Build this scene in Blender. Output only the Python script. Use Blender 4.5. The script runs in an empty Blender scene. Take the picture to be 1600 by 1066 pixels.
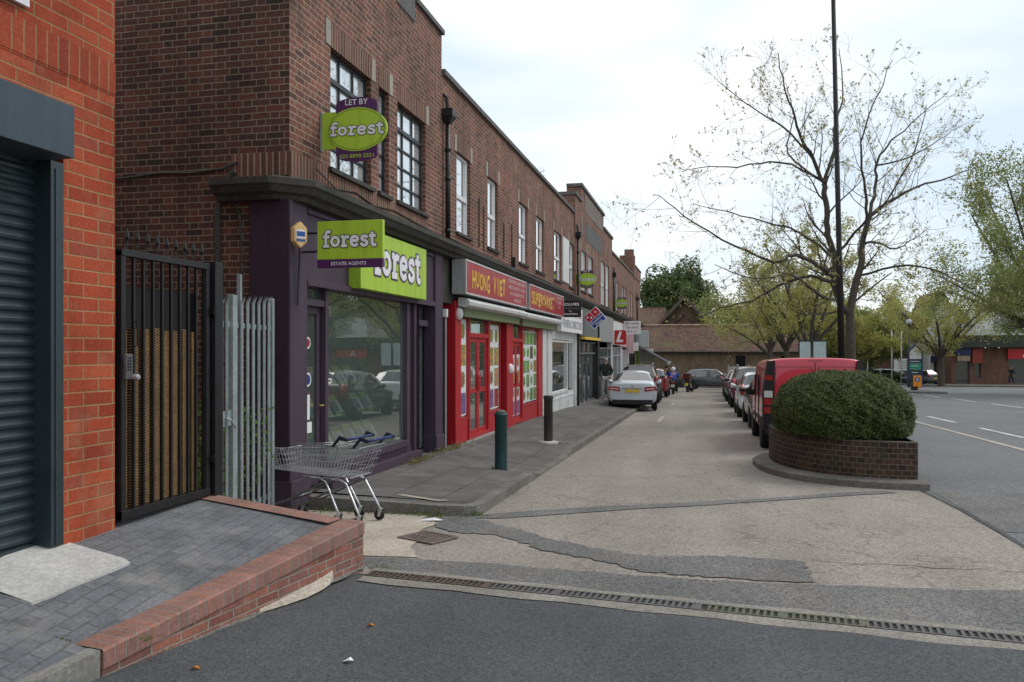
import bpy, bmesh, math, random
import numpy as np
from mathutils import Vector, Matrix
R = math.radians
sc = bpy.context.scene
col = sc.collection
# ---------------------------------------------------------------- camera, sky, sun, exposure
YAW = math.atan(301/1300.)
cam = bpy.data.objects.new('camera', bpy.data.cameras.new('camera')); col.objects.link(cam)
cam.location = (0, 0, 1.68); cam.rotation_euler = (R(90), 0, YAW)
cam.data.sensor_width = 36; cam.data.lens = 29.25; cam.data.shift_y = .010
cam.data.clip_start = .05; cam.data.clip_end = 3000
sc.camera = cam
SUN_EL, SUN_AZ = R(52), R(60)
world = bpy.data.worlds.new("World"); sc.world = world; world.use_nodes = True
def build_world():
    nt = world.node_tree; N = nt.nodes; L = nt.links; N.clear()
    out = N.new('ShaderNodeOutputWorld'); bg = N.new('ShaderNodeBackground'); bg.inputs[1].default_value = .1
    sky = N.new('ShaderNodeTexSky'); sky.sky_type = 'NISHITA'; sky.sun_disc = False
    sky.sun_elevation = SUN_EL; sky.sun_rotation = SUN_AZ; sky.dust_density = 2.5
    tc = N.new('ShaderNodeTexCoord'); mp = N.new('ShaderNodeMapping'); mp.inputs['Scale'].default_value = (1, 1, 3.2)
    mp.inputs['Location'].default_value = (.35, .1, .2)
    L.new(tc.outputs['Generated'], mp.inputs[0])
    no = N.new('ShaderNodeTexNoise'); no.inputs['Scale'].default_value = 1.9; no.inputs['Detail'].default_value = 5; no.inputs['Roughness'].default_value = .45
    L.new(mp.outputs[0], no.inputs['Vector'])
    cr = N.new('ShaderNodeValToRGB'); e = cr.color_ramp.elements
    e[0].position = .42; e[0].color = (5.9, 7.0, 7.9, 1); e[1].position = .62; e[1].color = (9.3, 9.4, 9.5, 1)
    L.new(no.outputs[0], cr.inputs[0])
    mx = N.new('ShaderNodeMixRGB'); mx.inputs[0].default_value = .93
    L.new(sky.outputs[0], mx.inputs[1]); L.new(cr.outputs[0], mx.inputs[2])
    L.new(mx.outputs[0], bg.inputs[0]); L.new(bg.outputs[0], out.inputs[0])
build_world()
sun = bpy.data.objects.new('sun', bpy.data.lights.new('sun', 'SUN')); col.objects.link(sun)
sun.data.energy = 1.1; sun.data.angle = R(25); sun.data.color = (1, .96, .9)
sun.rotation_euler = (R(90)-SUN_EL, 0, R(180)-SUN_AZ)
sc.view_settings.view_transform = 'Standard'; sc.view_settings.look = 'None'
sc.view_settings.exposure = 0.38; sc.view_settings.gamma = 1
sc.cycles.max_bounces = 8; sc.cycles.transparent_max_bounces = 16

# ---------------------------------------------------------------- object helpers
WL = {}
def tag(o, label=None, cat=None, group=None, kind=None):
    if label: o['label'] = label
    if cat: o['category'] = cat
    if group: o['group'] = group
    if kind: o['kind'] = kind
    return o
def thing(name, loc, label, cat, group=None):
    o = bpy.data.objects.new(name, None); col.objects.link(o); o.location = loc; o.empty_display_size = .2
    WL[o.name] = Vector(loc); return tag(o, label, cat, group)
def wl(p): return WL.get(p.name, Vector((0, 0, 0))) if p else Vector((0, 0, 0))
def link(name, me, m, parent=None, smooth=False):
    o = bpy.data.objects.new(name, me); col.objects.link(o)
    if m: me.materials.clear(); me.materials.append(m)
    if parent:
        w = wl(parent); me.transform(Matrix.Translation(-w)); o.parent = parent; WL[o.name] = w
    if smooth:
        me.polygons.foreach_set('use_smooth', [True]*len(me.polygons))
    return o
def copy_tree(o, parent=None):
    c = o.copy(); col.objects.link(c)
    c.parent = parent
    for ch in list(o.children): copy_tree(ch, c)
    return c
class MB:
    def __init__(s): s.v = []; s.f = []; s.uv = None
    def add(s, vs, fs):
        n = len(s.v); s.v += [tuple(v) for v in vs]; s.f += [tuple(i+n for i in f) for f in fs]; return s
    def box(s, x0, x1, y0, y1, z0, z1):
        return s.add([(x0,y0,z0),(x1,y0,z0),(x1,y1,z0),(x0,y1,z0),(x0,y0,z1),(x1,y0,z1),(x1,y1,z1),(x0,y1,z1)],
                     [(0,3,2,1),(4,5,6,7),(0,1,5,4),(1,2,6,5),(2,3,7,6),(3,0,4,7)])
    def mbox(s, M, u0, u1, v0, v1, w0, w1):
        n = len(s.v); s.box(u0,u1,v0,v1,w0,w1)
        for i in range(n, len(s.v)): s.v[i] = tuple(M @ Vector(s.v[i]))
        return s
    def quad(s, a, b, c, d): return s.add([a,b,c,d], [(0,1,2,3)])
    def poly(s, pts): return s.add(pts, [tuple(range(len(pts)))])
    def prism(s, M, pts, w0, w1):          # 2d polygon extruded in local w
        n = len(pts)
        vs = [M @ Vector((p[0],p[1],w0)) for p in pts]+[M @ Vector((p[0],p[1],w1)) for p in pts]
        fs = [tuple(range(n-1,-1,-1)), tuple(range(n,2*n))]+[(i,(i+1)%n,n+(i+1)%n,n+i) for i in range(n)]
        return s.add(vs, fs)
    def tube(s, pts, rs, n=8, caps=True):
        pts = [Vector(p) for p in pts]
        if not hasattr(rs, '__len__'): rs = [rs]*len(pts)
        base = len(s.v); m = len(pts); up = None
        for i, p in enumerate(pts):
            d = (pts[min(i+1,m-1)]-pts[max(i-1,0)])
            if d.length < 1e-9: d = Vector((0,0,1))
            d.normalize()
            if up is None: up = d.orthogonal().normalized()
            up = (up-d*up.dot(d))
            if up.length < 1e-6: up = d.orthogonal()
            up.normalize(); sd = d.cross(up)
            for k in range(n):
                a = 2*math.pi*k/n; q = p+(up*math.cos(a)+sd*math.sin(a))*rs[i]; s.v.append(tuple(q))
        for i in range(m-1):
            for k in range(n):
                s.f.append((base+i*n+k, base+i*n+(k+1)%n, base+(i+1)*n+(k+1)%n, base+(i+1)*n+k))
        if caps:
            s.f.append(tuple(base+k for k in range(n-1,-1,-1))); s.f.append(tuple(base+(m-1)*n+k for k in range(n)))
        return s
    def lathe(s, c, prof, n=16, axis='z'):   # prof: (r, h)
        base = len(s.v); c = Vector(c)
        for r, h in prof:
            for k in range(n):
                a = 2*math.pi*k/n; x, y = r*math.cos(a), r*math.sin(a)
                s.v.append(tuple(c+(Vector((x,y,h)) if axis=='z' else Vector((h,x,y)) if axis=='x' else Vector((y,h,x)))))
        for i in range(len(prof)-1):
            for k in range(n): s.f.append((base+i*n+k, base+i*n+(k+1)%n, base+(i+1)*n+(k+1)%n, base+(i+1)*n+k))
        s.f.append(tuple(base+k for k in range(n-1,-1,-1))); s.f.append(tuple(base+(len(prof)-1)*n+k for k in range(n)))
        return s
    def mesh(s, name='m'):
        me = bpy.data.meshes.new(name); me.from_pydata(s.v, [], s.f); me.update(); return me
    def build(s, name, m, parent=None, smooth=False, bevel=0, sub=0):
        o = link(name, s.mesh(name), m, parent, smooth)
        if bevel:
            b = o.modifiers.new('b', 'BEVEL'); b.width = bevel; b.segments = 2; b.limit_method = 'ANGLE'; b.angle_limit = R(40)
        if sub:
            b = o.modifiers.new('s', 'SUBSURF'); b.levels = sub; b.render_levels = sub
        return o
def struct(name, mb, m):
    return tag(mb.build(name, m), kind='structure')
def gz(y): return -.018*min(max(y, -20), 150)
def F(x, y, z): return Matrix(((0,0,1,x),(1,0,0,y),(0,1,0,z),(0,0,0,1)))         # facade: u->+Y v->+Z w->+X
def B(x, y, z): return Matrix(((1,0,0,x),(0,0,-1,y),(0,1,0,z),(0,0,0,1)))        # board facing the camera: u->+X v->+Z w->-Y
def ribbon(mb, M, pts, w, t0, t1):
    pts = [Vector((p[0], p[1])) for p in pts]; n = len(pts); closed = (pts[0]-pts[-1]).length < 1e-6
    Lf, Rt = [], []
    for i, p in enumerate(pts):
        a = pts[i-1] if i else (pts[-2] if closed else p); b = pts[i+1] if i < n-1 else (pts[1] if closed else p)
        d = (b-a).normalized(); q = Vector((-d.y, d.x))*w/2
        Lf.append(p+q); Rt.append(p-q)
    for i in range(n-1):
        mb.prism(M, [tuple(Rt[i]), tuple(Rt[i+1]), tuple(Lf[i+1]), tuple(Lf[i])], t0, t1+.0001*(i % 2))
def smooth_pts(pts, k=5):
    out = []
    P = [Vector((p[0], p[1])) for p in pts]
    closed = (P[0]-P[-1]).length < 1e-6
    for i in range(len(P)-1):
        p0 = P[i-1] if i else (P[-2] if closed else P[0]); p1 = P[i]; p2 = P[i+1]
        p3 = P[i+2] if i+2 < len(P) else (P[1] if closed else P[-1])
        for j in range(k):
            t = j/k
            out.append(.5*((2*p1)+(p2-p0)*t+(2*p0-5*p1+4*p2-p3)*t*t+(3*p1-p0-3*p2+p3)*t**3))
    out.append(P[-1]); return [(p.x, p.y) for p in out]
def arc(cx, cy, rx, ry, a0, a1, n=20): return [(cx+rx*math.cos(R(a0+(a1-a0)*i/n)), cy+ry*math.sin(R(a0+(a1-a0)*i/n))) for i in range(n+1)]
GL = {'f': (.78, [[(.36,.05),(.36,1.05),(.42,1.3),(.6,1.38),(.8,1.28)], [(.06,.9),(.72,.9)], [(.08,.07),(.68,.07)]]),
      'o': (1.0, [arc(.47,.48,.33,.38,0,360,24)]),
      'r': (.86, [[(.3,.05),(.3,.9)], [(.04,.88),(.32,.88)], [(.04,.07),(.62,.07)], [(.32,.55),(.42,.78),(.58,.88),(.8,.8)]]),
      'e': (.97, [[(.14,.5),(.8,.5)], [(.79,.5),(.74,.76),(.48,.88),(.22,.76),(.14,.48),(.22,.18),(.5,.07),(.8,.2)]]),
      's': (.84, [[(.7,.7),(.58,.87),(.38,.88),(.2,.74),(.28,.57),(.5,.48),(.68,.34),(.64,.14),(.42,.06),(.22,.12),(.12,.3)]]),
      't': (.72, [[(.34,1.25),(.34,.3),(.42,.1),(.56,.06),(.72,.16)], [(.04,.9),(.68,.9)]])}
def forest_word(M, x0, x1, y0, h, mfg, mout, parent, t=.004):
    tot = sum(GL[c][0] for c in 'forest'); s = (x1-x0)/tot
    for lay, (wd, m) in enumerate(((.42, mout), (.27, mfg))):
        mb = MB(); x = 0
        for c in 'forest':
            for st in GL[c][1]:
                pts = st if len(st) == 2 else (st if c == 'o' else smooth_pts(st))
                sx, sy = s, h
                q = [((p[0]+x)*sx+x0, p[1]*sy+y0) for p in pts]
                if lay == 0 and not c == 'o':
                    a, b = Vector(q[0]), Vector(q[1]); e = (a-b).normalized()*wd*.18*min(s,h); q = [tuple(a+e)]+q[1:]
                    a, b = Vector(q[-1]), Vector(q[-2]); e = (a-b).normalized()*wd*.18*min(s,h); q = q[:-1]+[tuple(a+e)]
                ribbon(mb, M, q, wd*min(s,h)*1.0, t*.2+lay*t, t*1.1+lay*t+.0003*(st is not GL[c][1][0]))
            x += GL[c][0]
        mb.build('lettering' if lay else 'lettering_outline', m, parent)
def text(s, M, cx, cy, w, h, m, parent, name='lettering', off=0, t=.004, shear=0):
    cu = bpy.data.curves.new('t', 'FONT'); cu.body = s; cu.align_x = 'CENTER'; cu.align_y = 'CENTER'; cu.offset = off; cu.resolution_u = 3; cu.shear = shear
    o = bpy.data.objects.new('t', cu); col.objects.link(o)
    dg = bpy.context.evaluated_depsgraph_get(); me = bpy.data.meshes.new_from_object(o.evaluated_get(dg))
    bpy.data.objects.remove(o)
    xs = [v.co.x for v in me.vertices]; ys = [v.co.y for v in me.vertices]
    mx, my = (max(xs)+min(xs))/2, (max(ys)+min(ys))/2; sx = w/(max(xs)-min(xs)); sy = h/(max(ys)-min(ys))
    for v in me.vertices: v.co = M @ Vector(((v.co.x-mx)*sx+cx, (v.co.y-my)*sy+cy, t))
    return link(name, me, m, parent)

# ---------------------------------------------------------------- materials
class NT:
    def __init__(s, name):
        s.m = bpy.data.materials.new(name); s.m.use_nodes = True; s.nt = s.m.node_tree; s.N = s.nt.nodes; s.N.clear()
        s.out = s.n('ShaderNodeOutputMaterial'); s.p = s.n('ShaderNodeBsdfPrincipled'); s.l(s.p.outputs[0], s.out.inputs[0])
    def n(s, t, **k):
        x = s.N.new(t)
        for a, b in k.items(): setattr(x, a, b)
        return x
    def l(s, a, b): s.nt.links.new(a, b)
    def mth(s, op, a, b=None, c=None):
        x = s.n('ShaderNodeMath', operation=op)
        for i, v in enumerate((a, b, c)):
            if v is None: continue
            if isinstance(v, (int, float)): x.inputs[i].default_value = v
            else: s.l(v, x.inputs[i])
        return x.outputs[0]
    def mix(s, f, a, b, mode='MIX'):
        x = s.n('ShaderNodeMixRGB', blend_type=mode)
        for i, v in enumerate((f, a, b)):
            if isinstance(v, (int, float)): x.inputs[i].default_value = v
            elif isinstance(v, tuple): x.inputs[i].default_value = (*v[:3], 1)
            else: s.l(v, x.inputs[i])
        return x.outputs[0]
    def pos(s): return s.n('ShaderNodeNewGeometry').outputs['Position']
    def noise(s, vec, scale, det=4, rough=.55):
        x = s.n('ShaderNodeTexNoise'); x.inputs['Scale'].default_value = scale; x.inputs['Detail'].default_value = det; x.inputs['Roughness'].default_value = rough
        if vec is not None: s.l(vec, x.inputs['Vector'])
        return x.outputs[0]
    def ramp(s, f, stops):
        x = s.n('ShaderNodeValToRGB'); e = x.color_ramp.elements
        while len(e) < len(stops): e.new(.5)
        for k, (p, c) in enumerate(stops):
            e[k].position = p; e[k].color = (*c, 1) if isinstance(c, tuple) else (c, c, c, 1)
        s.l(f, x.inputs[0]); return x.outputs[0]
    def bump(s, h, st=.3, dist=.01):
        x = s.n('ShaderNodeBump'); x.inputs['Strength'].default_value = st; x.inputs['Distance'].default_value = dist
        s.l(h, x.inputs['Height']); s.l(x.outputs[0], s.p.inputs['Normal'])
    def set(s, col=None, rough=.6, metal=0, spec=.5):
        if col is not None:
            if isinstance(col, tuple): s.p.inputs['Base Color'].default_value = (*col[:3], 1)
            else: s.l(col, s.p.inputs['Base Color'])
        if isinstance(rough, (int, float)): s.p.inputs['Roughness'].default_value = rough
        else: s.l(rough, s.p.inputs['Roughness'])
        s.p.inputs['Metallic'].default_value = metal; s.p.inputs['Specular IOR Level'].default_value = spec
        return s.m
_mc = {}
def plain(name, c, rough=.6, metal=0, var=.12, scale=6, spec=.4, coat=0):
    if name in _mc: return _mc[name]
    t = NT(name); tc = t.n('ShaderNodeTexCoord').outputs['Object']
    n = t.noise(tc, scale, 5); c2 = tuple(min(1, x*(1+var)) for x in c); c1 = tuple(x*(1-var*1.6) for x in c)
    n2 = t.noise(tc, scale*7, 3)
    cc = t.mix(.5, t.ramp(n, [(.3, c1), (.7, c2)]), t.ramp(n2, [(.3, c1), (.7, c2)]))
    mp = t.n('ShaderNodeMapping'); mp.inputs['Scale'].default_value = (7, 7, .7); t.l(t.pos(), mp.inputs[0])
    cc = t.mix(.8, cc, t.ramp(t.noise(mp.outputs[0], 1.6, 5, .6), [(.45, 1.), (.75, .68)]), 'MULTIPLY')
    rr = t.ramp(n, [(.3, max(0, rough-.06)), (.7, min(1, rough+.08))])
    t.set(cc, rr, metal, spec); t.p.inputs['Coat Weight'].default_value = coat; t.p.inputs['Coat Roughness'].default_value = .04
    _mc[name] = t.m; return t.m
def brick(name, cols, mortar, P=.3375, st=.225, h=.075, m=.010, soldier=False, uv=False, dirt=.5, bump=.5, soil=None):
    t = NT(name)
    if uv:
        sp = t.n('ShaderNodeSeparateXYZ'); t.l(t.n('ShaderNodeTexCoord').outputs['UV'], sp.inputs[0]); u, v = sp.outputs[0], sp.outputs[1]
        pos = t.pos()
    else:
        g = t.n('ShaderNodeNewGeometry'); pos = g.outputs['Position']; sp = t.n('ShaderNodeSeparateXYZ'); t.l(pos, sp.inputs[0])
        sn = t.n('ShaderNodeSeparateXYZ'); t.l(g.outputs['True Normal'], sn.inputs[0])
        ny = t.mth('GREATER_THAN', t.mth('ABSOLUTE', sn.outputs[1]), .6); nz = t.mth('GREATER_THAN', t.mth('ABSOLUTE', sn.outputs[2]), .6)
        u = t.mth('ADD', t.mth('MULTIPLY', sp.outputs[1], t.mth('SUBTRACT', 1, ny)), t.mth('MULTIPLY', sp.outputs[0], ny))
        v = t.mth('ADD', t.mth('MULTIPLY', sp.outputs[2], t.mth('SUBTRACT', 1, nz)), t.mth('MULTIPLY', sp.outputs[0], nz))
        v = t.mth('ADD', v, 30.0); u = t.mth('ADD', u, 50.0)
    if soldier: u, v = v, u
    wob = t.noise(pos, 3, 2); u = t.mth('ADD', u, t.mth('MULTIPLY', t.mth('SUBTRACT', wob, .5), .008)); v = t.mth('ADD', v, t.mth('MULTIPLY', t.mth('SUBTRACT', wob, .5), .012))
    vr = t.mth('DIVIDE', v, h); row = t.mth('FLOOR', vr); fv = t.mth('MULTIPLY', t.mth('SUBTRACT', vr, row), h)
    odd = t.mth('MODULO', row, 2.0)
    if soldier: us = u
    else: us = t.mth('ADD', u, t.mth('MULTIPLY', odd, P/2))
    k = t.mth('FLOOR', t.mth('DIVIDE', us, P)); tt = t.mth('SUBTRACT', us, t.mth('MULTIPLY', k, P))
    isH = t.mth('GREATER_THAN', tt, st)
    d = t.mth('MINIMUM', t.mth('MINIMUM', tt, t.mth('SUBTRACT', P, tt)), t.mth('ABSOLUTE', t.mth('SUBTRACT', tt, st)))
    dv = t.mth('MINIMUM', fv, t.mth('SUBTRACT', h, fv))
    d = t.mth('MINIMUM', d, dv)
    d = t.mth('ADD', d, t.mth('MULTIPLY', t.mth('SUBTRACT', t.noise(pos, 60, 2), .5), .006))
    mr = t.n('ShaderNodeMapRange'); mr.inputs['From Min'].default_value = m*.38; mr.inputs['From Max'].default_value = m*.75; t.l(d, mr.inputs[0]); mask = mr.outputs[0]
    cv = t.n('ShaderNodeCombineXYZ'); t.l(t.mth('ADD', t.mth('MULTIPLY', k, 2), isH), cv.inputs[0]); t.l(row, cv.inputs[1])
    wn = t.n('ShaderNodeTexWhiteNoise', noise_dimensions='2D'); t.l(cv.outputs[0], wn.inputs['Vector'])
    n = len(cols); bc = t.ramp(wn.outputs['Value'], [(i/max(1, n-1)*.96+.02, c) for i, c in enumerate(cols)])
    fine = t.noise(pos, 45, 4, .65)
    bc = t.mix(.75, bc, t.ramp(fine, [(.3, .62), (.72, 1.3)]), 'MULTIPLY')
    mc = t.mix(.6, mortar, t.ramp(fine, [(.3, .7), (.7, 1.2)]), 'MULTIPLY')
    c = t.mix(mask, mc, bc)
    big = t.noise(pos, .9, 5, .6)
    c = t.mix(dirt, c, t.ramp(big, [(.3, .62), (.68, 1.15)]), 'MULTIPLY')
    mp = t.n('ShaderNodeMapping'); mp.inputs['Scale'].default_value = (2.2, 2.2, .35); t.l(pos, mp.inputs[0])
    c = t.mix(.8, c, t.ramp(t.noise(mp.outputs[0], 1.3, 6, .65), [(.35, 1.12), (.5, 1.), (.72, .62)]), 'MULTIPLY')
    if soil:
        s2 = t.noise(pos, 2.3, 6, .7); c = t.mix(t.ramp(s2, [(.52, 0.), (.72, .75)]), c, soil)
    t.set(c, .88, 0, .25)
    t.bump(t.mth('ADD', t.mth('MULTIPLY', mask, 1.0), t.mth('MULTIPLY', fine, .35)), bump, .006)
    return t.m
def ground_mat(name, c, c2, agg=.35, scale=90, big=.8, crack=0, stain=(.06,.055,.05), stainamt=.4, rough=.9):
    t = NT(name); p = t.pos()
    n1 = t.noise(p, scale, 3, .7); n2 = t.noise(p, big, 6, .6); n3 = t.noise(p, scale*.35, 2)
    vo = t.n('ShaderNodeTexVoronoi'); vo.inputs['Scale'].default_value = scale*.9; t.l(p, vo.inputs['Vector'])
    cc = t.mix(t.ramp(n2, [(.32, 0.), (.68, 1.)]), c, c2)
    cc = t.mix(agg, cc, t.ramp(vo.outputs['Color'], [(.15, .35), (.5, .95), (.9, 1.7)]), 'MULTIPLY')
    cc = t.mix(agg, cc, t.ramp(n1, [(.3, .5), (.7, 1.45)]), 'MULTIPLY')
    cc = t.mix(agg*.7, cc, t.ramp(n3, [(.3, .7), (.7, 1.25)]), 'MULTIPLY')
    st = t.noise(p, 1.7, 8, .68)
    cc = t.mix(t.ramp(st, [(.5, 0.), (.8, stainamt)]), cc, stain)
    if crack:
        cvv = t.n('ShaderNodeTexVoronoi', feature='DISTANCE_TO_EDGE'); cvv.inputs['Scale'].default_value = .45
        wv = t.n('ShaderNodeVectorMath', operation='ADD'); t.l(p, wv.inputs[0])
        nn = t.n('ShaderNodeTexNoise'); nn.inputs['Scale'].default_value = 2.2; nn.inputs['Detail'].default_value = 6; t.l(p, nn.inputs['Vector'])
        sv = t.n('ShaderNodeVectorMath', operation='SCALE'); sv.inputs['Scale'].default_value = .9; t.l(nn.outputs['Color'], sv.inputs[0]); t.l(sv.outputs[0], wv.inputs[1])
        t.l(wv.outputs[0], cvv.inputs['Vector'])
        cc = t.mix(t.ramp(cvv.outputs[0], [(.003, crack), (.009, 0.)]), cc, (.03,.028,.025))
    t.set(cc, rough, 0, .3); t.bump(t.mth('ADD', n1, t.mth('MULTIPLY', n3, .6)), .2, .004)
    return t.m
def glass(name, tint=(.9,.95,.93), refl=.0, ior=1.5, back=None, backamt=0):
    t = NT(name); t.N.remove(t.p)
    tr = t.n('ShaderNodeBsdfTransparent'); tr.inputs[0].default_value = (*tint, 1)
    gl = t.n('ShaderNodeBsdfGlossy'); gl.inputs['Roughness'].default_value = .012; gl.inputs[0].default_value = (1, 1, 1, 1)
    fr = t.n('ShaderNodeFresnel'); fr.inputs[0].default_value = ior
    f = t.mth('MINIMUM', t.mth('ADD', t.mth('MULTIPLY', fr.outputs[0], 1.7), refl), 1)
    nz = t.noise(t.pos(), .8, 1); b = t.n('ShaderNodeBump'); b.inputs['Strength'].default_value = .05; b.inputs['Distance'].default_value = .05; t.l(nz, b.inputs['Height']); t.l(b.outputs[0], gl.inputs['Normal'])
    src = tr.outputs[0]
    if back:
        df = t.n('ShaderNodeBsdfDiffuse'); df.inputs[0].default_value = (*back, 1); m0 = t.n('ShaderNodeMixShader'); m0.inputs[0].default_value = backamt
        t.l(tr.outputs[0], m0.inputs[1]); t.l(df.outputs[0], m0.inputs[2]); src = m0.outputs[0]
    mx = t.n('ShaderNodeMixShader'); t.l(f, mx.inputs[0]); t.l(src, mx.inputs[1]); t.l(gl.outputs[0], mx.inputs[2]); t.l(mx.outputs[0], t.out.inputs[0])
    return t.m
def leafmat(name, c1, c2, tr=.35, sc_=1.2):
    t = NT(name); p = t.pos(); n = t.noise(p, sc_, 4, .6); g = t.n('ShaderNodeNewGeometry')
    cc = t.mix(.5, t.ramp(n, [(.32, c1), (.68, c2)]), t.ramp(g.outputs['Random Per Island'], [(0, c1), (1, c2)]))
    t.set(cc, .6, 0, .3)
    tl = t.n('ShaderNodeBsdfTranslucent'); t.l(cc, tl.inputs[0]); mx = t.n('ShaderNodeMixShader'); mx.inputs[0].default_value = tr
    t.l(t.p.outputs[0], mx.inputs[1]); t.l(tl.outputs[0], mx.inputs[2]); t.l(mx.outputs[0], t.out.inputs[0]); return t.m
def foodposter(name, green=0):
    t = NT(name); tc = t.n('ShaderNodeTexCoord').outputs['UV']
    sp = t.n('ShaderNodeSeparateXYZ'); t.l(tc, sp.inputs[0])
    fx = t.mth('FRACT', sp.outputs[0]); fy = t.mth('FRACT', sp.outputs[1])
    dx = t.mth('SUBTRACT', fx, .5); dy = t.mth('SUBTRACT', fy, .5)
    d = t.mth('SQRT', t.mth('ADD', t.mth('MULTIPLY', dx, dx), t.mth('MULTIPLY', dy, dy)))
    d = t.mth('ADD', d, t.mth('MULTIPLY', t.mth('SUBTRACT', t.noise(tc, 5, 3), .5), .25))
    cid = t.n('ShaderNodeCombineXYZ'); t.l(t.mth('FLOOR', sp.outputs[0]), cid.inputs[0]); t.l(t.mth('FLOOR', sp.outputs[1]), cid.inputs[1])
    wn = t.n('ShaderNodeTexWhiteNoise', noise_dimensions='2D'); t.l(cid.outputs[0], wn.inputs['Vector'])
    if green: base = t.ramp(wn.outputs['Value'], [(0, (.07,.2,.04)), (.5, (.15,.32,.07)), (.8, (.12,.1,.07)), (1, (.35,.25,.06))])
    else: base = t.ramp(wn.outputs['Value'], [(0, (.35,.08,.04)), (.3, (.12,.2,.05)), (.6, (.4,.25,.08)), (.8, (.08,.12,.3)), (1, (.3,.03,.03))])
    vo = t.n('ShaderNodeTexVoronoi'); vo.inputs['Scale'].default_value = 9; t.l(tc, vo.inputs['Vector'])
    base = t.mix(.55, base, vo.outputs['Color'], 'OVERLAY')
    ax = t.mth('ABSOLUTE', dx); ay = t.mth('ABSOLUTE', dy); rect = t.ramp(t.mth('MAXIMUM', ax, ay), [(.43, 1.), (.445, 0.)])
    disc = t.ramp(d, [(.30, 1.), (.36, 0.)])
    pick = t.mth('GREATER_THAN', wn.outputs['Color'], .5) if False else t.mth('GREATER_THAN', t.mth('FRACT', t.mth('MULTIPLY', wn.outputs['Value'], 7.3)), .12 if not green else .45)
    msk = t.mix(pick, disc, rect)
    base = t.mix(.8, base, t.ramp(t.noise(tc, 11, 5, .7), [(.3,.25),(.7,1.9)]), 'MULTIPLY')
    cc = t.mix(msk, (.72,.74,.74), base); t.set(cc, .3, 0, .5); return t.m

M_brick = brick('brown_red_brick', [(.10,.050,.040),(.175,.076,.057),(.215,.090,.064),(.195,.082,.060),(.265,.105,.07),(.14,.066,.052)], (.38,.30,.23), dirt=.75, soil=(.085,.065,.05))
M_brick_side = brick('shaded_flank_brick', [(.045,.028,.024),(.075,.037,.030),(.10,.044,.034),(.088,.042,.033),(.135,.052,.038),(.062,.035,.029)], (.23,.19,.14), dirt=.75)  # darker copy of the front brick, the flank's shade put into the colour
M_sold = brick('soldier_brick', [(.10,.05,.038),(.17,.075,.055),(.21,.09,.065)], (.33,.27,.2), P=4., st=5., h=.078, m=.015, soldier=True)
M_orange = brick('orange_red_brick', [(.31,.052,.025),(.44,.077,.033),(.39,.066,.030),(.48,.098,.040),(.34,.075,.045)], (.38,.225,.11), P=.29, st=.4, h=.094, m=.010, dirt=.7, soil=(.36,.16,.10))
M_orange_s = brick('orange_soldier_brick', [(.29,.052,.026),(.35,.064,.03),(.39,.074,.034)], (.34,.20,.10), P=4., st=5., h=.096, m=.011, soldier=True, dirt=.35)
M_ret = brick('retaining_brick', [(.26,.10,.075),(.36,.14,.10),(.23,.11,.09),(.39,.155,.105)], (.33,.29,.24), P=.225, st=.3, h=.078, m=.012, uv=True, dirt=.7, soil=(.12,.09,.08))
M_retcap = brick('retaining_cap_brick', [(.29,.15,.12),(.36,.18,.14),(.25,.14,.12),(.37,.175,.13)], (.27,.23,.19), P=4., st=5., h=.076, m=.009, uv=True, soldier=True, dirt=.7, soil=(.22,.16,.14))
M_plant = brick('dark_planter_brick', [(.035,.022,.018),(.06,.035,.026),(.085,.045,.03),(.05,.032,.025)], (.12,.105,.085), P=.118, st=.3, h=.078, m=.012, uv=True, dirt=.6, soil=(.05,.05,.035))
M_pave = brick('charcoal_block_paving', [(.135,.14,.15),(.17,.175,.185),(.15,.155,.165),(.20,.20,.205)], (.10,.097,.092), P=.21, st=.3, h=.105, m=.007, dirt=.6, bump=.2, soil=(.28,.26,.24))
M_church = brick('old_yellow_brick', [(.13,.09,.055),(.17,.125,.075),(.2,.13,.085)], (.2,.17,.13), dirt=.7)
M_farbrick = brick('far_red_brick', [(.13,.06,.045),(.19,.08,.055),(.16,.07,.05)], (.2,.16,.13), dirt=.5)
M_rooftile = brick('roof_tile', [(.075,.05,.042),(.11,.07,.055),(.13,.075,.055),(.09,.07,.055)], (.03,.025,.022), P=.25, st=.4, h=.2, m=.03, dirt=.7, soil=(.10,.095,.05))
M_slab = brick('pavement_slab', [(.125,.115,.108),(.15,.14,.13),(.135,.128,.122),(.165,.152,.14)], (.06,.055,.05), P=.9, st=1.2, h=.6, m=.012, dirt=.7, bump=.15, soil=(.075,.072,.065))
M_tan = ground_mat('exposed_aggregate_concrete', (.252,.222,.195), (.300,.264,.232), .5, 75, .5, .35, (.15,.135,.12), .45)
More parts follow.
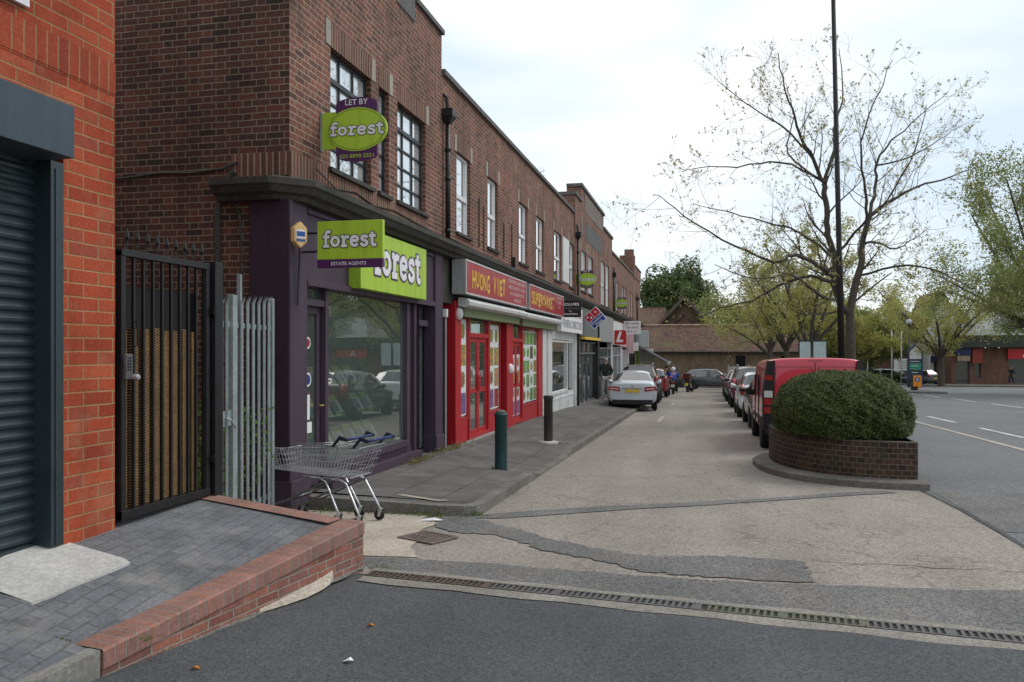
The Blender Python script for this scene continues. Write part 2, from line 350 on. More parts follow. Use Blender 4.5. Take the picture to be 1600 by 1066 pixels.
def wear(m):
    nt = m.node_tree; p = [n for n in nt.nodes if n.type == 'BSDF_PRINCIPLED'][0]; src = p.inputs['Base Color'].links[0].from_socket
    g = nt.nodes.new('ShaderNodeNewGeometry'); mp = nt.nodes.new('ShaderNodeMapping'); mp.inputs['Scale'].default_value = (1.1, .16, 1); nt.links.new(g.outputs['Position'], mp.inputs[0])
    n = nt.nodes.new('ShaderNodeTexNoise'); n.inputs['Scale'].default_value = 1.3; n.inputs['Detail'].default_value = 5; nt.links.new(mp.outputs[0], n.inputs['Vector'])
    n2 = nt.nodes.new('ShaderNodeTexNoise'); n2.inputs['Scale'].default_value = 3.1; n2.inputs['Detail'].default_value = 3; nt.links.new(g.outputs['Position'], n2.inputs['Vector'])
    r = nt.nodes.new('ShaderNodeValToRGB'); r.color_ramp.elements[0].position = .35; r.color_ramp.elements[0].color = (.87,.865,.86,1); r.color_ramp.elements[1].position = .65; r.color_ramp.elements[1].color = (1.05,1.05,1.05,1); nt.links.new(n.outputs[0], r.inputs[0])
    r2 = nt.nodes.new('ShaderNodeValToRGB'); r2.color_ramp.elements[0].position = .68; r2.color_ramp.elements[0].color = (1,1,1,1); r2.color_ramp.elements[1].position = .76; r2.color_ramp.elements[1].color = (.78,.77,.75,1); nt.links.new(n2.outputs[0], r2.inputs[0])
    for k in (r, r2):
        x = nt.nodes.new('ShaderNodeMixRGB'); x.blend_type = 'MULTIPLY'; x.inputs[0].default_value = 1; nt.links.new(src, x.inputs[1]); nt.links.new(k.outputs[0], x.inputs[2]); src = x.outputs[0]
    nt.links.new(src, p.inputs['Base Color'])
wear(M_tan)
M_tan2 = ground_mat('pale_worn_concrete', (.36,.31,.25), (.48,.42,.34), .35, 70, .9, 0, (.2,.17,.13), .6)
M_asph = ground_mat('dark_forecourt_asphalt', (.070,.074,.080), (.094,.095,.098), .6, 110, .6, 0, (.12,.115,.11), .25)
M_asph2 = ground_mat('patch_asphalt', (.125,.122,.12), (.18,.172,.163), .7, 80, .9, 0, (.2,.18,.15), .45)
wear(M_asph); wear(M_asph2)
M_road = ground_mat('main_road_asphalt', (.13,.133,.137), (.17,.17,.17), .55, 60, .35, 0, (.10,.10,.10), .3)
M_verge = ground_mat('far_ground', (.12,.13,.08), (.16,.16,.11), .4, 5, .1)
M_conc = ground_mat('grey_concrete', (.23,.22,.20), (.33,.31,.28), .3, 60, 1.2, 0, (.09,.085,.07), .6)
M_kerb = ground_mat('worn_kerb_stone', (.13,.12,.105), (.20,.185,.165), .4, 70, 1.5, 0, (.05,.05,.035), .7)
M_pale = ground_mat('pale_slab_concrete', (.42,.41,.39), (.54,.52,.49), .2, 60, 2.0, 0, (.24,.22,.20), .7)
M_paint = ground_mat('road_paint', (.55,.55,.53), (.68,.68,.66), .4, 60, 2, 0, (.2,.2,.2), .7)
M_paintw = ground_mat('worn_cream_paint', (.36,.33,.28), (.44,.4,.34), .4, 60, 2, 0, (.2,.2,.2), .8)
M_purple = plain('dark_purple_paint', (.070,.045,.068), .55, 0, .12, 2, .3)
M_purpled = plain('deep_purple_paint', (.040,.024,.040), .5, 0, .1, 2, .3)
M_cornice = plain('blackened_cornice', (.062,.058,.050), .85, 0, .4, 3)
M_coping = plain('weathered_coping', (.13,.13,.12), .85, 0, .3, 3)
M_stone = plain('pale_stone_block', (.36,.33,.28), .85, 0, .25, 4)
M_green = plain('lime_sign_green', (.40,.58,.045), .4, 0, .03, 2)
M_greend = plain('sign_green_edge', (.30,.45,.04), .4, 0, .05, 2)
M_signpur = plain('sign_purple', (.085,.02,.10), .4, 0, .05, 2)
M_white = plain('white_lettering', (.80,.79,.80), .45, 0, .03, 2)
M_whitep = plain('white_paint', (.66,.66,.64), .5, 0, .1, 2)
M_upvc = plain('white_window_frame', (.72,.73,.73), .4, 0, .05, 2)
M_steel = plain('black_window_steel', (.018,.02,.024), .4, 0, .2, 5)
M_blackp = plain('black_paint', (.018,.017,.018), .42, 0, .3, 6)
M_red = plain('bright_red_paint', (.44,.014,.022), .38, 0, .08, 2)
M_redd = plain('dark_red_paint', (.20,.015,.018), .4, 0, .1, 2)
M_signred = plain('sign_red', (.36,.028,.036), .4, 0, .08, 1.5)
M_yel = plain('sign_yellow', (.75,.50,.07), .5, 0, .06, 3)
M_orangel = plain('sign_orange', (.70,.30,.05), .5, 0, .06, 3)
M_pink = plain('sign_pale_pink', (.70,.50,.52), .5, 0, .05, 3)
M_alu = plain('dull_aluminium', (.42,.42,.43), .45, .4, .1, 3)
M_shut = plain('anthracite_shutter', (.030,.045,.052), .38, .1, .12, 4, .5)
M_box = plain('slate_blue_housing', (.052,.075,.095), .5, .1, .08, 5, .4)
M_gate = plain('gate_black', (.014,.013,.013), .42, 0, .3, 9, .4)
M_galv = plain('galvanised_steel', (.33,.375,.375), .5, .35, .22, 5)
M_chrome = plain('trolley_chrome', (.62,.63,.65), .25, .95, .05, 8)
M_wire = plain('trolley_wire', (.55,.56,.58), .4, .6, .1, 8)
M_blueh = plain('blue_plastic', (.018,.03,.14), .4, 0, .1, 8)
M_navy = plain('navy_plastic', (.012,.016,.035), .5, 0, .1, 8)
M_rubber = plain('black_rubber', (.018,.018,.019), .75, 0, .2, 9)
M_boll = plain('dark_green_bollard_paint', (.012,.045,.045), .5, 0, .2, 4)
M_rust = plain('rust_brown_bollard', (.045,.035,.032), .75, 0, .45, 4)
M_rust2 = plain('rusty_iron', (.17,.13,.11), .8, 0, .35, 12)
M_iron = plain('grey_iron', (.13,.125,.12), .7, .3, .3, 12)
M_moss = plain('mossy_iron', (.10,.13,.055), .85, 0, .4, 14)
M_dark = plain('dark_void', (.01,.01,.01), .9, 0, .1, 2)
M_int = plain('dim_interior', (.20,.23,.21), .8, 0, .3, 1.2)
M_card = plain('card_white', (.85,.88,.88), .4, 0, .1, 8)
M_pic = plain('card_photo', (.30,.38,.44), .4, 0, .6, 30)
M_tim = plain('larch', (.3,.17,.08), .7, 0, .3, 8)
M_greyp = plain('mid_grey_paint', (.13,.14,.145), .5, 0, .12, 2)
M_bark = plain('bark', (.105,.085,.065), .9, 0, .35, 6)
M_barkd = plain('dark_bark', (.085,.070,.054), .9, 0, .35, 6)
M_lamp = plain('lamp_column_black', (.012,.010,.010), .7, 0, .25, 4)
M_curt = plain('net_curtain', (.68,.70,.70), .8, 0, .08, 3)
M_skin = plain('skin', (.42,.24,.18), .55, 0, .08, 12)
M_jack = plain('dark_jacket', (.018,.022,.022), .8, 0, .2, 12)
M_trou = plain('pale_trousers', (.42,.41,.40), .8, 0, .1, 9)
M_bluej = plain('blue_jacket', (.02,.08,.42), .6, 0, .15, 9)
M_orangeb = plain('amber_plastic', (.8,.28,.02), .5, 0, .06, 9)
M_window = glass('shop_glass', (.80,.90,.85), .08, 1.5, (.24,.32,.28), .25)  # green diffuse share paints a hazy, brightening reflection into the glass
M_upglass = glass('upper_window_glass', (.8,.84,.86), .30, 1.55, (.80,.83,.85), .75)
M_darkglass = glass('far_dark_glass', (.2,.24,.26), .08, 1.5, (.06,.07,.08), .6)
M_food = foodposter('food_poster'); M_foodg = foodposter('vegetable_poster', 1)
M_weed = leafmat('weed_leaf', (.08,.13,.03), (.16,.2,.05))
M_hedge = leafmat('clipped_yew', (.020,.042,.010), (.115,.140,.032), .22, 3.2)
M_bud = leafmat('spring_bud', (.30,.31,.11), (.50,.45,.2), .45)
M_lime = leafmat('young_lime_leaf', (.25,.27,.07), (.50,.46,.15), .45, .5)
M_limeg = leafmat('fresh_green_leaf', (.16,.20,.06), (.34,.35,.13), .45, .35)
M_dkleaf = leafmat('dark_green_leaf', (.045,.075,.030), (.15,.19,.06), .3, .4)
def uvobj(name, quads, m, parent=None, smooth=False):
    mb = MB()
    for pts, _ in quads: mb.poly(pts)
    me = mb.mesh(name); lay = me.uv_layers.new(name='UVMap'); i = 0
    for _, uvs in quads:
        for q in uvs: lay.data[i].uv = q; i += 1
    return link(name, me, m, parent, smooth)
# ---------------------------------------------------------------- ground, roads, pavement
rj = random.Random(5)
def jag(poly, amp, step=.12):
    out = []
    for i, a in enumerate(poly):
        b = poly[(i+1) % len(poly)]; d = math.dist(a, b); n = max(1, int(d/step))
        for k in range(n):
            t = k/n; j = amp if k else amp*.3
            out.append((a[0]+(b[0]-a[0])*t+rj.uniform(-j, j), a[1]+(b[1]-a[1])*t+rj.uniform(-j, j)))
    return out
def sheet(name, poly, dz, m):
    return struct(name, MB().poly([(x, y, gz(y)+dz) for x, y in poly]), m)
mb = MB()
for y0, y1 in ((-20, 150), (150, 1500)):
    mb.quad((-800,y0,gz(y0)),(800,y0,gz(y0)),(800,y1,gz(y1)),(-800,y1,gz(y1)))
mb.quad((-800,-300,gz(-20)),(800,-300,gz(-20)),(800,-20,gz(-20)),(-800,-20,gz(-20)))
struct('ground', mb, M_verge)
def dl(x): return 6.21-(x+2.59)*.1178           # line of the drain
sheet('main_road', [(2.7,-19),(26,-19),(26,72),(60,78),(60,88),(20,88),(12,120),(6,120),(6,66),(2.7,62)], .004, M_road)
sheet('forecourt', [(-14,-12),(9,-12),(9,dl(9)),(-2.6,dl(-2.6)),(-14,dl(-2.6))], .008, M_asph)
sheet('service_road', [(-12,dl(-2.6)+.02),(-2.6,dl(-2.6)+.02),(2.86,dl(2.86)+.02),(2.9,10.6),(2.85,12.3),(2.85,62),(6,64),(6,72),(-30,72),(-30,66),(-4.4,66),(-4.4,9)], .008, M_tan)
sheet('drainside_asphalt', jag([(-2.95,6.72),(-2.48,6.8),(-1.8,6.81),(-1.29,6.75),(-.5,6.69),(.38,6.69),(.82,6.74),(1.18,6.79),(1.86,6.83),(2.33,6.95),(4.5,7.1),(8.5,6.9),(8.5,dl(8.5)+.1),(-2.6,dl(-2.6)+.1)], .014), .012, M_asph2)
sheet('trench_patch', jag([(-2.8,8.67),(-2.53,8.89),(-2.13,8.46),(-2.02,8.42),(-1.65,8.11),(-1.37,7.81),(-1.18,7.74),(-.92,7.58),(-.64,7.44),(-.33,7.41),(-.01,7.55),(.43,7.56),(.82,7.51),(.84,6.82),(.38,6.74),(.09,6.78),(-.51,6.83),(-.8,7.06),(-1.22,7.29),(-1.48,7.44),(-1.8,7.79),(-2.07,7.97),(-2.51,7.99),(-2.71,8.18)], .035, .06), .016, M_asph2)
sheet('trench_strip', jag([(-2.42,9.0),(-2.14,9.22),(-1.48,9.70),(-.76,10.12),(-.16,10.46),(.78,11.0),(1.64,11.66),(2.36,12.08),(2.5,11.95),(1.59,11.35),(.76,10.78),(-.16,10.16),(-.73,9.84),(-1.41,9.36),(-2.12,8.86),(-2.6,8.75)], .012, .15), .0158, M_asph2)
sheet('worn_apron', jag([(-4.6,8.88),(-2.9,8.9),(-3.0,8.6),(-2.72,8.38),(-2.8,8.1),(-2.62,7.2),(-2.4,6.84),(-2.85,6.8),(-4.4,6.9),(-4.6,7.8)], .03, .12), .0155, M_tan2)
sheet('tar_seam', jag([(2.84,12.2),(2.91,10.6),(2.90,9.1),(2.87,8.4),(2.9,7.0),(2.94,7.0),(2.92,8.4),(2.955,9.1),(2.965,10.6),(2.89,12.2)], .008, .1), .0125, plain('tar', (.035,.033,.03), .6))
sheet('lay_by', jag([(2.97,12.2),(2.97,9.4),(6.0,9.4),(6.0,12.6)], .02, .2), .009, M_asph2)
crk = [(x*.1, 7.66+.03*math.sin(x*.9)+.02*math.sin(x*2.3)-(0 if x > 6 else 0)) for x in range(9, 34)]
sheet('surface_crack', [(x, y-.10+.004*math.sin(x*23)) for x, y in crk]+[(x, y-.097-rj.random()*.010+.012) for x, y in crk[::-1]], .0128, M_dark)
# road markings
mb = MB()
def mark(x0, x1, y0, y1): mb.quad((x0,y0,gz(y0)+.012),(x1,y0,gz(y0)+.012),(x1,y1,gz(y1)+.012),(x0,y1,gz(y1)+.012))
for k in range(9): mark(7.38, 7.5, 22.1-5.6*2+5.6*k, 25.4-5.6*2+5.6*k)
for k in range(9): mark(12.9, 13.02, 20+6.2*k, 24+6.2*k)
for k in range(6): mark(14.2+k*2.6, 15.6+k*2.6, 68+k*.6, 68.25+k*.6)
for k in range(5): mark(16.2+k*2.7, 17.9+k*2.7, 72.2, 72.5)
struct('lane_markings', mb, M_paint)
mb = MB(); mark(6.26, 6.40, 8, 70); struct('edge_line', mb, M_paintw)
mb = MB(); mark(-1.42, -1.30, 25.4, 28.2); mark(-1.42, -.9, 28.2, 28.32); mark(-1.42,-1.3,36,38.5)
struct('bay_marking', mb, M_paintw)
# shop-front pavement with a kerb, dropped between the two bollards
def pin(y): return .10-.0105*y if y < 23 else -.1415-.0165*(y-23)
def drop(y):
    if y < 11.9: return .11
    if y < 12.5: return .11-.095*(y-11.9)/.6
    if y < 15: return .015
    if y < 15.7: return .015+.095*(y-15)/.7
    return .11
def pt(x, y):
    t = (x+2.45)/(-4.485+2.45); t = min(max(t, 0), 1); out = gz(y)+drop(y)
    return (x, y, out+(pin(y)-out)*t)
ys = [9.15,10,11,11.9,12.5,13.5,15,15.7,18,21,23,26,30,36,42,48,54,60,64]
mb = MB()
kc = [(-2.58,9.15),(-2.62,9.06),(-2.70,9.0),(-2.82,8.96)]
for a, b in zip(ys[:-1], ys[1:]):
    xs = [-2.58,-3.2,-3.9,-4.485,-5.6]
    for p, q in zip(xs[:-1], xs[1:]): mb.quad(pt(p,a), pt(p,b), pt(q,b), pt(q,a))
mb.poly([pt(x,y) for x, y in [(-5.6,9.15),(-5.6,8.93),(-4.485,8.93),(-2.9,8.95)]+kc[::-1]])
struct('pavement', mb, M_slab)
mb = MB()
def kerbseg(pi, po, flip=False):
    n = len(pi)
    for i in range(n-1):
        a, b, c, d = pi[i], pi[i+1], po[i+1], po[i]
        f = lambda p, z: (p[0], p[1], z)
        za, zb = pt(*a)[2]+.003, pt(*b)[2]+.003
        if gz(a[1])+drop(a[1]) > 0: pass
        mb.quad(f(a,za), f(b,zb), f(c,zb), f(d,za)); mb.quad(f(d,za), f(c,zb), f(c,gz(c[1])-.02), f(d,gz(d[1])-.02))
pin_ = [(-5.6,8.93),(-4.485,8.93),(-2.9,8.95),(-2.70,9.0),(-2.62,9.06),(-2.58,9.15)]+[(-2.58,y) for y in ys[1:]]
po_ = [(-5.6,8.80),(-4.485,8.80),(-2.86,8.82),(-2.60,8.88),(-2.49,8.98),(-2.44,9.15)]+[(-2.44,y) for y in ys[1:]]
kerbseg(pin_, po_); struct('kerb', mb, M_kerb)
mb = MB()
mb.poly([(x,y,pt(x,y)[2]+.007) for x,y in [(-3.55,9.28),(-3.0,9.08),(-2.86,9.14),(-2.92,9.2),(-3.02,9.17),(-3.5,9.36)]]); struct('pale_mortar_strip', mb, M_tan2)
# far pavements across the main road
def raised(name, poly, h, m):
    mb = MB(); top = [(x,y,gz(y)+h) for x,y in poly]; mb.poly(top)
    for i, a in enumerate(top):
        b = top[(i+1) % len(top)]; mb.quad(a, (a[0],a[1],a[2]-h-.02), (b[0],b[1],b[2]-h-.02), b)
    struct(name, mb, m)
raised('far_pavement', [(18.5,80),(60,77),(60,110),(24,110),(17.5,96)], .12, M_slab)
raised('traffic_island', [(9.8,58.5),(15.0,57.6),(15.2,58.6),(14.8,64),(9.9,66)], .12, M_slab)
raised('tree_verge', [(3.2,22.5),(5.0,22.3),(5.2,62),(3.2,62)], .11, M_slab)
raised('church_pavement', [(-30,67),(6,67),(6,71.5),(-30,71.5)], .10, M_slab)

# ---------------------------------------------------------------- drainage channel across the forecourt
DX = [-2.60, -1.55, .02, 1.02, 8.0]
dr = thing('drain_channel', (-.4, 5.95, gz(6)), 'long slotted drainage channel crossing the forecourt between dark asphalt and paler road', 'drain')
mb = MB()
for x0, x1 in ((-2.62, 8.2),):
    n = 40
    for i in range(n):
        a, b = x0+(x1-x0)*i/n, x0+(x1-x0)*(i+1)/n
        for o0, o1 in ((-.23,-.085),(.075,.165)):
            j = lambda x, o: o+.018*math.sin(x*7+o*20)*(abs(o) > .15)
            mb.quad((a,dl(a)+j(a,o0),gz(6)+.017),(b,dl(b)+j(b,o0),gz(6)+.017),(b,dl(b)+j(b,o1),gz(6)+.019),(a,dl(a)+j(a,o1),gz(6)+.019))
mb.build('concrete_surround', ground_mat('drain_concrete', (.20,.185,.16), (.29,.265,.23), .4, 80, 1.4, 0, (.11,.105,.09), .7), dr)
mb = MB(); a, b = -2.62, 8.2
mb.quad((a,dl(a)-.09,gz(6)+.0135),(b,dl(b)-.09,gz(6)+.0135),(b,dl(b)+.08,gz(6)+.0135),(a,dl(a)+.08,gz(6)+.0135)); mb.build('channel_bed', plain('dark_channel', (.045,.04,.035), .95, 0, .3, 6), dr)  # flat dark brown sheet just below the grate slots
for x0, x1, m in zip(DX[:-1], DX[1:], (plain('brown_iron', (.10,.07,.058), .8, 0, .35, 12), M_iron, plain('moss_tinged_iron', (.12,.125,.085), .85, 0, .35, 14), M_iron)):
    mb = MB(); s = Vector((1, -.1178, 0)).normalized()
    Mx = Matrix(((s.x, -s.y, 0, x0), (s.y, s.x, 0, dl(x0)-.005), (0, 0, 1, gz(6)+.016), (0, 0, 0, 1))); ln = (x1-x0)/s.x-.012
    mb.mbox(Mx, 0, ln, -.075, -.055, 0, .008); mb.mbox(Mx, 0, ln, .055, .075, 0, .008)
    k = 0; u = 0
    while u < ln-.02:
        mb.mbox(Mx, u, u+.021, -.0545, .0545, .0005, .0068); u += .046; k += 1
        if k % 11 == 0: mb.mbox(Mx, u-.025, u+.004, -.054, .054, 0, .007)
    mb.build('grate', m, dr)
g = thing('gully_grate', (-2.6, 7.64, gz(7.64)+.016), 'small rusty square gully grate set in the worn concrete beside the trolleys', 'gully grate')
Mx = Matrix.Translation((-2.6,7.64,gz(7.64)+.018)) @ Matrix.Rotation(R(-25),4,'Z')
MB().mbox(Mx,-.2,.2,-.16,.16,-.002,.001).build('bed', M_dark, g)
mb = MB()
for v0, v1 in ((-.19,-.16),(.16,.19)): mb.mbox(Mx,-.23,.23,v0,v1,0,.012)
for v0, v1 in ((-.23,-.2),(.2,.23)): mb.mbox(Mx,v0,v1,-.16,.16,0,.012)
for k in range(8): mb.mbox(Mx,-.19+k*.05,-.165+k*.05,-.16,.16,.0015,.009)
mb.mbox(Mx,-.2,.2,-.012,.012,.002,.0105); mb.build('grating', M_rust2, g)

# ---------------------------------------------------------------- raised paved ramp with brick retaining wall
W0, W1 = Vector((-3.14,3.84,0)), Vector((-2.71,6.33,0)); wd = (W1-W0).normalized(); wn = Vector((-wd.y, wd.x, 0)); WLEN = (W1-W0).length
def wz(s): return .085+(.30-.085)*s/WLEN
def wp(s, o, z): q = W0+wd*s+wn*o; return (q.x, q.y, z)
rampw = thing('retaining_wall', wp(0,0,-.07), 'low red brick retaining wall with brick on edge capping along the grey paved ramp', 'wall')
qs = []; n = 14
for i in range(n):
    s0, s1 = WLEN*i/n, WLEN*(i+1)/n
    for o, (a, b) in ((0, (s0, s1)), (.2, (s1, s0))):
        qs.append(([wp(a,o,-.25), wp(b,o,-.25), wp(b,o,wz(b)-.105), wp(a,o,wz(a)-.105)], [(a,-.35),(b,-.35),(b,wz(b)-.105),(a,wz(a)-.105)]))
E0 = wp(WLEN,0,0); E1 = Vector((-4.22,6.52,0))
ez = [(E0[0], E0[1], .30), (E1.x, E1.y, .385)]; ed = (Vector(E1)-Vector(E0)); el = ed.length; ed.normalize(); en = Vector((ed.y, -ed.x, 0))*-1
qs.append(([(E0[0],E0[1],-.25),(E1.x,E1.y,-.25),(E1.x,E1.y,.275),(E0[0],E0[1],.195)], [(0,-.35),(el,-.35),(el,.275),(0,.195)]))
qs.append(([wp(0,.2,-.25), wp(0,0,-.25), wp(0,0,wz(0)-.105), wp(0,.2,wz(0)-.105)], [(0,-.3),(.2,-.3),(.2,-.02),(0,-.02)]))
uvobj('wall', qs, M_ret, rampw)
def capq(pfun, ln, w, h, zf, n=30):
    out = []
    for i in range(n):
        a, b = ln*i/n, ln*(i+1)/n; t = .012
        out.append(([pfun(a,-t,zf(a)-h), pfun(b,-t,zf(b)-h), pfun(b,-t,zf(b)-.012), pfun(a,-t,zf(a)-.012)], [(a,.01),(b,.01),(b,h-.01),(a,h-.01)]))
        out.append(([pfun(a,-t,zf(a)-.012), pfun(b,-t,zf(b)-.012), pfun(b,0,zf(b)), pfun(a,0,zf(a))], [(a,.1),(b,.1),(b,.12),(a,.12)]))
        out.append(([pfun(a,0,zf(a)), pfun(b,0,zf(b)), pfun(b,w,zf(b)), pfun(a,w,zf(a))], [(a,.12),(b,.12),(b,.12+w),(a,.12+w)]))
    return out
def sw(q): return [(p, [(a, b) for a, b in u]) for p, u in q]
cq = capq(wp, WLEN, .22, .105, wz)
cq.append(([wp(0,.22,wz(0)-.105), wp(0,-.012,wz(0)-.105), wp(0,-.012,wz(0)-.012), wp(0,.22,wz(0))], [(.01,.02),(.06,.02),(.06,.3),(.01,.3)]))
cq.append(([wp(WLEN,-.012,.195), wp(WLEN,.22,.195), wp(WLEN,.22,.30), wp(WLEN,-.012,.288)], [(.09,.02),(.14,.02),(.14,.3),(.09,.3)]))
uvobj('capping', cq, M_retcap, rampw)
def ep(s, o, z): q = Vector(E0)+ed*s-en*o; return (q.x, q.y, z)
E0v = Vector(E0)
def ep(s, o, z): q = E0v+ed*(s+.2)+Vector((-ed.y, ed.x, 0))*o; return (q.x, q.y, z)
cq2 = capq(ep, el-.2, .20, .10, lambda s: .305+.125*min(1,1.15*s/el), 12)
uvobj('end_capping', cq2, M_retcap, rampw)
# paved ramp surface (bilinear between the wall cap and the building line)
XB = -4.2
def ramp(sx, y):      # sx 0 at cap, 1 at building
    s = (y-3.84)/wd.y; xo = W0.x+wd.x*s+wn.x*(.21 if s > 0 else .085); z0 = .085+(.30-.085)*s/WLEN-.004; z0 = max(z0, gz(0)+.028)
    z1 = .40+(y-5.26)*(.02 if y > 4.3 else .05); x = xo+(XB-.3-xo)*sx; return (x, y, z0+(z1-z0)*min(1,sx*1.15))
mb = MB(); yy = [-3,-1,1,2,2.8,3.4,3.839,3.841]+[4.0+.2*i for i in range(12)]+[6.34]
for a, b in zip(yy[:-1], yy[1:]):
    for k in range(6): mb.quad(ramp(k/6,a), ramp(k/6,b), ramp((k+1)/6,b), ramp((k+1)/6,a))
struct('paved_ramp', mb, M_pave)
mb = MB()
def rs(x, y):
    s = (y-3.84)/wd.y; xo = W0.x+wd.x*s+wn.x*.22; return ramp((x-xo)/(XB-.3-xo), y)
srow = [(4.83,-3.78),(4.80,-3.715),(4.62,-3.725),(4.4,-3.75),(4.2,-3.775),(4.06,-3.80)]
for (ya, xa), (yb, xb) in zip(srow[:-1], srow[1:]):
    n = 5; P = []
    for k in range(n+1):
        t = k/n; P.append((tuple(Vector(rs(-4.5+(xa+4.5)*t, ya))+Vector((0,0,.014))), tuple(Vector(rs(-4.5+(xb+4.5)*t, yb))+Vector((0,0,.014)))))
    for (p, q), (r_, u_) in zip(P[:-1], P[1:]): mb.quad(p, q, u_, r_)
    p, q = P[-1]; mb.quad(p, q, (q[0]+.004,q[1],q[2]-.04), (p[0]+.004,p[1],p[2]-.04))
p, q = tuple(Vector(rs(-4.5,4.06))+Vector((0,0,.014))), tuple(Vector(rs(-3.80,4.06))+Vector((0,0,.014))); mb.quad(p, q, (q[0],q[1]-.01,q[2]-.04), (p[0],p[1]-.01,p[2]-.04))
struct('pale_doorstep_slab', mb, M_pale)
mb = MB()      # concrete edging nearer than the wall
for i in range(8):
    s0, s1 = -6+6*i/8, -6+6*(i+1)/8-.01
    za, zb = max(.085+.0864*s0, gz(0)+.03), max(.085+.0864*s1, gz(0)+.03)
    P = [wp(s0,0,za),wp(s1,0,zb),wp(s1,.09,zb),wp(s0,.09,za)]; mb.poly(P); mb.poly([wp(s0,0,-.2),wp(s1,0,-.2),wp(s1,0,zb),wp(s0,0,za)]); mb.poly([wp(s1,0,-.2),wp(s1,.09,-.2),wp(s1,.09,zb),wp(s1,0,zb)])
struct('concrete_edging', mb, M_conc)
mb = MB()      # dirt band and a spill of mortar at the wall foot
for i in range(24):
    a_, b_ = WLEN*i/24, WLEN*(i+1)/24; wa, wb2 = .03+.02*math.sin(i*1.3), .03+.02*math.sin((i+1)*1.3)
    mb.quad(wp(a_,-wa,gz(5)+.012), wp(b_,-wb2,gz(5)+.012), wp(b_,0,gz(5)+.022), wp(a_,0,gz(5)+.022))
struct('wall_foot_dirt', mb, M_kerb)
mb = MB(); pr = [(1.25,.02,.0),(1.45,.07,.01),(1.65,.10,.02),(1.85,.085,.03),(2.0,.05,.045),(2.1,.01,.06)]
for (s0, o0, h0), (s1, o1, h1) in zip(pr[:-1], pr[1:]):
    mb.quad(wp(s0,-o0,gz(5)+.014), wp(s1,-o1,gz(5)+.014), wp(s1,-.003,gz(5)+.03+h1), wp(s0,-.003,gz(5)+.03+h0))
struct('mortar_spill', mb, M_tan2)
# ---------------------------------------------------------------- walls and windows
def wallf(mb, plane, c, a0, a1, z0, z1, holes=(), rev=.11):
    """front face of a wall lying in plane x=c (facing +X) or y=c (facing -Y), with reveals round its holes"""
    A = sorted({a0, a1, *[h[0] for h in holes], *[h[1] for h in holes]}); Z = sorted({z0, z1, *[h[2] for h in holes], *[h[3] for h in holes]})
    P = (lambda a, z, d=0: (c-d, a, z)) if plane == 'x' else (lambda a, z, d=0: (a, c+d, z))
    for a, b in zip(A[:-1], A[1:]):
        for p, q in zip(Z[:-1], Z[1:]):
            if a < a0 or b > a1 or p < z0 or q > z1: continue
            m_, n_ = (a+b)/2, (p+q)/2
            if any(h[0] < m_ < h[1] and h[2] < n_ < h[3] for h in holes): continue
            mb.quad(P(a,p), P(b,p), P(b,q), P(a,q))
    for h in holes:
        a, b, p, q = h
        mb.quad(P(a,p), P(a,q), P(a,q,rev), P(a,p,rev)); mb.quad(P(b,q), P(b,p), P(b,p,rev), P(b,q,rev))
        mb.quad(P(a,q), P(b,q), P(b,q,rev), P(a,q,rev)); mb.quad(P(b,p), P(a,p), P(a,p,rev), P(b,p,rev))
def framebars(mb, M, w, h, t=.05, d=.06, cols=1, rows=1, bt=.022, rowz=None, proud=.0):
    mb.mbox(M, 0, w, 0, t, -d, proud); mb.mbox(M, 0, w, h-t, h, -d, proud); mb.mbox(M, 0, t, t, h-t, -d, proud); mb.mbox(M, w-t, w, t, h-t, -d, proud)
    zs = rowz if rowz is not None else [h*i/rows for i in range(1, rows)]
    for z in zs: mb.mbox(M, t, w-t, z-bt/2, z+bt/2, -d+.01, proud-.004)
    for i in range(1, cols): mb.mbox(M, w*i/cols-bt/2, w*i/cols+bt/2, t, h-t, -d+.012, proud-.007)
def window(parent, x, y0, y1, z0, z1, m=None, style='sash', glassm=None, label=None, curtain=True):
    w, h = y1-y0, z1-z0; M = F(x, y0, z0); mb = MB()
    if style == 'sash':
        framebars(mb, M, w, h, .055, .06); mb.mbox(M, .055, w-.055, h*.47-.04, h*.47+.04, -.055, .012)
        mb.mbox(M, .055, .09, h*.47+.04, h-.055, -.05, -.006); mb.mbox(M, w-.09, w-.055, h*.47+.04, h-.055, -.05, -.006)
    elif style == 'pair':
        framebars(mb, M, w, h, .055, .06); mb.mbox(M, w/2-.05, w/2+.05, .055, h-.055, -.05, .01); mb.mbox(M, .055, w-.055, h*.47-.03, h*.47+.03, -.055, .006)
    elif style == 'single':
        framebars(mb, M, w, h, .055, .06)
    else:
        c, r = style; zt = h-.36
        framebars(mb, M, w, h, .045, .05, c, 1, .028, [zt*i/(r-1) for i in range(1, r-1)]); mb.mbox(M, .045, w-.045, zt-.03, zt+.03, -.045, .008)
    o = mb.build('window', m or M_upvc, parent)
    if label: o['label'] = label
    MB().add([M @ Vector(q) for q in ((.02,.02,-.03),(w-.02,.02,-.03),(w-.02,h-.02,-.03),(.02,h-.02,-.03))], [(0,1,2,3)]).build('pane', glassm or M_upglass, o)
    if curtain:
        MB().mbox(M, 0, w, 0, h, -.30, -.28).build('curtain', M_curt if rj.random() < .75 else M_int, o)
    return o
def dentil(parent, y0, y1, z0, z1, x, m=M_sold):
    mb = MB(); mb.mbox(F(x,y0,z0), 0, y1-y0, 0, z1-z0, -.02, .0035); mb.build('soldier_course', m, parent)
def sill(parent, x, y0, y1, z, m=M_cornice): MB().mbox(F(x,y0-.06,z-.06), 0, y1-y0+.12, 0, .06, -.1, .05).build('window_sill', m, parent, bevel=.006)
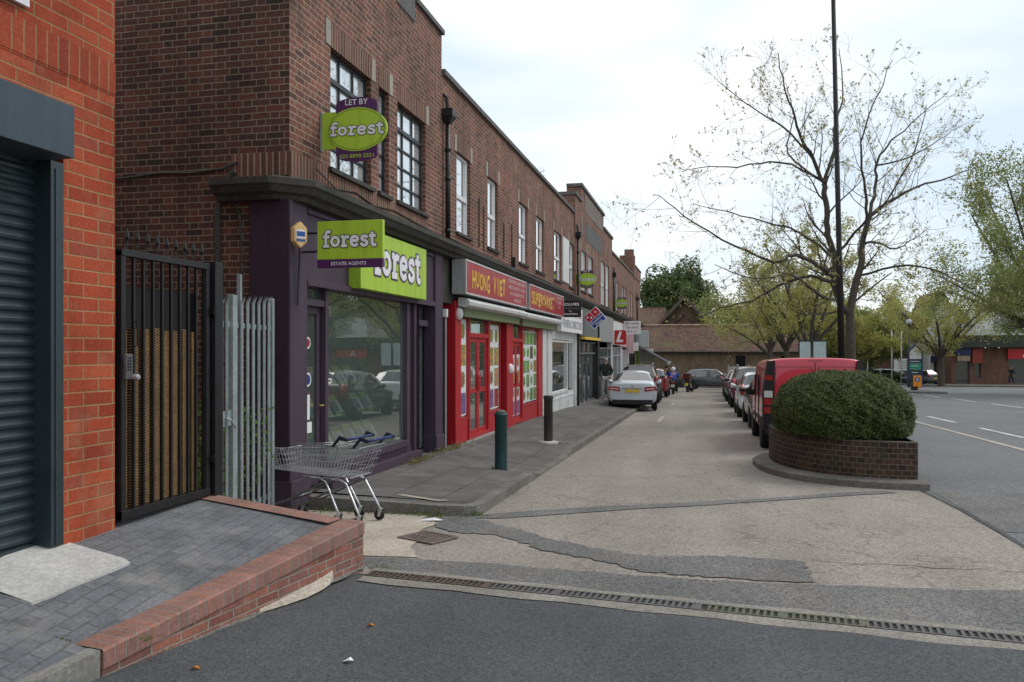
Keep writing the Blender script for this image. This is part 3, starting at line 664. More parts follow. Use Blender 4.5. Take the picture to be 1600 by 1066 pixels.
def blocks(parent, x, ys_, z0, z1, w=.13):
    for y in ys_: MB().mbox(F(x,y,z0), 0, w, 0, z1-z0, -.02, .012).build('stone_block', M_stone, parent, bevel=.004)
XF = -4.485
# ---------------------------------------------------------------- orange brick building, left foreground
ob = thing('brick_building', (-4.2,3,.3), 'new bright orange brick building at the left edge with a roller shutter', 'building')
mb = MB(); sh = (-1.0, 4.77, .2, 2.99)
wallf(mb, 'x', -4.2, -9, 5.27, 0, 6.5, [sh], .16); 
mb.quad((-4.2,5.27,0),(-4.2,5.27,6.5),(-12,5.27,6.5),(-12,5.27,0)); mb.quad((-4.2,-9,6.5),(-4.2,5.27,6.5),(-12,5.27,6.5),(-12,-9,6.5))
mb.quad((-4.2,-9,0),(-12,-9,0),(-12,-9,6.5),(-4.2,-9,6.5))
mb.build('wall', M_orange, ob)
mb = MB(); mb.mbox(F(-4.2,-9,3.555), 0, 14.27, 0, .225, -.02, .006); mb.mbox(F(-4.2,-9,3.54), 0, 14.27, 0, .012, -.02, .003); mb.build('soldier_course', M_orange_s, ob)
mb = MB(); n = 34; z = .40
prof = []
for k in range(n):
    zz = .4+k*.076
    for a, dx in ((0,.0),(.014,.003),(.03,.016),(.048,.019),(.062,.012),(.07,.001)): prof.append((zz+a, dx))
for (za, xa), (zb_, xb) in zip(prof[:-1], prof[1:]):
    mb.quad((-4.34+xa,-.95,za),(-4.34+xa,4.71,za),(-4.34+xb,4.71,zb_),(-4.34+xb,-.95,zb_))
mb.mbox(F(-4.34,-.95,.36), 0, 5.66, 0, .05, -.02, .03)
mb.build('roller_shutter', M_shut, ob)
mb = MB(); mb.mbox(F(-4.2,4.655,.39), 0, .11, 0, 2.55, -.14, .004); mb.mbox(F(-4.2,4.69,.392), 0, .045, 0, 2.5, .0045, .011); mb.build('guide_rail', M_shut, ob); MB().mbox(F(-4.2,-1.0,.30), 0, .1, 0, 2.6, -.14, .004).build('guide_rail', M_shut, ob)
MB().mbox(F(-4.2,-1.1,2.935), 0, 5.74, 0, .34, -.12, .20).build('shutter_box', M_box, ob, bevel=.004)
MB().mbox(F(-4.2,1.2,3.86), 0, 3.25, 0, .8, 0, .03).build('sign_panel', M_white, ob)
# black gate with reed screen
gt = thing('metal_gate', (-4.2,5.9,.4), 'tall black barred gate with spiked top beside the orange brick wall', 'gate')
GM = F(-4.2, 5.31, 0); mb = MB()
mb.mbox(GM, 0, .05, .42, 2.42, -.025, .025); mb.mbox(GM, 0, 1.12, 2.385, 2.435, -.03, .03); mb.mbox(GM, 0, 1.12, .435, .50, -.03, .03); mb.mbox(GM, 1.07, 1.12, .42, 2.44, -.025, .0255); mb.build('frame', M_gate, gt, bevel=.003)
for i in range(9):
    u = .05+.113*(i+1)-.012; MB().mbox(GM, u, u+.02, .50, 2.385, -.01, .012).build('bar', M_gate, gt)
for i in range(9):
    mb = MB(); u = .06+.118*i+.03; mb.tube([(-4.2,5.31+u,2.43),(-4.2,5.31+u,2.50)], .006, 5); mb.tube([(-4.2,5.31+u,2.50),(-4.2,5.31+u,2.53),(-4.2,5.31+u,2.565),(-4.2,5.31+u,2.60)], [.004,.02,.014,.001], 5)
    mb.tube([(-4.2,5.31+u-.028,2.475),(-4.2,5.31+u+.028,2.475)], .005, 4); mb.build('finial', M_gate, gt)
gp = MB().mbox(GM, 1.15, 1.27, .1, 2.46, -.06, .06).build('post', M_gate, gt, bevel=.004)
for hz in (2.0,.72): MB().mbox(GM, 1.11, 1.16, hz, hz+.05, -.03, .075).tube([(-4.13,6.44,hz+.06),(-4.13,6.44,hz-.01)], .02, 8).build('hinge', M_gate, gp)
mb = MB(); mb.mbox(GM, .01, .09, 1.47, 1.66, .022, .055); kl = mb.build('keypad_lock', M_iron, gt, bevel=.008)
mb = MB()
for r in range(5):
    for c in range(2): mb.mbox(GM, .028+c*.025, .040+c*.025, 1.625-r*.022, 1.637-r*.022, .055, .059)
mb.build('button', M_dark, kl)
MB().lathe((-4.12,5.375,1.49), [(.002,0),(.022,.0),(.022,.035),(.015,.045)], 12, 'x').build('knob', M_alu, kl)
mb = MB(); mb.tube([(-4.17,5.42,1.72),(-4.13,5.43,1.72),(-4.13,5.43,1.9),(-4.17,5.42,1.9)], .008, 6); mb.build('handle', M_gate, gt)
def reedmat():
    t = NT('woven_reed'); p = t.pos(); sp = t.n('ShaderNodeSeparateXYZ'); t.l(p, sp.inputs[0])
    a = t.mth('SINE', t.mth('MULTIPLY', sp.outputs[2], 300)); b = t.mth('SINE', t.mth('ADD', t.mth('MULTIPLY', sp.outputs[1], 140), t.mth('MULTIPLY', t.mth('SIGN', a), 1.5)))
    n = t.noise(p, 40, 4, .7); m = t.mth('MULTIPLY', t.mth('ABSOLUTE', a), t.mth('ADD', .6, t.mth('MULTIPLY', b, .4)))
    c = t.mix(t.ramp(m, [(.1, 0.), (.7, 1.)]), (.05,.028,.015), t.ramp(n, [(.3, (.26,.14,.06)), (.7, (.52,.33,.15))])); 
    big = t.noise(p, 5, 3); c = t.mix(.6, c, t.ramp(big, [(.3,.6),(.7,1.2)]), 'MULTIPLY')
    t.set(c, .85, 0, .2); t.bump(m, .6, .006); return t.m
M_reed = reedmat()
rd = thing('reed_screen', (-4.28,5.9,.45), 'brown woven reed screen panel tied behind the black gate bars', 'screen')
for i in range(8): MB().mbox(F(-4.26,5.395+i*.1285,.455), 0, .085, 0, 1.40+rj.uniform(-.015,.015), -.03, 0).build('reed_strip', M_reed, rd)
mb = MB(); mb.mbox(F(-4.31,5.32,.40), 0, 1.10, 0, 1.78, -.03, 0); mb.build('backing_board', plain('dark_backing', (.018,.015,.014), .8), rd)
# galvanised palisade
pf = thing('palisade_fence', (-4.3,7.2,0), 'pale galvanised steel palisade fence with pointed pales between black gate and purple shop corner', 'fence')
PA, PB = Vector((-4.2,6.62,0)), Vector((-4.52,8.25,0)); pd = (PB-PA).normalized(); pn = Vector((pd.y,-pd.x,0))
PM = Matrix(((pd.x,0,pn.x,PA.x),(pd.y,0,pn.y,PA.y),(0,1,0,0),(0,0,0,1)))
for s, top, w in ((-.0,2.17,.06),(.12,2.18,.06),(.50,2.20,.07),(.66,2.21,.07),(.82,2.22,.07),(.98,2.23,.07),(1.14,2.24,.07),(1.29,2.25,.07)):
    mb = MB(); h = w/2
    pr = [(-h,.01),(-h*.45,.0),(-h*.2,.018),(h*.2,.018),(h*.45,.0),(h,.01),(h,.007),(h*.5,-.004),(h*.2,.014),(-h*.2,.014),(-h*.5,-.004),(-h,.007)]
    n = len(pr); vs = []
    for z in (-.12, top-.07): vs += [PM @ Vector((s+a, z, b+.01)) for a, b in pr]
    vs += [PM @ Vector((s+a*.55+math.copysign(.006,a), top+(.0 if abs(a) > h*.5 else -.05), b+.016+.02*(abs(a) > h*.5))) for a, b in pr]
    fs = [(j*n+i, j*n+(i+1)%n, (j+1)*n+(i+1)%n, (j+1)*n+i) for j in range(2) for i in range(n)]+[tuple(range(2*n,3*n))]
    mb.add(vs, fs).build('pale', M_galv, pf)
MB().mbox(PM, .235, .345, -.12, 2.20, -.03, .035).build('post', M_galv, pf, bevel=.006)
MB().mbox(PM, .60, .64, -.1, 2.42, -.07, -.03).build('post', M_galv, pf, bevel=.004)
MB().mbox(PM, 1.40, 1.47, -.1, 2.24, -.03, .02).build('post', M_galv, pf, bevel=.004)
mb = MB(); mb.mbox(PM, -.05, 1.45, 1.90, 1.95, -.012, .002); mb.mbox(PM, -.05, 1.45, .14, .19, -.012, .002); mb.mbox(PM, -.05, .235, 1.0, 1.14, -.012, .015); mb.build('rail', M_galv, pf)
mb = MB(); mb.tube([PM @ Vector((.08,1.08,.03)), PM @ Vector((.10,1.06,.06)), PM @ Vector((.2,.98,.07))], .01, 6); mb.build('latch', M_galv, pf)
# ---------------------------------------------------------------- corner building
cb = thing('corner_building', (XF,8.43,0), 'tall brown brick corner building with a purple shop front and black steel windows', 'building')
holes = [(9.47,10.75,3.94,5.43), (11.03,11.42,3.94,5.43), (11.76,13.05,3.94,5.43)]
mb = MB(); wallf(mb, 'x', XF, 8.43, 13.91, 3.5, 7.22, holes, .12); wallf(mb, 'x', XF, 8.43, 12.55, 7.22, 8.1)
mb.quad((XF,13.91,3.5),(XF,13.91,7.22),(-12,13.91,7.22),(-12,13.91,3.5)); mb.quad((XF,12.55,7.22),(XF,12.55,8.1),(-5,12.55,8.1),(-5,12.55,7.22))
mb.build('wall', M_brick, cb)
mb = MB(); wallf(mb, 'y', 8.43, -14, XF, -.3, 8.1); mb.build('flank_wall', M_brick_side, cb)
MB().quad((XF,8.43,7.1),(XF,13.91,7.1),(-12,13.91,7.1),(-12,8.43,7.1)).build('roof', M_cornice, cb)
mb = MB(); mb.mbox(F(XF,12.55,7.22), 0, 1.40, 0, .085, -.3, .05); mb.mbox(F(XF,8.38,8.1), 0, 4.22, 0, .085, -.3, .05); mb.mbox(F(XF,11.7,6.9), 0, .8, 0, 1.1, -.02, .015); mb.build('coping', M_coping, cb, bevel=.006)
for h in holes:
    window(cb, XF-.07, h[0], h[1], h[2], h[3], M_steel, (3,5) if h[1]-h[0] > 1 else (1,5)); sill(cb, XF, h[0], h[1], h[2]); dentil(cb, h[0], h[1], 5.43, 5.72, XF)
blocks(cb, XF, [9.33,10.76,11.43-.01,13.06], 5.43, 5.74)
dentil(cb, 8.45, 9.40, 3.62, 3.92, XF); dentil(cb, 9.40, 13.12, 3.64, 3.875, XF)
mb = MB(); mb.box(-5.2,XF,8.4265,8.45,3.64,3.90); mb.build('flank_soldier_course', M_sold, cb)
def cornice(parent, y0, y1, corner=False, z=3.36, label=None):
    mb = MB()
    pr = [(0,0),(.10,0),(.13,.05),(.20,.07),(.24,.13),(.27,.15),(.27,.22),(.06,.27),(0,.27)]
    if corner:      # returns round the flank with a chamfered corner
        path = [((-5.32, 8.43), (0,-1)), ((-4.66, 8.43), (0,-1)), ((XF, 8.58), (1,0)), ((XF, y1), (1,0))]
        path = [((-5.32,8.43),(0,-1)), ((-4.62,8.43),(.08,-1)), ((XF,8.56),(1,-.08)), ((XF,y1),(1,0))]
    else: path = [((XF,y0),(1,0)), ((XF,y1),(1,0))]
    n = len(pr); vs = []
    for (x, y), (dx, dy) in path: vs += [(x+dx*a, y+dy*a, z+b) for a, b in pr]
    fs = [(j*n+i, j*n+(i+1)%n, (j+1)*n+(i+1)%n, (j+1)*n+i) for j in range(len(path)-1) for i in range(n)]+[tuple(range(n-1,-1,-1)), tuple(range((len(path)-1)*n, len(path)*n))]
    return mb.add(vs, fs).build('cornice', M_cornice, parent)
cornice(cb, 8.43, 13.93, True)
# cables on flank wall
mb = MB()
mb.tube([(-9,8.41,3.72),(-7.6,8.41,3.70),(-6.6,8.41,3.69),(-6.1,8.41,3.73),(-5.7,8.41,3.71),(-5.3,8.41,3.74),(-5.1,8.40,3.80)], .014, 5)
mb.tube([(-5.15,8.40,3.70),(-5.33,8.40,3.5),(-5.36,8.40,3.2),(-5.35,8.40,2.4),(-5.37,8.40,1.0)], .035, 6); mb.tube([(-5.2,8.40,3.45),(-5.08,8.40,3.2),(-5.05,8.40,2.8),(-5.06,8.40,.9)], .012, 5)
mb.tube([(-4.4,8.9,3.80),(-4.47,9.6,3.70),(-4.47,10.2,3.77),(-4.47,10.8,3.70),(-4.47,11.6,3.76),(-4.47,12.6,3.72),(-4.47,13.8,3.68)], .010, 5)
mb.build('cable', M_cornice, cb)
# ground-floor shopfront
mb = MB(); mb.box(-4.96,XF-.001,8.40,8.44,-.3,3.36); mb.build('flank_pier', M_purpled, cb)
for a, w in ((8.41,.41),(13.52,.40)):
    mb = MB(); mb.mbox(F(XF,a,-.3), 0, w, 0, 3.66, -.2, .02); mb.mbox(F(XF,a-.03,-.1), 0, w+.05, 0, .34, -.2, .05); mb.build('pilaster', M_purple, cb, bevel=.008)
mb = MB(); mb.mbox(F(XF,8.82,2.5), 0, 4.70, 0, .87, -.12, -.02); mb.mbox(F(XF,8.82,2.44), 0, 4.70, 0, .06, -.2, .03); mb.mbox(F(XF,8.82,2.5), 0, 4.70, 0, .025, -.02, .012); mb.mbox(F(XF,8.86,3.28), 0, 4.6, 0, .05, -.02, .015)
mb.build('fascia', M_purple, cb, bevel=.004)
sf = MB()
for y0, y1, z0, z1, a, b in ((9.44,9.52,.05,2.44,-.18,-.05),(12.29,12.42,.05,2.44,-.18,-.04),(12.62,12.74,.05,2.44,-.18,-.04),(9.52,12.29,.20,.30,-.18,-.03),(9.40,12.74,-.1,.10,-.2,.06),(12.42,12.62,.1,2.44,-.3,-.1),(8.82,9.44,2.22,2.30,-.18,-.06),(12.74,13.5,2.10,2.2,-.25,-.1)): sf.mbox(F(XF,y0,z0), 0, y1-y0, 0, z1-z0, a, b)
sf.build('shop_frame', M_purple, cb, bevel=.004)
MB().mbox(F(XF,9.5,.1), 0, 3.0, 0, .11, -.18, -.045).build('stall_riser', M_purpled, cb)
MB().add([(XF-.1,9.52,.3),(XF-.1,12.29,.3),(XF-.1,12.29,2.44),(XF-.1,9.52,2.44)], [(0,1,2,3)]).build('shop_window', M_window, cb)
dr1 = MB(); framebars(dr1, F(XF-.12,8.83,.06), .60, 2.16, .09, .05); dr1.mbox(F(XF-.12,8.83,.06), .09, .51, .09, .3, -.045, -.004)
d1 = dr1.build('door', M_purple, cb, bevel=.004)
MB().add([(XF-.145,8.9,.3),(XF-.145,9.36,.3),(XF-.145,9.36,2.2),(XF-.145,8.9,2.2)], [(0,1,2,3)]).build('door_glass', M_window, d1)
MB().tube([(XF-.11,9.38,1.02),(XF-.05,9.38,1.02),(XF-.05,9.30,1.02)], .011, 6).build('handle', plain('brass', (.6,.4,.12), .3, .9), d1)
MB().add([(XF-.12,8.83,2.3),(XF-.12,9.44,2.3),(XF-.12,9.44,2.44),(XF-.12,8.83,2.44)], [(0,1,2,3)]).build('transom_light', M_window, cb)
for z, m, rr in ((1.78,M_signred,.07),(1.34,plain('sticker_blue',(.03,.06,.2),.4),.085)):
    s = MB().lathe((XF-.144,9.15,z), [(rr,0),(rr,.003)], 20, 'x').build('sticker', M_white, d1); MB().lathe((XF-.1405,9.15,z), [(rr*.72,0),(rr*.72,.002)], 20, 'x').build('sticker_badge', m, s)
mb = MB(); mb.mbox(F(XF-.14,9.10,.86), 0, .09, 0, .30, 0, .003); mb.mbox(F(XF-.14,9.04,.70), 0, .2, 0, .13, 0, .004); mb.build('opening_hours_notice', M_card, d1)
# recessed panelled side door
mb = MB(); mb.mbox(F(XF-.3,12.74,.05), 0, .78, 0, 2.1, -.04, 0)
for a, b, c, d in ((.1,.34,1.2,1.9),(.44,.68,1.2,1.9),(.1,.34,.2,.95),(.44,.68,.2,.95)):
    framebars(mb, F(XF-.3,12.74+a,.05+c), b-a, d-c, .03, .0, proud=.016)
d2 = mb.build('side_door', M_purpled, cb); MB().mbox(F(XF-.3,13.2,1.05), 0, .05, 0, .05, 0, .05).build('handle', M_iron, d2)
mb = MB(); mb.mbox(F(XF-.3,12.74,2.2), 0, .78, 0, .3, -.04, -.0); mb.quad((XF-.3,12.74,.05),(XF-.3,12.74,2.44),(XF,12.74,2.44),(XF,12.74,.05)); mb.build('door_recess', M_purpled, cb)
# dim office behind glass
mb = MB(); mb.quad((-9,8.5,.05),(-9,13.4,.05),(-9,13.4,2.9),(-9,8.5,2.9)); mb.quad((XF-.2,8.5,.05),(XF-.2,13.4,.05),(-9,13.4,.05),(-9,8.5,.05)); mb.quad((XF-.2,8.5,2.75),(-9,8.5,2.75),(-9,13.4,2.75),(XF-.2,13.4,2.75)); mb.quad((XF-.2,13.45,.05),(XF-.2,13.45,2.9),(-9,13.45,2.9),(-9,13.45,.05)); mb.quad((XF-.2,8.5,.05),(-9,8.5,.05),(-9,8.5,2.9),(XF-.2,8.5,2.9))
mb.build('interior', M_int, cb)
dk = thing('office_desk', (-6.6,11.6,.05), 'dim desk with a dark screen inside the purple shop behind the glass', 'desk')
MB().box(-7.2,-6.2,11.0,12.4,.74,.78).build('desk_top', M_tim, dk); MB().box(-7.15,-6.25,11.05,11.1,.05,.74).box(-7.15,-6.25,12.3,12.35,.05,.74).build('leg', M_whitep, dk); MB().box(-6.8,-6.76,11.4,12.0,.85,1.25).build('screen', M_dark, dk)
gnt = 0
for ci in range(7):
    for ri in range(3):
        if (ci*5+ri*3) % 7 == 2: continue
        y = 9.62+ci*.37+(ri % 2)*.06; z0 = .36+ri*.40; sl = .62
        Mx = Matrix(((0,-sl/1.18,0,-4.72-sl*(z0-.3)),(1,0,0,y),(0,1/1.18,0,z0),(0,0,0,1)))
        Mx[0][2] = 1/1.18; Mx[2][2] = sl/1.18; Mx = Mx @ Matrix.Diagonal((1.2,1.2,1,1))
        c = thing('display_card', (-4.72-sl*(z0-.3), y, z0), 'framed property card with a lime heading on the sloping stand in the purple shop window', 'display card', 'framed property cards in the purple shop window')
        MB().mbox(Mx, 0, .25, 0, .30, -.006, 0).build('frame', M_greyp, c); MB().mbox(Mx, .015, .235, .015, .285, .0005, .003).build('sheet', M_card, c)
        MB().mbox(Mx, .02, .23, .215, .28, .0035, .005).build('heading', M_green, c); MB().mbox(Mx, .02, .15, .07, .205, .0035, .005).build('photo', M_pic, c); MB().mbox(Mx, .02, .23, .018, .05, .0035, .005).build('footer', M_green, c)
# ---------------------------------------------------------------- signs on the corner shop
def sgn(name, loc, label, group=None): return thing(name, loc, label, 'sign', group)
s = sgn('shop_sign', (XF,11.3,2.9), 'large lime green shop sign with white lettering fixed flat on the purple fascia')
MB().mbox(F(XF-.02,10.05,2.50), 0, 2.60, 0, .80, 0, .17).build('panel', M_green, s, bevel=.004)
forest_word(F(XF+.151,10.05,2.50), .42, 2.30, .24, .34, M_white, M_signpur, s, .004)
s = sgn('projecting_sign', (-3.88,8.7,2.9), 'lime green and purple rectangular projecting sign over the purple shop door')
bm_ = B(-4.27,8.70,2.62)
MB().mbox(bm_, 0, .79, .095, .525, -.03, .03).build('panel', M_green, s, bevel=.003); MB().mbox(bm_, 0, .79, 0, .0945, -.029, .031).build('lower_band', M_signpur, s, bevel=.003)
forest_word(B(-4.27,8.668,2.62), .065, .715, .235, .125, M_white, plain('lettering_shadow', (.03,.04,.03), .5), s, .002)
text('ESTATE AGENTS', B(-4.27,8.667,2.62), .385, .045, .42, .038, M_white, s, off=.004, t=.003)
mb = MB(); mb.tube([(XF,8.7,2.81),(-4.27,8.7,2.81)], .012, 6); mb.tube([(XF,8.7,3.02),(-4.27,8.7,3.02)], .012, 6); mb.build('bracket', M_blackp, s)
def letboard(x0, y, zc, w, h, label, big=True, group=None):
    s = sgn('letting_board', (x0, y, zc), label, group); M = B(x0, y, zc)
    MB().mbox(M, 0, w*.62, -h*.29, h*.29, -.012, .012).build('backing_plate', M_green, s)
    cx = w*.54; rx, ry = w*.455, h*.34
    MB().prism(M, [(cx+rx*math.cos(2*math.pi*i/40), ry*math.sin(2*math.pi*i/40)) for i in range(40)], -.02, .020).build('oval_board', M_green, s)
    mb = MB(); k = .93; pts = [(cx+rx*k*math.cos(2*math.pi*i/48), ry*k*math.sin(2*math.pi*i/48)) for i in range(49)]; ribbon(mb, M, pts, .008*w, .0205, .0215); mb.build('oval_line', plain('oval_dark_line', (.10,.18,.03), .5), s)
    for sgn_, nm in ((1,'upper_plate'),(-1,'lower_plate')):
        a = [(cx-w*.31, sgn_*h*.22), (cx-w*.31, sgn_*h*.40)]+[(cx+w*.31*math.cos(R(180-180*i/12)), sgn_*(h*.40+h*.10*math.sin(R(180*i/12)))) for i in range(1,12)]+[(cx+w*.31, sgn_*h*.40), (cx+w*.31, sgn_*h*.22)]
        if sgn_ < 0: a = a[::-1]
        MB().prism(M, a, -.016, .016).build(nm, M_signpur, s)
    Mf = B(x0, y-.0205, zc)
    forest_word(Mf, cx-w*.41, cx+w*.41, -h*.085, h*.14, M_white, plain('lettering_shadow', (.03,.04,.03), .5), s, .002)
    Mp = B(x0, y-.016, zc)
    text('LET BY', Mp, cx, h*.425, w*.34, h*.085, M_white, s, off=.006, t=.003); text('020 8890 5551', Mp, cx, -h*.415, w*.52, h*.06, M_green, s, off=.005, t=.003)
    MB().mbox(M, -.012, .012, -h*.31, h*.31, -.02, .02).build('edge_strip', M_alu, s)
    mb = MB(); mb.tube([(XF,y,zc-h*.25),(x0+.02,y,zc-h*.25)], .012, 5); mb.tube([(XF,y,zc+h*.25),(x0+.02,y,zc+h*.25)], .012, 5); mb.build('bracket', M_blackp, s)
letboard(-4.47, 9.20, 4.31, .84, .76, 'oval lime and purple letting board by the first black steel window of the corner building')
letboard(-4.47, 29.4, 4.24, .74, .66, 'oval lime letting board high beside a drainpipe above the white funeral shop')
letboard(-4.46, 42.0, 4.10, .72, .60, 'farther oval lime letting board, above the hanging white and black driving sign')
al = thing('alarm_box', (-4.40,8.60,2.96), 'cream and orange hexagonal alarm box on the purple pier', 'alarm box')
hx = [(.11*math.cos(R(60*i+90))*.85, .15*math.sin(R(60*i+90))) for i in range(6)]
AM = Matrix(((.55,0,.83,-4.40),(.83,0,-.55,8.47),(0,1,0,2.97),(0,0,0,1)))
MB().prism(AM, hx, -.03, .06).build('housing', plain('alarm_cream', (.78,.52,.22), .5), al, bevel=.012)
MB().mbox(AM, -.055, .055, -.04, .055, .0605, .063).build('badge', M_white, al); MB().mbox(AM, -.055, .055, -.075, -.05, .0605, .063).mbox(AM, -.05,.05,-.02,.035,.0635,.065).build('badge_lettering', plain('badge_blue',(.03,.1,.35),.5), al)
mb = MB(); mb.tube([(-4.42,8.55,2.84),(-4.45,8.55,2.2)], .008, 5); mb.build('cable', M_blackp, al)
# ---------------------------------------------------------------- long middle terrace
tb = thing('terrace_building', (XF,21,0), 'long low brown brick terrace with white sash windows over the red supermarket', 'building')
wy = [(14.81,15.72),(17.08,17.95),(20.14,21.14),(22.32,23.40),(25.10,26.35),(27.94,29.0)]
holes = [(a,b,3.90,5.40) for a, b in wy]
mb = MB(); wallf(mb, 'x', XF, 13.91, 29.07, 3.4, 6.53, holes, .11); mb.build('wall', M_brick, tb)
MB().quad((XF,13.91,6.4),(XF,29.07,6.4),(-12,29.07,6.4),(-12,13.91,6.4)).build('roof', M_cornice, tb)
MB().mbox(F(XF,13.93,6.53), 0, 15.14, 0, .10, -.3, .06).build('coping', M_coping, tb, bevel=.008)
for h in holes:
    window(tb, XF-.06, *h); sill(tb, XF, h[0], h[1], h[2]); dentil(tb, h[0], h[1], 5.40, 5.66, XF)
blocks(tb, XF, [y for a, b in wy for y in (a-.14, b+.01)], 5.38, 5.68)
MB().mbox(F(XF,26.55,3.95), 0, 1.28, 0, 1.45, 0, .03).build('white_window_board', M_whitep, tb)
cornice(tb, 13.95, 29.07)
mb = MB()
for y, z0, z1 in ((16.35,3.8,4.8),(16.72,3.75,4.7),(18.5,3.8,4.6),(19.3,3.85,4.7)): mb.tube([(XF+.015,y,z0),(XF+.015,y,z1)], .012, 5)
mb.tube([(XF+.015,14.4,3.72),(XF+.015,18,3.66),(XF+.015,22,3.72),(XF+.015,28.8,3.68)], .012, 5)
mb.build('cable', M_cornice, tb); MB().mbox(F(XF,19.28,3.5), 0, .12, 0, .42, 0, .1).build('vent_pipe', M_blackp, tb)
MB().tube([(XF+.05,13.96,-.1),(XF+.05,13.96,2.30)], .018, 6).mbox(F(XF+.02,13.91,2.28), 0, .09, 0, .14, 0, .07).build('white_conduit', M_whitep, tb)
def drainpipe(parent, y, ztop, zbot, x=XF):
    mb = MB(); mb.tube([(x+.08,y,zbot),(x+.08,y,ztop-.2)], .045, 10)
    for z in (zbot+.3, (zbot+ztop)/2, ztop-.7): mb.lathe((x+.08,y,z), [(.058,-.03),(.058,.03)], 10)
    o = mb.build('drainpipe', M_blackp, parent, True)
    MB().add([(x+.01,y-.12,ztop),(x+.2,y-.12,ztop),(x+.2,y+.12,ztop),(x+.01,y+.12,ztop),(x+.01,y-.12,ztop-.12),(x+.2,y-.12,ztop-.12),(x+.2,y+.12,ztop-.12),(x+.01,y+.12,ztop-.12),(x+.03,y-.05,ztop-.24),(x+.13,y-.05,ztop-.24),(x+.13,y+.05,ztop-.24),(x+.03,y+.05,ztop-.24)],
        [(0,1,2,3),(0,4,5,1),(1,5,6,2),(2,6,7,3),(3,7,4,0),(4,8,9,5),(5,9,10,6),(6,10,11,7),(7,11,8,4),(11,10,9,8)]).build('hopper_head', M_blackp, o)
    mb = MB(); mb.tube([(x-.0,y-.02,ztop+.28),(x+.06,y-.01,ztop+.22),(x+.08,y,ztop-.02)], .035, 8); mb.build('outlet', M_blackp, o)
drainpipe(tb, 14.02, 5.93, 3.5)
# supermarket ground floor
P0 = lambda y: pin(y)
mb = MB(); wallf(mb, 'x', XF-.15, 13.91, 29.9, -.6, 3.4, [(14.2,30,-1,2.9)], .1); mb.mbox(F(XF-.02,13.91,2.55), 0, 16, 0, .84, -.3, -.02); mb.build('shop_beam', M_cornice, tb)
def pier(y0, y1, m, x1=.02, z1=2.62, z0=-.6, name='pier', par=None): return MB().mbox(F(XF,y0,z0), 0, y1-y0, 0, z1-z0, -.25, x1).build(name, m, par or tb, bevel=.008)
MB().mbox(F(XF,13.93,-.5), 0, .10, 0, 2.8, -.2, .06).build('pier', M_purple, tb)
mb = MB(); mb.mbox(F(XF,14.03,-.3), 0, .66, 0, 2.9, -.6, -.5); mb.build('side_doorway', M_redd, tb); mb = MB(); mb.mbox(F(XF-.49,14.2,0.0), 0, .4, 0, 1.9, -.02, .01); mb.build('side_door', plain('dark_brown_door',(.05,.02,.02),.5), tb)
pier(14.69,15.05,M_red); pier(18.74,19.36,M_red,.03); pier(22.62,23.2,M_red,.0)
def poster_window(y0, y1, z0, z1, nu, nv, m, base):
    zb = base; MB().mbox(F(XF,y0,zb), 0, y1-y0, 0, z0-.06-zb, -.2, -.03).build('stall_riser', M_red, tb, bevel=.004)
    mb = MB(); framebars(mb, F(XF,y0,z0-.06), y1-y0, z1-z0+.12, .05, .12, proud=-.015); mb.build('shop_frame', M_red, tb, bevel=.003)
    o = MB().add([(XF-.05,y0+.05,z0),(XF-.05,y1-.05,z0),(XF-.05,y1-.05,z1),(XF-.05,y0+.05,z1)], [(0,1,2,3)]).build('shop_window', M_window, tb)
    uvobj('window_poster', [([(XF-.046,y0+.06,z0+.02),(XF-.046,y1-.06,z0+.02),(XF-.046,y1-.06,z1-.05),(XF-.046,y0+.06,z1-.05)], [(0,0),(nu,0),(nu,nv),(0,nv)])], m, o)
poster_window(15.05,15.66,.42,2.35,1,4,M_food,-.3); poster_window(17.30,18.28,.40,2.30,2,4,M_food,-.35); poster_window(20.68,22.62,.33,2.25,4,5,M_foodg,-.4)
def shopdoor(y0, y1, zb, zt, leaves, poster=False):
    mb = MB(); framebars(mb, F(XF,y0,zb), y1-y0, 2.45-zb, .08, .14, rowz=[zt-zb], proud=-.01, bt=.09)
    mb.build('door_frame', M_red, tb, bevel=.003); w = (y1-y0-.16)/leaves
    for k in range(leaves):
        a = y0+.08+k*w; mb = MB(); framebars(mb, F(XF-.05,a+.004,zb+.08), w-.008, zt-zb-.13, .085, .04, rowz=[(zt-zb)*.42], bt=.09); d = mb.build('door', M_red, tb, bevel=.003)
        MB().add([(XF-.07,a+.08,zb+.1),(XF-.07,a+w-.08,zb+.1),(XF-.07,a+w-.08,zt-.1),(XF-.07,a+.08,zt-.1)], [(0,1,2,3)]).build('door_glass', M_window, d)
        if poster: uvobj('door_poster', [([(XF-.066,a+.09,zb+.2),(XF-.066,a+w-.09,zb+.2),(XF-.066,a+w-.09,zt-.35),(XF-.066,a+.09,zt-.35)], [(0,0),(1,0),(1,4),(0,4)])], M_food, d)
        MB().mbox(F(XF-.045,a+(w-.09 if k == 0 else .02),zb+.95), 0, .07, 0, .3, 0, .03).build('handle', M_red, d)
    MB().add([(XF-.07,y0+.08,zt+.05),(XF-.07,y1-.08,zt+.05),(XF-.07,y1-.08,2.38),(XF-.07,y0+.08,2.38)], [(0,1,2,3)]).build('transom_light', M_window, tb)
shopdoor(15.70,17.28,-.06,2.0,2); shopdoor(19.38,20.66,-.10,1.95,2,True)
mb = MB(); mb.mbox(F(XF,18.28,-.3), 0, .46, 0, 2.8, -.5, -.42); mb.build('dark_recess', plain('maroon_recess',(.045,.01,.012),.6), tb)
mb = MB(); mb.box(XF+.0,XF+.12,14.66,18.3,-.3,-.055+.0); mb.build('doorstep', M_conc, tb)
mb = MB()
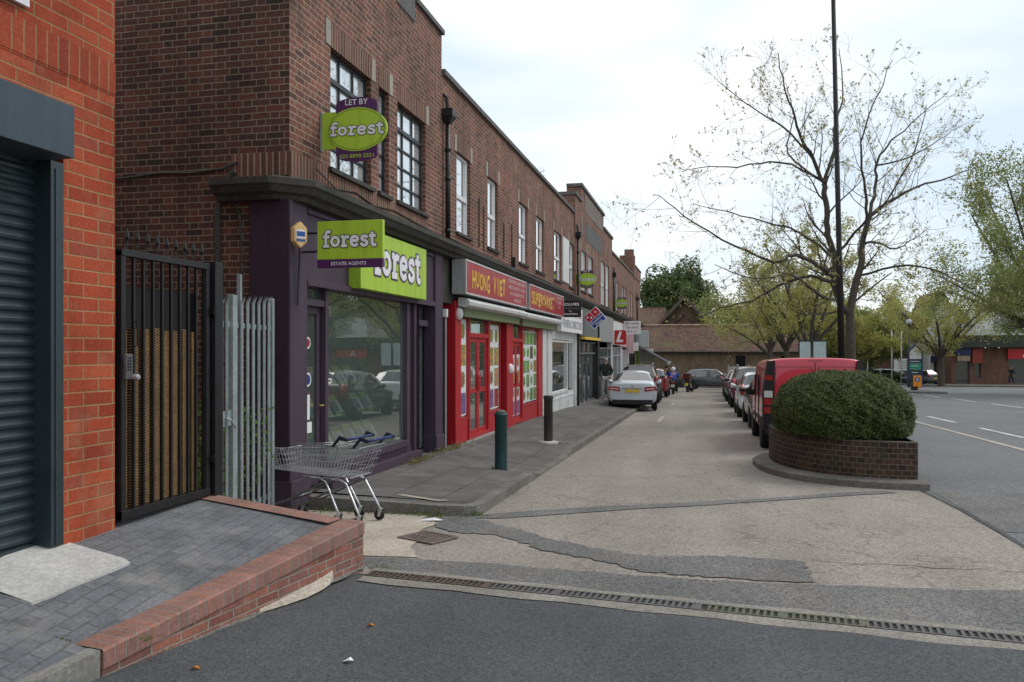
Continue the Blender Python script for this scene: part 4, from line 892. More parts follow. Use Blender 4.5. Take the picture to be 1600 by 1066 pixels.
mb.quad((-8.5,13.95,-.3),(-8.5,29.9,-.3),(-8.5,29.9,2.8),(-8.5,13.95,2.8)); mb.quad((XF-.3,13.95,2.7),(-8.5,13.95,2.7),(-8.5,29.9,2.7),(XF-.3,29.9,2.7)); mb.quad((XF-.25,13.95,-.25),(XF-.25,29.9,-.45),(-8.5,29.9,-.45),(-8.5,13.95,-.25)); mb.quad((XF-.3,13.96,-.3),(-8.5,13.96,-.3),(-8.5,13.96,2.8),(XF-.3,13.96,2.8))
mb.build('interior', M_int, tb)
for y in (14.82, 19.0):
    o = MB().lathe((XF+.04,y,2.26 if y < 16 else 1.15), [(.02,-.0),(.07,.04),(.085,.12),(.07,.2),(.02,.24)], 12).build('wall_lamp', M_white, tb, True)
# red fascia signs
def redsign(y0, y1, words, wy0, wy1, lines, ly0, ly1, label):
    s = sgn('fascia_sign', (XF,y0,3.03), label); M = F(XF,y0,2.72); w = y1-y0
    MB().mbox(M, 0, w, 0, .63, .02, .28).build('sign_box', M_alu, s, bevel=.004)
    mb = MB(); framebars(mb, F(XF+.28,y0,2.72), w, .63, .03, .0, proud=.012); mb.build('border', plain('pale_border',(.62,.58,.58),.4,.2), s)
    MB().mbox(F(XF+.28,y0,2.72), .03, w-.03, .03, .60, 0, .004).build('face', M_signred, s)
    Mt = F(XF+.285,y0,2.72)
    rl = random.Random(len(words)); cw = (wy1-wy0)/len(words)
    for i, c in enumerate(words):
        if c == ' ': continue
        cx = wy0+cw*(i+.5); hh = .30+rl.uniform(-.03,.05); dy = rl.uniform(-.02,.02); ww = cw*(.80 if c not in 'IJ' else .26); ang_ = Matrix.Rotation(rl.uniform(-.09,.09), 4, 'Z')
        Mc = Mt @ Matrix.Translation((cx,.31+dy,0)) @ ang_
        text(c, Mc, -.008, -.006, ww*1.12, hh*1.08, M_orangel, s, 'letter_shadow', .04, .0015); text(c, Mc, 0, 0, ww, hh, M_yel, s, 'letter', .012, .004, .12)
    for i, l in enumerate(lines):
        text(l, Mt, (ly0+ly1)/2, .52-i*.135, (ly1-ly0)*min(1, len(l)/17.), .075, M_pink, s, 'small_lettering', .006, .002)
redsign(14.45,19.70,'HUONG VIET',.4,3.05,['ORIENTAL GROCERIES','SPECIALIST IN THAI','& CHINESE FOOD','SEAFOOD'],3.35,5.1,'red fascia sign reading HUONG VIET in yellow above the supermarket')
redsign(20.05,25.15,'SUPERMARKET',.25,3.45,['FRESH FRUIT','VEGETABLES','DAILY'],3.7,4.95,'red fascia sign reading SUPERMARKET in yellow beside the black hanging sign')
def awning(y0, y1, z, label):
    s = thing('awning', (XF,y0,z), label, 'awning')
    mb = MB(); n = 8; x = XF+.16
    pr = [(0,-.06),(.12,-.09),(.22,-.05),(.24,.02),(.18,.08),(.05,.10),(0,.09)]
    mb.add([(XF+.04+a,y0,z+b) for a,b in pr]+[(XF+.04+a,y1,z+b) for a,b in pr], [(i,(i+1)%7,7+(i+1)%7,7+i) for i in range(7)]+[(6,5,4,3,2,1,0),(7,8,9,10,11,12,13)])
    mb.build('cassette', M_whitep, s, bevel=.01); MB().mbox(F(XF,y0+.15,z-.26), 0, y1-y0-.3, 0, .19, .03, .14).build('canvas_roll', plain('olive_canvas',(.17,.20,.10),.8), s, bevel=.02)
awning(14.75,19.75,2.58,'white rolled awning cassette with olive canvas under the HUONG VIET sign'); awning(19.85,25.0,2.56,'white rolled awning cassette with olive canvas under the SUPERMARKET sign')
# funeral shop, white
pier(23.2,23.75,M_whitep); pier(24.0,24.66,M_whitep); MB().mbox(F(XF,23.75,-.5), 0, .26, 0, 2.9, -.3, -.08).build('panel_strip', M_upvc, tb)
MB().mbox(F(XF,24.66,-.6), 0, 5.0, 0, .93, -.2, -.03).build('stall_riser', M_whitep, tb)
mb = MB()
for k in range(3): framebars(mb, F(XF-.03,24.9+k*1.55,-.28), 1.3, .5, .05, 0, proud=.02)
mb.build('riser_panel', M_upvc, tb)
mb = MB(); framebars(mb, F(XF,24.66,.33), 3.1, 1.72, .09, .12, proud=.0); framebars(mb, F(XF-.02,27.76,-.3), 1.3, 2.35, .09, .1, proud=.0); mb.build('shop_frame', M_whitep, tb, bevel=.004)
MB().add([(XF-.07,24.72,.4),(XF-.07,29.0,.4),(XF-.07,29.0,2.0),(XF-.07,24.72,2.0)], [(0,1,2,3)]).build('shop_window', M_window, tb)
pier(29.1,29.95,M_whitep,.04)
MB().mbox(F(XF,24.66,2.02), 0, 5.3, 0, .30, -.2, .0).build('frieze', M_whitep, tb, bevel=.005)
s = sgn('fascia_sign', (XF,27.4,2.7), 'white fascia sign with grey funeral directors lettering under the black hanging sign')
MB().mbox(F(XF,25.25,2.30), 0, 4.5, 0, .85, .02, .20).build('panel', M_white, s, bevel=.004)
text('HOLMES & DAUGHTERS', F(XF+.2,25.25,2.30), 2.3, .62, 4.0, .22, plain('faded_pink_letter',(.45,.22,.25),.5), s, off=.01, t=.004)
text('FUNERAL DIRECTORS', F(XF+.2,25.25,2.30), 2.3, .26, 4.0, .26, plain('grey_letter',(.22,.22,.23),.5), s, off=.008, t=.004)
s = sgn('hanging_sign', (-4.0,24.6,2.9), 'black rectangular hanging sign with white and grey serif lettering')
M = B(-4.33,25.2,2.72); MB().mbox(M, 0, .66, 0, .50, -.02, .02).build('panel', plain('sign_black',(.012,.012,.014),.35), s)
text('HOLMES', B(-4.33,25.18,2.72), .33, .395, .54, .085, M_white, s, off=.02, t=.003); text('FUNERALS', B(-4.33,25.18,2.72), .33, .275, .56, .07, M_greyp, s, off=.015, t=.003)
text('AND', B(-4.33,25.18,2.72), .33, .19, .1, .035, M_white, s, off=.01, t=.003); text('Daughters', B(-4.33,25.18,2.72), .33, .095, .46, .08, M_white, s, off=.02, t=.003)
MB().tube([(XF,25.2,3.18),(-4.3,25.2,3.18)], .012, 5).build('bracket', M_blackp, s)
# ---------------------------------------------------------------- block with the stepped parapet
bb = thing('parapet_building', (XF,35,0), 'brown brick block with a stepped concrete parapet beyond the long terrace', 'building')
h2 = [(30.6,31.9,3.95,5.45),(32.5,33.9,3.95,5.45),(36.6,38.2,3.75,5.7),(38.4,39.9,3.75,5.7)]
mb = MB(); wallf(mb, 'x', XF+.03, 29.07, 41.2, 3.3, 7.2, h2, .12); wallf(mb, 'x', XF+.03, 30.6, 37.6, 7.2, 7.78)
mb.quad((XF+.03,29.07,3.3),(-12,29.07,3.3),(-12,29.07,7.2),(XF+.03,29.07,7.2)); mb.quad((XF+.03,30.6,7.2),(-5,30.6,7.2),(-5,30.6,7.78),(XF+.03,30.6,7.78)); mb.quad((-5,30.6,7.2),(-5,37.6,7.2),(-5,37.6,7.78),(-5,30.6,7.78)); mb.quad((-12,29.07,7.15),(XF+.03,29.07,7.15),(XF+.03,41.2,7.15),(-12,41.2,7.15))
mb.quad((XF+.03,41.2,3.3),(-12,41.2,3.3),(-12,41.2,7.2),(XF+.03,41.2,7.2))
mb.build('wall', M_brick, bb)
mb = MB(); mb.mbox(F(XF+.03,29.02,7.2), 0, 1.58, 0, .12, -.6, .06); mb.mbox(F(XF+.03,30.55,7.78), 0, 7.1, 0, .13, -.55, .06); mb.mbox(F(XF+.03,37.6,7.2), 0, 3.65, 0, .12, -.6, .06); mb.build('coping', M_coping, bb, bevel=.01)
mb = MB(); mb.mbox(F(XF+.03,31.5,7.0), 0, 5.6, 0, .72, 0, .012); mb.mbox(F(XF+.03,30.5,6.1), 0, .5, 0, .6, 0, .012); mb.mbox(F(XF+.03,38.0,6.1), 0, .5, 0, .6, 0, .012); mb.build('concrete_panel', plain('weathered_panel',(.20,.16,.14),.85,0,.3,2), bb)
mb = MB(); mb.mbox(F(XF+.03,31.9,5.95), 0, 5.0, 0, .72, 0, .010); mb.build('recessed_panel', plain('grey_render',(.12,.12,.115),.85,0,.3,2), bb)
for i, h in enumerate(h2): window(bb, XF-.03, *h, style='pair'); sill(bb, XF+.03, h[0], h[1], h[2]); 
blocks(bb, XF+.03, [30.45,31.9,32.35,33.9,36.45,38.22,39.92], 5.45, 5.8)
drainpipe(bb, 29.3, 5.9, -.3, XF+.03)
cornice(bb, 29.07, 41.2)
tb2 = thing('far_terrace', (XF,50,0), 'farther brick terrace with narrow white windows, ending at the tiled roof building', 'building')
h3 = [(42.0+i*1.62+(i//2)*1.3, 42.9+i*1.62+(i//2)*1.3, 3.8, 5.35) for i in range(7)]
mb = MB(); wallf(mb, 'x', XF, 41.2, 60, 3.2, 6.55, h3, .1); wallf(mb, 'x', XF+.04, 55.0, 60, 6.55, 7.25)
mb.quad((XF+.04,55,6.4),(XF-1,55,6.4),(XF-1,55,7.25),(XF+.04,55,7.25)); mb.quad((XF,60,-1),(-12,60,-1),(-12,60,7.25),(XF,60,7.25)); mb.quad((XF,41.2,6.4),(XF,60,6.4),(-12,60,6.4),(-12,41.2,6.4)); mb.box(XF-.9,XF+.05,54.2,55.0,6.4,7.9); mb.box(XF-.6,XF-.02,54.35,54.85,7.9,8.3)
mb.build('wall', M_brick, tb2)
MB().mbox(F(XF,41.2,6.55), 0, 13, 0, .1, -.3, .06).mbox(F(XF,55,7.25), 0, 5, 0, .1, -.6, .08).build('coping', M_coping, tb2)
for h in h3: window(tb2, XF-.05, *h, style='single'); sill(tb2, XF, h[0], h[1], h[2])
drainpipe(tb2, 41.6, 5.6, 3.3); drainpipe(tb2, 56.5, 5.3, 3.2); cornice(tb2, 41.25, 60)
# shopfronts beyond (four units)
def unit(par, y0, y1, fm, fz0, fz1, frame, z0, z1, doors=1, shutter=False, frieze=None):
    zb = pin((y0+y1)/2)-.2
    MB().mbox(F(XF,y0,fz0), 0, y1-y0-.1, 0, fz1-fz0, -.2, .10).build('fascia', fm, par, bevel=.01)
    for y in (y0, y1-.25): MB().mbox(F(XF,y,zb), 0, .25, 0, fz1-zb, -.2, .03).build('pilaster', frieze or frame, par, bevel=.006)
    if shutter:
        MB().mbox(F(XF,y0+.25,zb), 0, y1-y0-.5, 0, z1-zb, -.1, -.04).build('shutter', M_alu, par); return
    mb = MB(); w = y1-y0-.5; framebars(mb, F(XF,y0+.25,zb+.15), w, z1-zb-.15, .07, .1, max(2,int(w/1.1)), bt=.07, rowz=[z1-zb-.6], proud=-.02); mb.build('shop_frame', frame, par)
    MB().add([(XF-.08,y0+.3,zb+.2),(XF-.08,y1-.3,zb+.2),(XF-.08,y1-.3,z1),(XF-.08,y0+.3,z1)], [(0,1,2,3)]).build('shop_window', M_window, par)
    if frieze is None: pass
mb = MB(); mb.quad((-8,29.95,-1),(-8,60,-1.5),(-8,60,3.3),(-8,29.95,3.3)); mb.quad((XF-.2,29.95,2.9),(-8,29.95,2.9),(-8,60,2.9),(XF-.2,60,2.9)); mb.quad((XF-.2,29.95,-.5),(XF-.2,60,-1.0),(-8,60,-1.0),(-8,29.95,-.5)); mb.build('interior', M_int, bb)
mb = MB(); mb.mbox(F(XF-.2,29.95,2.2), 0, 30, 0, 1.2, -.1, 0); mb.build('shop_beam', M_greyp, bb)
unit(bb, 30.0, 35.6, M_greyp, 2.25, 3.3, M_greyp, 0, 2.05)
MB().mbox(F(XF,35.0,-.8), 0, .55, 0, 3.6, -.2, .10).build('pier', M_blackp, bb)
MB().mbox(F(XF,30.3,2.12), 0, 4.6, 0, .10, .05, .22).build('light_strip', M_yel, bb)
unit(bb, 35.6, 41.2, plain('pale_grey_fascia',(.30,.30,.31),.5), 2.1, 3.3, M_greyp, 0, 1.85, frieze=M_whitep)
unit(tb2, 41.2, 46.0, M_whitep, 2.0, 3.2, M_alu, 0, 1.9, frieze=M_whitep); unit(tb2, 46, 50.5, plain('soft_pink_fascia',(.5,.3,.3),.5), 1.9, 3.2, M_alu, 0, 1.8, shutter=True, frieze=M_whitep)
unit(tb2, 50.5, 55.2, M_blackp, 1.9, 3.2, M_blackp, 0, 1.8); unit(tb2, 55.2, 60, M_greyp, 2.0, 3.2, plain('lime_frame',(.35,.5,.08),.5), 0, 1.9)
s = sgn('hanging_sign', (-3.99,31,2.9), 'diamond shaped red white and blue pizza sign with white dots')
r45 = Matrix.Rotation(R(42),4,'Z'); M = B(-3.99,31,2.93) @ r45; a = .31
MB().mbox(M, -a, a, -a, a, -.03, .03).build('panel', M_white, s, bevel=.006)
mb = MB(); mb.mbox(M, -a+.025, -.012, .0+.012, a-.025, .031, .036); mb.mbox(M, .012, a-.025, .012, a-.025, .031, .036); mb.build('red_square', plain('pizza_red',(.62,.02,.05),.4), s)
MB().mbox(M, -a+.025, a-.025, -a+.025, -.012, .031, .036).build('blue_square', plain('pizza_blue',(.01,.05,.30),.4), s)
Md = B(-3.99,31-.037,2.93) @ r45
mb = MB()
for x, y in ((-.20,.20),(-.10,.10),(.155,.155)): mb.prism(Md, [(x+.04*math.cos(i*.524), y+.04*math.sin(i*.524)) for i in range(12)], 0, .004)
mb.build('dot', M_white, s)
text("Domino's", Md, 0, -.09, .5, .11, M_white, s, off=.02, t=.003); text("Pizza", Md, 0, -.22, .3, .09, M_white, s, off=.02, t=.003)
MB().tube([(XF,31,2.93),(-4.4,31,2.93)], .015, 5).build('bracket', M_blackp, s)
s = sgn('hanging_sign', (-4.1,42,2.4), 'red rounded square hanging sign with a white slanted letter L')
M = B(-4.43,41.6,2.0); pts = []
for cx, cy, a0 in ((.54,.64,0),(.10,.64,90),(.10,.10,180),(.54,.10,270)): pts += [(cx+.09*math.cos(R(a0+i*22.5)), cy+.09*math.sin(R(a0+i*22.5))) for i in range(5)]
MB().prism(M, pts, -.05, .05).build('panel', plain('driving_red',(.55,.012,.02),.4), s)
MB().prism(M, [(.30,.66),(.42,.66),(.30,.25),(.50,.25),(.47,.13),(.12,.13)], .051, .06).build('lettering', M_white, s)
MB().tube([(XF,41.6,2.5),(-4.4,41.6,2.5)], .02, 5).build('bracket', M_blackp, s)
s = sgn('hanging_sign', (-4.0,46,3.0), 'white rectangular hanging sign with three lines of red lettering')
M = B(-4.33,46,2.62); MB().mbox(M, 0, .92, 0, .72, -.03, .03).build('panel', M_white, s)
for i, l in enumerate(('DRY CLEANING','SHOE REPAIR','KEYS CUT')): text(l, B(-4.33,45.97,2.62), .46, .58-i*.22, .74-.1*i, .12, M_signred, s, off=.015, t=.004)
for (y, z0, z1, x1, m, lb) in ((48.5,1.55,2.7,-4.0,M_pink,'pale pink hanging panel below the white sign with red lettering'),(50.0,1.7,2.2,-3.85,M_white,'small white hanging panel near the black shop'),(57.5,1.95,3.1,-3.72,M_whitep,'grey white box sign at the end of the terrace'),(58.6,.9,1.85,-3.5,M_white,'white notice panel under the dark awning at the end of the terrace')):
    s = sgn('hanging_sign', (-4.4,y,z0), lb); MB().mbox(B(XF+.03,y,z0), 0, x1-XF-.03, 0, z1-z0, -.05, .05).build('panel', m, s, bevel=.01)
    MB().mbox(B(XF,y,z1-.05), 0, .1, 0, .03, -.02, .02).build('bracket', M_blackp, s)
s = thing('awning', (XF,58,2), 'dark open shop awning reaching over the pavement at the end of the terrace', 'awning')
mb = MB(); mb.add([(XF,55.6,2.15),(XF,59.4,2.15),(XF+2.1,59.4,.95),(XF+2.1,55.6,.95),(XF,55.6,2.11),(XF,59.4,2.11),(XF+2.1,59.4,.91),(XF+2.1,55.6,.91)], [(0,1,2,3),(7,6,5,4),(0,3,7,4),(1,5,6,2)]); mb.build('canvas', plain('dark_canvas',(.02,.022,.025),.7), s)
MB().mbox(F(XF+2.1,55.55,.80), 0, 3.9, 0, .17, -.02, .08).build('front_rail', M_alu, s)
an = thing('aerial', (-5.2,25.8,6.5), 'thin television aerial on the roof of the long terrace', 'aerial')
mb = MB(); mb.tube([(-5.2,26.2,6.4),(-5.2,26.2,7.45)], .012, 5); mb.tube([(-5.55,26.2,7.3),(-4.95,26.0,7.42)], .008, 4)
for i in range(6): x = -5.5+i*.1; mb.tube([(x,26.2-.02*i,7.15+.02*i),(x,26.2-.02*i,7.48+.02*i)], .005, 4)
mb.build('mast', M_iron, an)
# ---------------------------------------------------------------- vehicles
def carpaint(name, c, metal=.3):
    t = NT(name); t.set(c, .32, metal, .5); t.p.inputs['Coat Weight'].default_value = .8; t.p.inputs['Coat Roughness'].default_value = .03
    n = t.noise(t.n('ShaderNodeTexCoord').outputs['Object'], 3, 5, .6)
    t.l(t.ramp(n, [(.3,.28),(.7,.42)]), t.p.inputs['Roughness']); return t.m
M_carglass = glass('car_glass', (.25,.30,.30), .06, 1.5, (.03,.035,.035), .5)
M_tail = plain('tail_lens', (.35,.01,.012), .2, 0, .1, 9, .6, .6); M_clear = plain('clear_lens', (.6,.6,.6), .2, 0, .1, 9); M_hub = plain('alloy_rim', (.35,.35,.36), .35, .8, .1, 9)
M_plate = plain('rear_number_plate', (.62,.42,.06), .4, 0, .08, 30); M_platew = plain('front_number_plate', (.6,.6,.55), .4, 0, .08, 30); M_plat2 = plain('plate_mark', (.12,.08,.03), .5)
def wheel(parent, x, y, r, w=.2):
    s = 1 if x > 0 else -1
    o = MB().lathe((x,y,r), [(r*.62,-w/2),(r*.93,-w/2),(r,-w*.36),(r,w*.36),(r*.93,w/2),(r*.62,w/2)], 24, 'x').build('wheel', M_rubber, parent, True)
    mb = MB(); mb.lathe((x+s*(w*.36),y,r), [(r*.66,-.012),(r*.66,.022),(r*.6,.022),(r*.6,-.0)], 24, 'x')
    for k in range(5):
        a = 2*math.pi*k/5; ca_, sa_ = math.cos(a), math.sin(a); q = [(.04,-.035),(r*.6,-.03),(r*.6,.03),(.04,.035)]
        vs = [(x+s*(w*.36)+d*s, y+ca_*u-sa_*v, r+sa_*u+ca_*v) for d in (.0,.02) for u, v in q]
        mb.add(vs, [(0,1,2,3),(4,5,6,7),(0,1,5,4),(1,2,6,5),(2,3,7,6),(3,0,4,7)])
    mb.lathe((x+s*(w*.38),y,r), [(.055,-.01),(.055,.015)], 10, 'x').build('rim', M_hub, o)
    MB().lathe((x+s*.02,y,r+.0), [(r*1.13,-w*.25),(r*1.13,w*.25)], 24, 'x').build('arch_liner', M_dark, o)
def car(name, label, cat, paint, kind='sedan', group=None, tail=True):
    """length along +Y (front at +Y), wheels on z=0; built at the origin, moved afterwards"""
    t = thing(name, (0,0,0), label, cat, group)
    # station: y, half width, sill z, belt z, roof z, roof half width, cabin flag
    if kind == 'sedan':
        W, wb, wr_ = .90, (-1.38, 1.48), .325
        st = [(-2.36,.80,.36,.82,.98,.66,0),(-2.345,.87,.27,.86,1.03,.74,0),(-2.15,.88,.24,.90,1.06,.76,0),(-1.72,.90,.22,.93,1.09,.76,0),(-1.66,.90,.22,.93,1.10,.76,1),(-.98,.91,.2,.93,1.40,.60,2),(-.60,.91,.2,.93,1.455,.60,2),(-.05,.91,.2,.92,1.47,.61,3),(.02,.91,.2,.92,1.47,.61,2),(.5,.91,.2,.91,1.445,.60,2),(.62,.91,.2,.91,1.42,.60,1),(1.28,.90,.22,.90,1.03,.76,0),(1.6,.89,.22,.86,.97,.74,0),(2.1,.85,.24,.74,.84,.68,0),(2.33,.72,.3,.60,.70,.55,0),(2.38,.6,.36,.5,.6,.45,0)]
    elif kind == 'suv':
        W, wb, wr_ = .93, (-1.25, 1.4), .365
        st = [(-2.22,.78,.5,.98,1.12,.70,0),(-2.18,.88,.36,1.02,1.16,.76,0),(-2.12,.90,.34,1.05,1.20,.78,1),(-1.9,.92,.32,1.06,1.62,.66,2),(-1.0,.93,.3,1.05,1.69,.66,2),(-.35,.93,.3,1.04,1.70,.67,3),(-.28,.93,.3,1.04,1.70,.67,2),(.45,.93,.3,1.02,1.66,.66,2),(.58,.93,.3,1.02,1.62,.66,1),(1.15,.92,.3,1.0,1.12,.78,0),(1.7,.9,.32,.94,1.04,.76,0),(2.15,.82,.36,.8,.9,.66,0),(2.26,.7,.42,.66,.74,.58,0)]
    elif kind == 'pickup':
        W, wb, wr_ = .92, (-1.3, 1.5), .35
        st = [(-2.3,.80,.45,.92,1.05,.74,0),(-2.26,.88,.34,.94,1.08,.80,0),(-1.9,.9,.32,.96,1.1,.8,0),(-.9,.9,.3,.96,1.1,.8,0),(-.8,.9,.3,.96,1.12,.8,1),(-.62,.9,.3,.96,1.6,.64,2),(0,.9,.3,.96,1.66,.64,3),(.08,.9,.3,.96,1.66,.64,2),(.6,.9,.3,.95,1.6,.64,1),(1.2,.9,.3,.93,1.08,.76,0),(2.1,.85,.34,.85,.95,.7,0),(2.3,.7,.4,.65,.75,.6,0)]
    else:   # hatchback
        W, wb, wr_ = .86, (-1.22, 1.32), .315
        st = [(-1.98,.72,.42,.86,1.0,.60,0),(-1.95,.81,.28,.90,1.05,.70,0),(-1.88,.84,.25,.92,1.10,.72,1),(-1.48,.86,.22,.93,1.43,.60,2),(-.9,.87,.2,.92,1.50,.60,2),(-.22,.87,.2,.91,1.51,.61,3),(-.15,.87,.2,.91,1.51,.61,2),(.45,.87,.2,.89,1.46,.60,2),(.55,.87,.2,.89,1.43,.60,1),(1.15,.86,.22,.88,1.01,.72,0),(1.5,.85,.23,.84,.94,.7,0),(1.85,.78,.26,.7,.8,.6,0),(2.0,.62,.34,.54,.64,.48,0)]
    def ring(s):
        y, w, zs, zb, zt, wr, c = s
        h = [(0,zs),(w*.80,zs),(w*.97,zs+.07),(w*1.0,(zs+zb)*.52),(w*.965,zb-.02),(w*.94 if not c or c == 1 else w*.92,zb+.03)]
        if c >= 2: h += [(wr+.02, zt-.09),(wr-.06, zt-.02),(wr*.55, zt+.005),(0, zt+.015)]
        else: h += [(wr+.02, zt-.05),(wr-.06, zt-.01),(wr*.55, zt+.0),(0, zt+.005)]
        return [(x, y, z) for x, z in h]
    RR = [ring(s) for s in st]; nh = len(RR[0])
    V = []; idx = {}
    def vid(p):
        k = (round(p[0],5),round(p[1],5),round(p[2],5))
        if k not in idx: idx[k] = len(V); V.append(k)
        return idx[k]
    body, glassf = [], []
    for j in range(len(RR)-1):
        c0, c1 = st[j][6], st[j+1][6]
        for i in range(nh-1):
            for sg in (1,-1):
                q = [RR[j][i],RR[j+1][i],RR[j+1][i+1],RR[j][i+1]]
                f = [vid((p[0]*sg,p[1],p[2])) for p in q]
                if sg < 0: f = f[::-1]
                f = list(dict.fromkeys(f))
                if len(f) < 3: continue
                isg = False
                if i == 5 and c0 >= 1 and c1 >= 1 and not (c0 == 3 and c1 == 2): isg = not (c0 == 1 and c1 == 1)
                if i >= 6 and ((c0 == 1 and c1 >= 2) or (c0 >= 2 and c1 == 1) or (c0 == 1 and c1 == 0) and kind != 'x' and st[j+1][4] < st[j][4]-.15 or (c0 == 0 and c1 == 1 and False)): isg = True
                if kind in ('suv','hatch') and i >= 6 and c0 == 1 and c1 == 2: isg = True
                (glassf if isg else body).append(f)
    for e in (0, -1):
        for i in range(nh-1):
            a, b = RR[e][i], RR[e][i+1]; f = [vid(a), vid((-a[0],a[1],a[2])), vid((-b[0],b[1],b[2])), vid(b)]; f = list(dict.fromkeys(f))
            if len(f) > 2: body.append(f if e == 0 else f[::-1])
    def mk(fs, nm, m):
        me = bpy.data.meshes.new(nm); used = sorted({i for f in fs for i in f}); mp = {u: k for k, u in enumerate(used)}
        me.from_pydata([V[u] for u in used], [], [[mp[i] for i in f] for f in fs]); me.update()
        bm2 = bmesh.new(); bm2.from_mesh(me); bmesh.ops.recalc_face_normals(bm2, faces=bm2.faces)
        bm2.to_mesh(me); bm2.free()
        o = link(nm, me, m, t, True); s = o.modifiers.new('s','SUBSURF'); s.levels = 2; s.render_levels = 2; return o
    mk(body, 'body', paint); g_ = mk(glassf, 'windows', M_carglass)
    for y in wb:
        for x in (-1, 1): wheel(t, x*(W-.105), y, wr_, .22)
    y0 = st[0][0]; zt = st[1][4]; Wr = st[1][1]
    if kind == 'sedan':
        for s in (-1,1): MB().add([(s*.86,y0+.03,.90),(s*.46,y0-.05,.87),(s*.44,y0-.05,.70),(s*.885,y0+.03,.74),(s*.86,y0+.26,.90),(s*.46,y0+.12,.88),(s*.44,y0+.12,.70),(s*.88,y0+.26,.76)], [(0,1,2,3),(0,4,5,1),(3,2,6,7),(0,3,7,4)]).build('tail_light', M_tail, t, sub=0, bevel=.012)
        for s in (-1,1): MB().add([(s*.80,y0+.005,.83),(s*.50,y0-.056,.81),(s*.50,y0-.056,.775),(s*.80,y0+.005,.79)],[(0,1,2,3)]).build('light_strip', M_pink, t)
        MB().box(-.26,.26,y0-.045,y0+.03,.66,.79).build('number_plate', M_plate, t, bevel=.004)
        MB().box(-.74,.74,y0-.01,y0+.2,.22,.40).build('diffuser', M_rubber, t, bevel=.02); MB().box(-.34,.34,y0-.05,y0+.04,.81,.84).build('boot_trim', M_hub, t, bevel=.008)
        MB().lathe((0,y0-.004,.90), [(.045,-.01),(.045,.01)], 14, 'y').build('round_badge', M_hub, t)
    elif kind in ('suv','hatch'):
        for s in (-1,1): MB().tube([(s*(Wr-.10),y0+.0,zt-.28),(s*(Wr-.07),y0-.005,zt-.12),(s*(Wr-.08),y0+.05,zt+.05)], [.085,.10,.07], 8).build('tail_light', M_tail, t, True)
        MB().box(-.26,.26,y0-.012,y0+.03,.60,.72).build('number_plate', M_plate, t, bevel=.004); MB().box(-.7,.7,y0-.01,y0+.1,.34,.46).build('bumper_trim', M_rubber, t, bevel=.02)
    else:
        for s in (-1,1): MB().box(*sorted((s*.68,s*.84)), y0-.01, y0+.1, .72, .98).build('tail_light', M_tail, t, bevel=.02)
        MB().box(-.26,.26,y0-.015,y0+.03,.60,.72).build('number_plate', M_plate, t)
    yf = st[-1][0]
    for s in (-1,1):
        MB().add([(s*.80,yf-.35,st[-3][4]-.10),(s*.48,yf-.06,st[-3][4]-.17),(s*.46,yf-.03,st[-3][4]-.30),(s*.80,yf-.28,st[-3][4]-.26)], [(0,1,2,3)]).build('headlight', M_clear, t)
        ym = [q[0] for q in st if q[6] == 1][-1]-.02
        MB().tube([(s*(W-.06),ym,.98 if kind != 'suv' else 1.1),(s*(W+.10),ym+.02,1.02 if kind != 'suv' else 1.13),(s*(W+.16),ym+.02,1.02 if kind != 'suv' else 1.13)], [.03,.085,.07], 8).build('door_mirror', paint, t, True)
        mb = MB(); mb.box(*sorted((s*(W-.03),s*(W+.012))), -.62, -.44, .80, .825); mb.box(*sorted((s*(W-.03),s*(W+.012))), .35, .53, .79, .815); mb.build('door_handle', paint, t)
    if kind == 'suv':
        for s in (-1,1): MB().tube([(s*.62,-1.75,1.68),(s*.62,-1.6,1.76),(s*.62,.1,1.77),(s*.62,.3,1.70)], .018, 6).build('roof_rail', M_hub, t, True)
    return t
def put(t, x, y, rz=0, dz=0, slope=True):
    t.location = (x, y, gz(y)+dz); t.rotation_euler = (-math.atan(.018) if slope else 0, 0, R(rz)); return t
P_silver = carpaint('silver_paint', (.50,.53,.56), .35); P_black = carpaint('black_paint_car', (.012,.012,.015)); P_redc = carpaint('red_car_paint', (.32,.02,.02), .2); P_dgrey = carpaint('dark_grey_paint', (.05,.055,.065), .3)
P_white = carpaint('white_car_paint', (.68,.70,.72), 0); P_maroon = carpaint('maroon_paint', (.11,.018,.03), .3); P_grey = carpaint('mid_grey_car', (.18,.19,.20), .4); P_van = carpaint('van_red_paint', (.58,.018,.045), 0)
put(car('parked_car','silver saloon car with red tail lights parked half on the pavement beside the standing man','car',P_silver,'sedan'), -2.72, 33.2, 3, .05)
put(car('parked_car','black estate car with silver roof rails parked directly in front of the silver saloon','car',P_black,'suv'), -2.93, 39.6, 1, .06)
put(car('parked_car','small red hatchback parked between the black car and the scooters','car',P_redc,'hatch'), -2.78, 47.0, 0, .06)
put(car('parked_car','dark grey car parked sideways before the old brick wall closing the road','car',P_dgrey,'hatch'), .45, 63.9, -92, 0, False)
RG = None
put(car('parked_car','dark red car parked tight beyond the red van, only its side showing','car',carpaint('blackish_red_paint',(.035,.008,.01)),'hatch'), 2.02, 25.0, 1)
put(car('parked_car','white car with dark mirror in the right hand row beyond the red van','car',P_white,'hatch'), 1.92, 30.0, 0)
put(car('parked_car','maroon tall car in the right hand row just beyond the white car','car',P_maroon,'suv'), 1.95, 36.8, 0)
put(car('parked_car','dark grey saloon in the right hand row beyond the maroon car','car',P_dgrey,'sedan'), 1.9, 43.0, 0)
put(car('parked_car','wine red car near the far end of the right hand row','car',P_redc,'hatch'), 1.9, 49.6, 0)
put(car('parked_car','pale roofed tall car at the far end of the right hand row','car',P_grey,'suv'), 2.1, 55.5, 0)
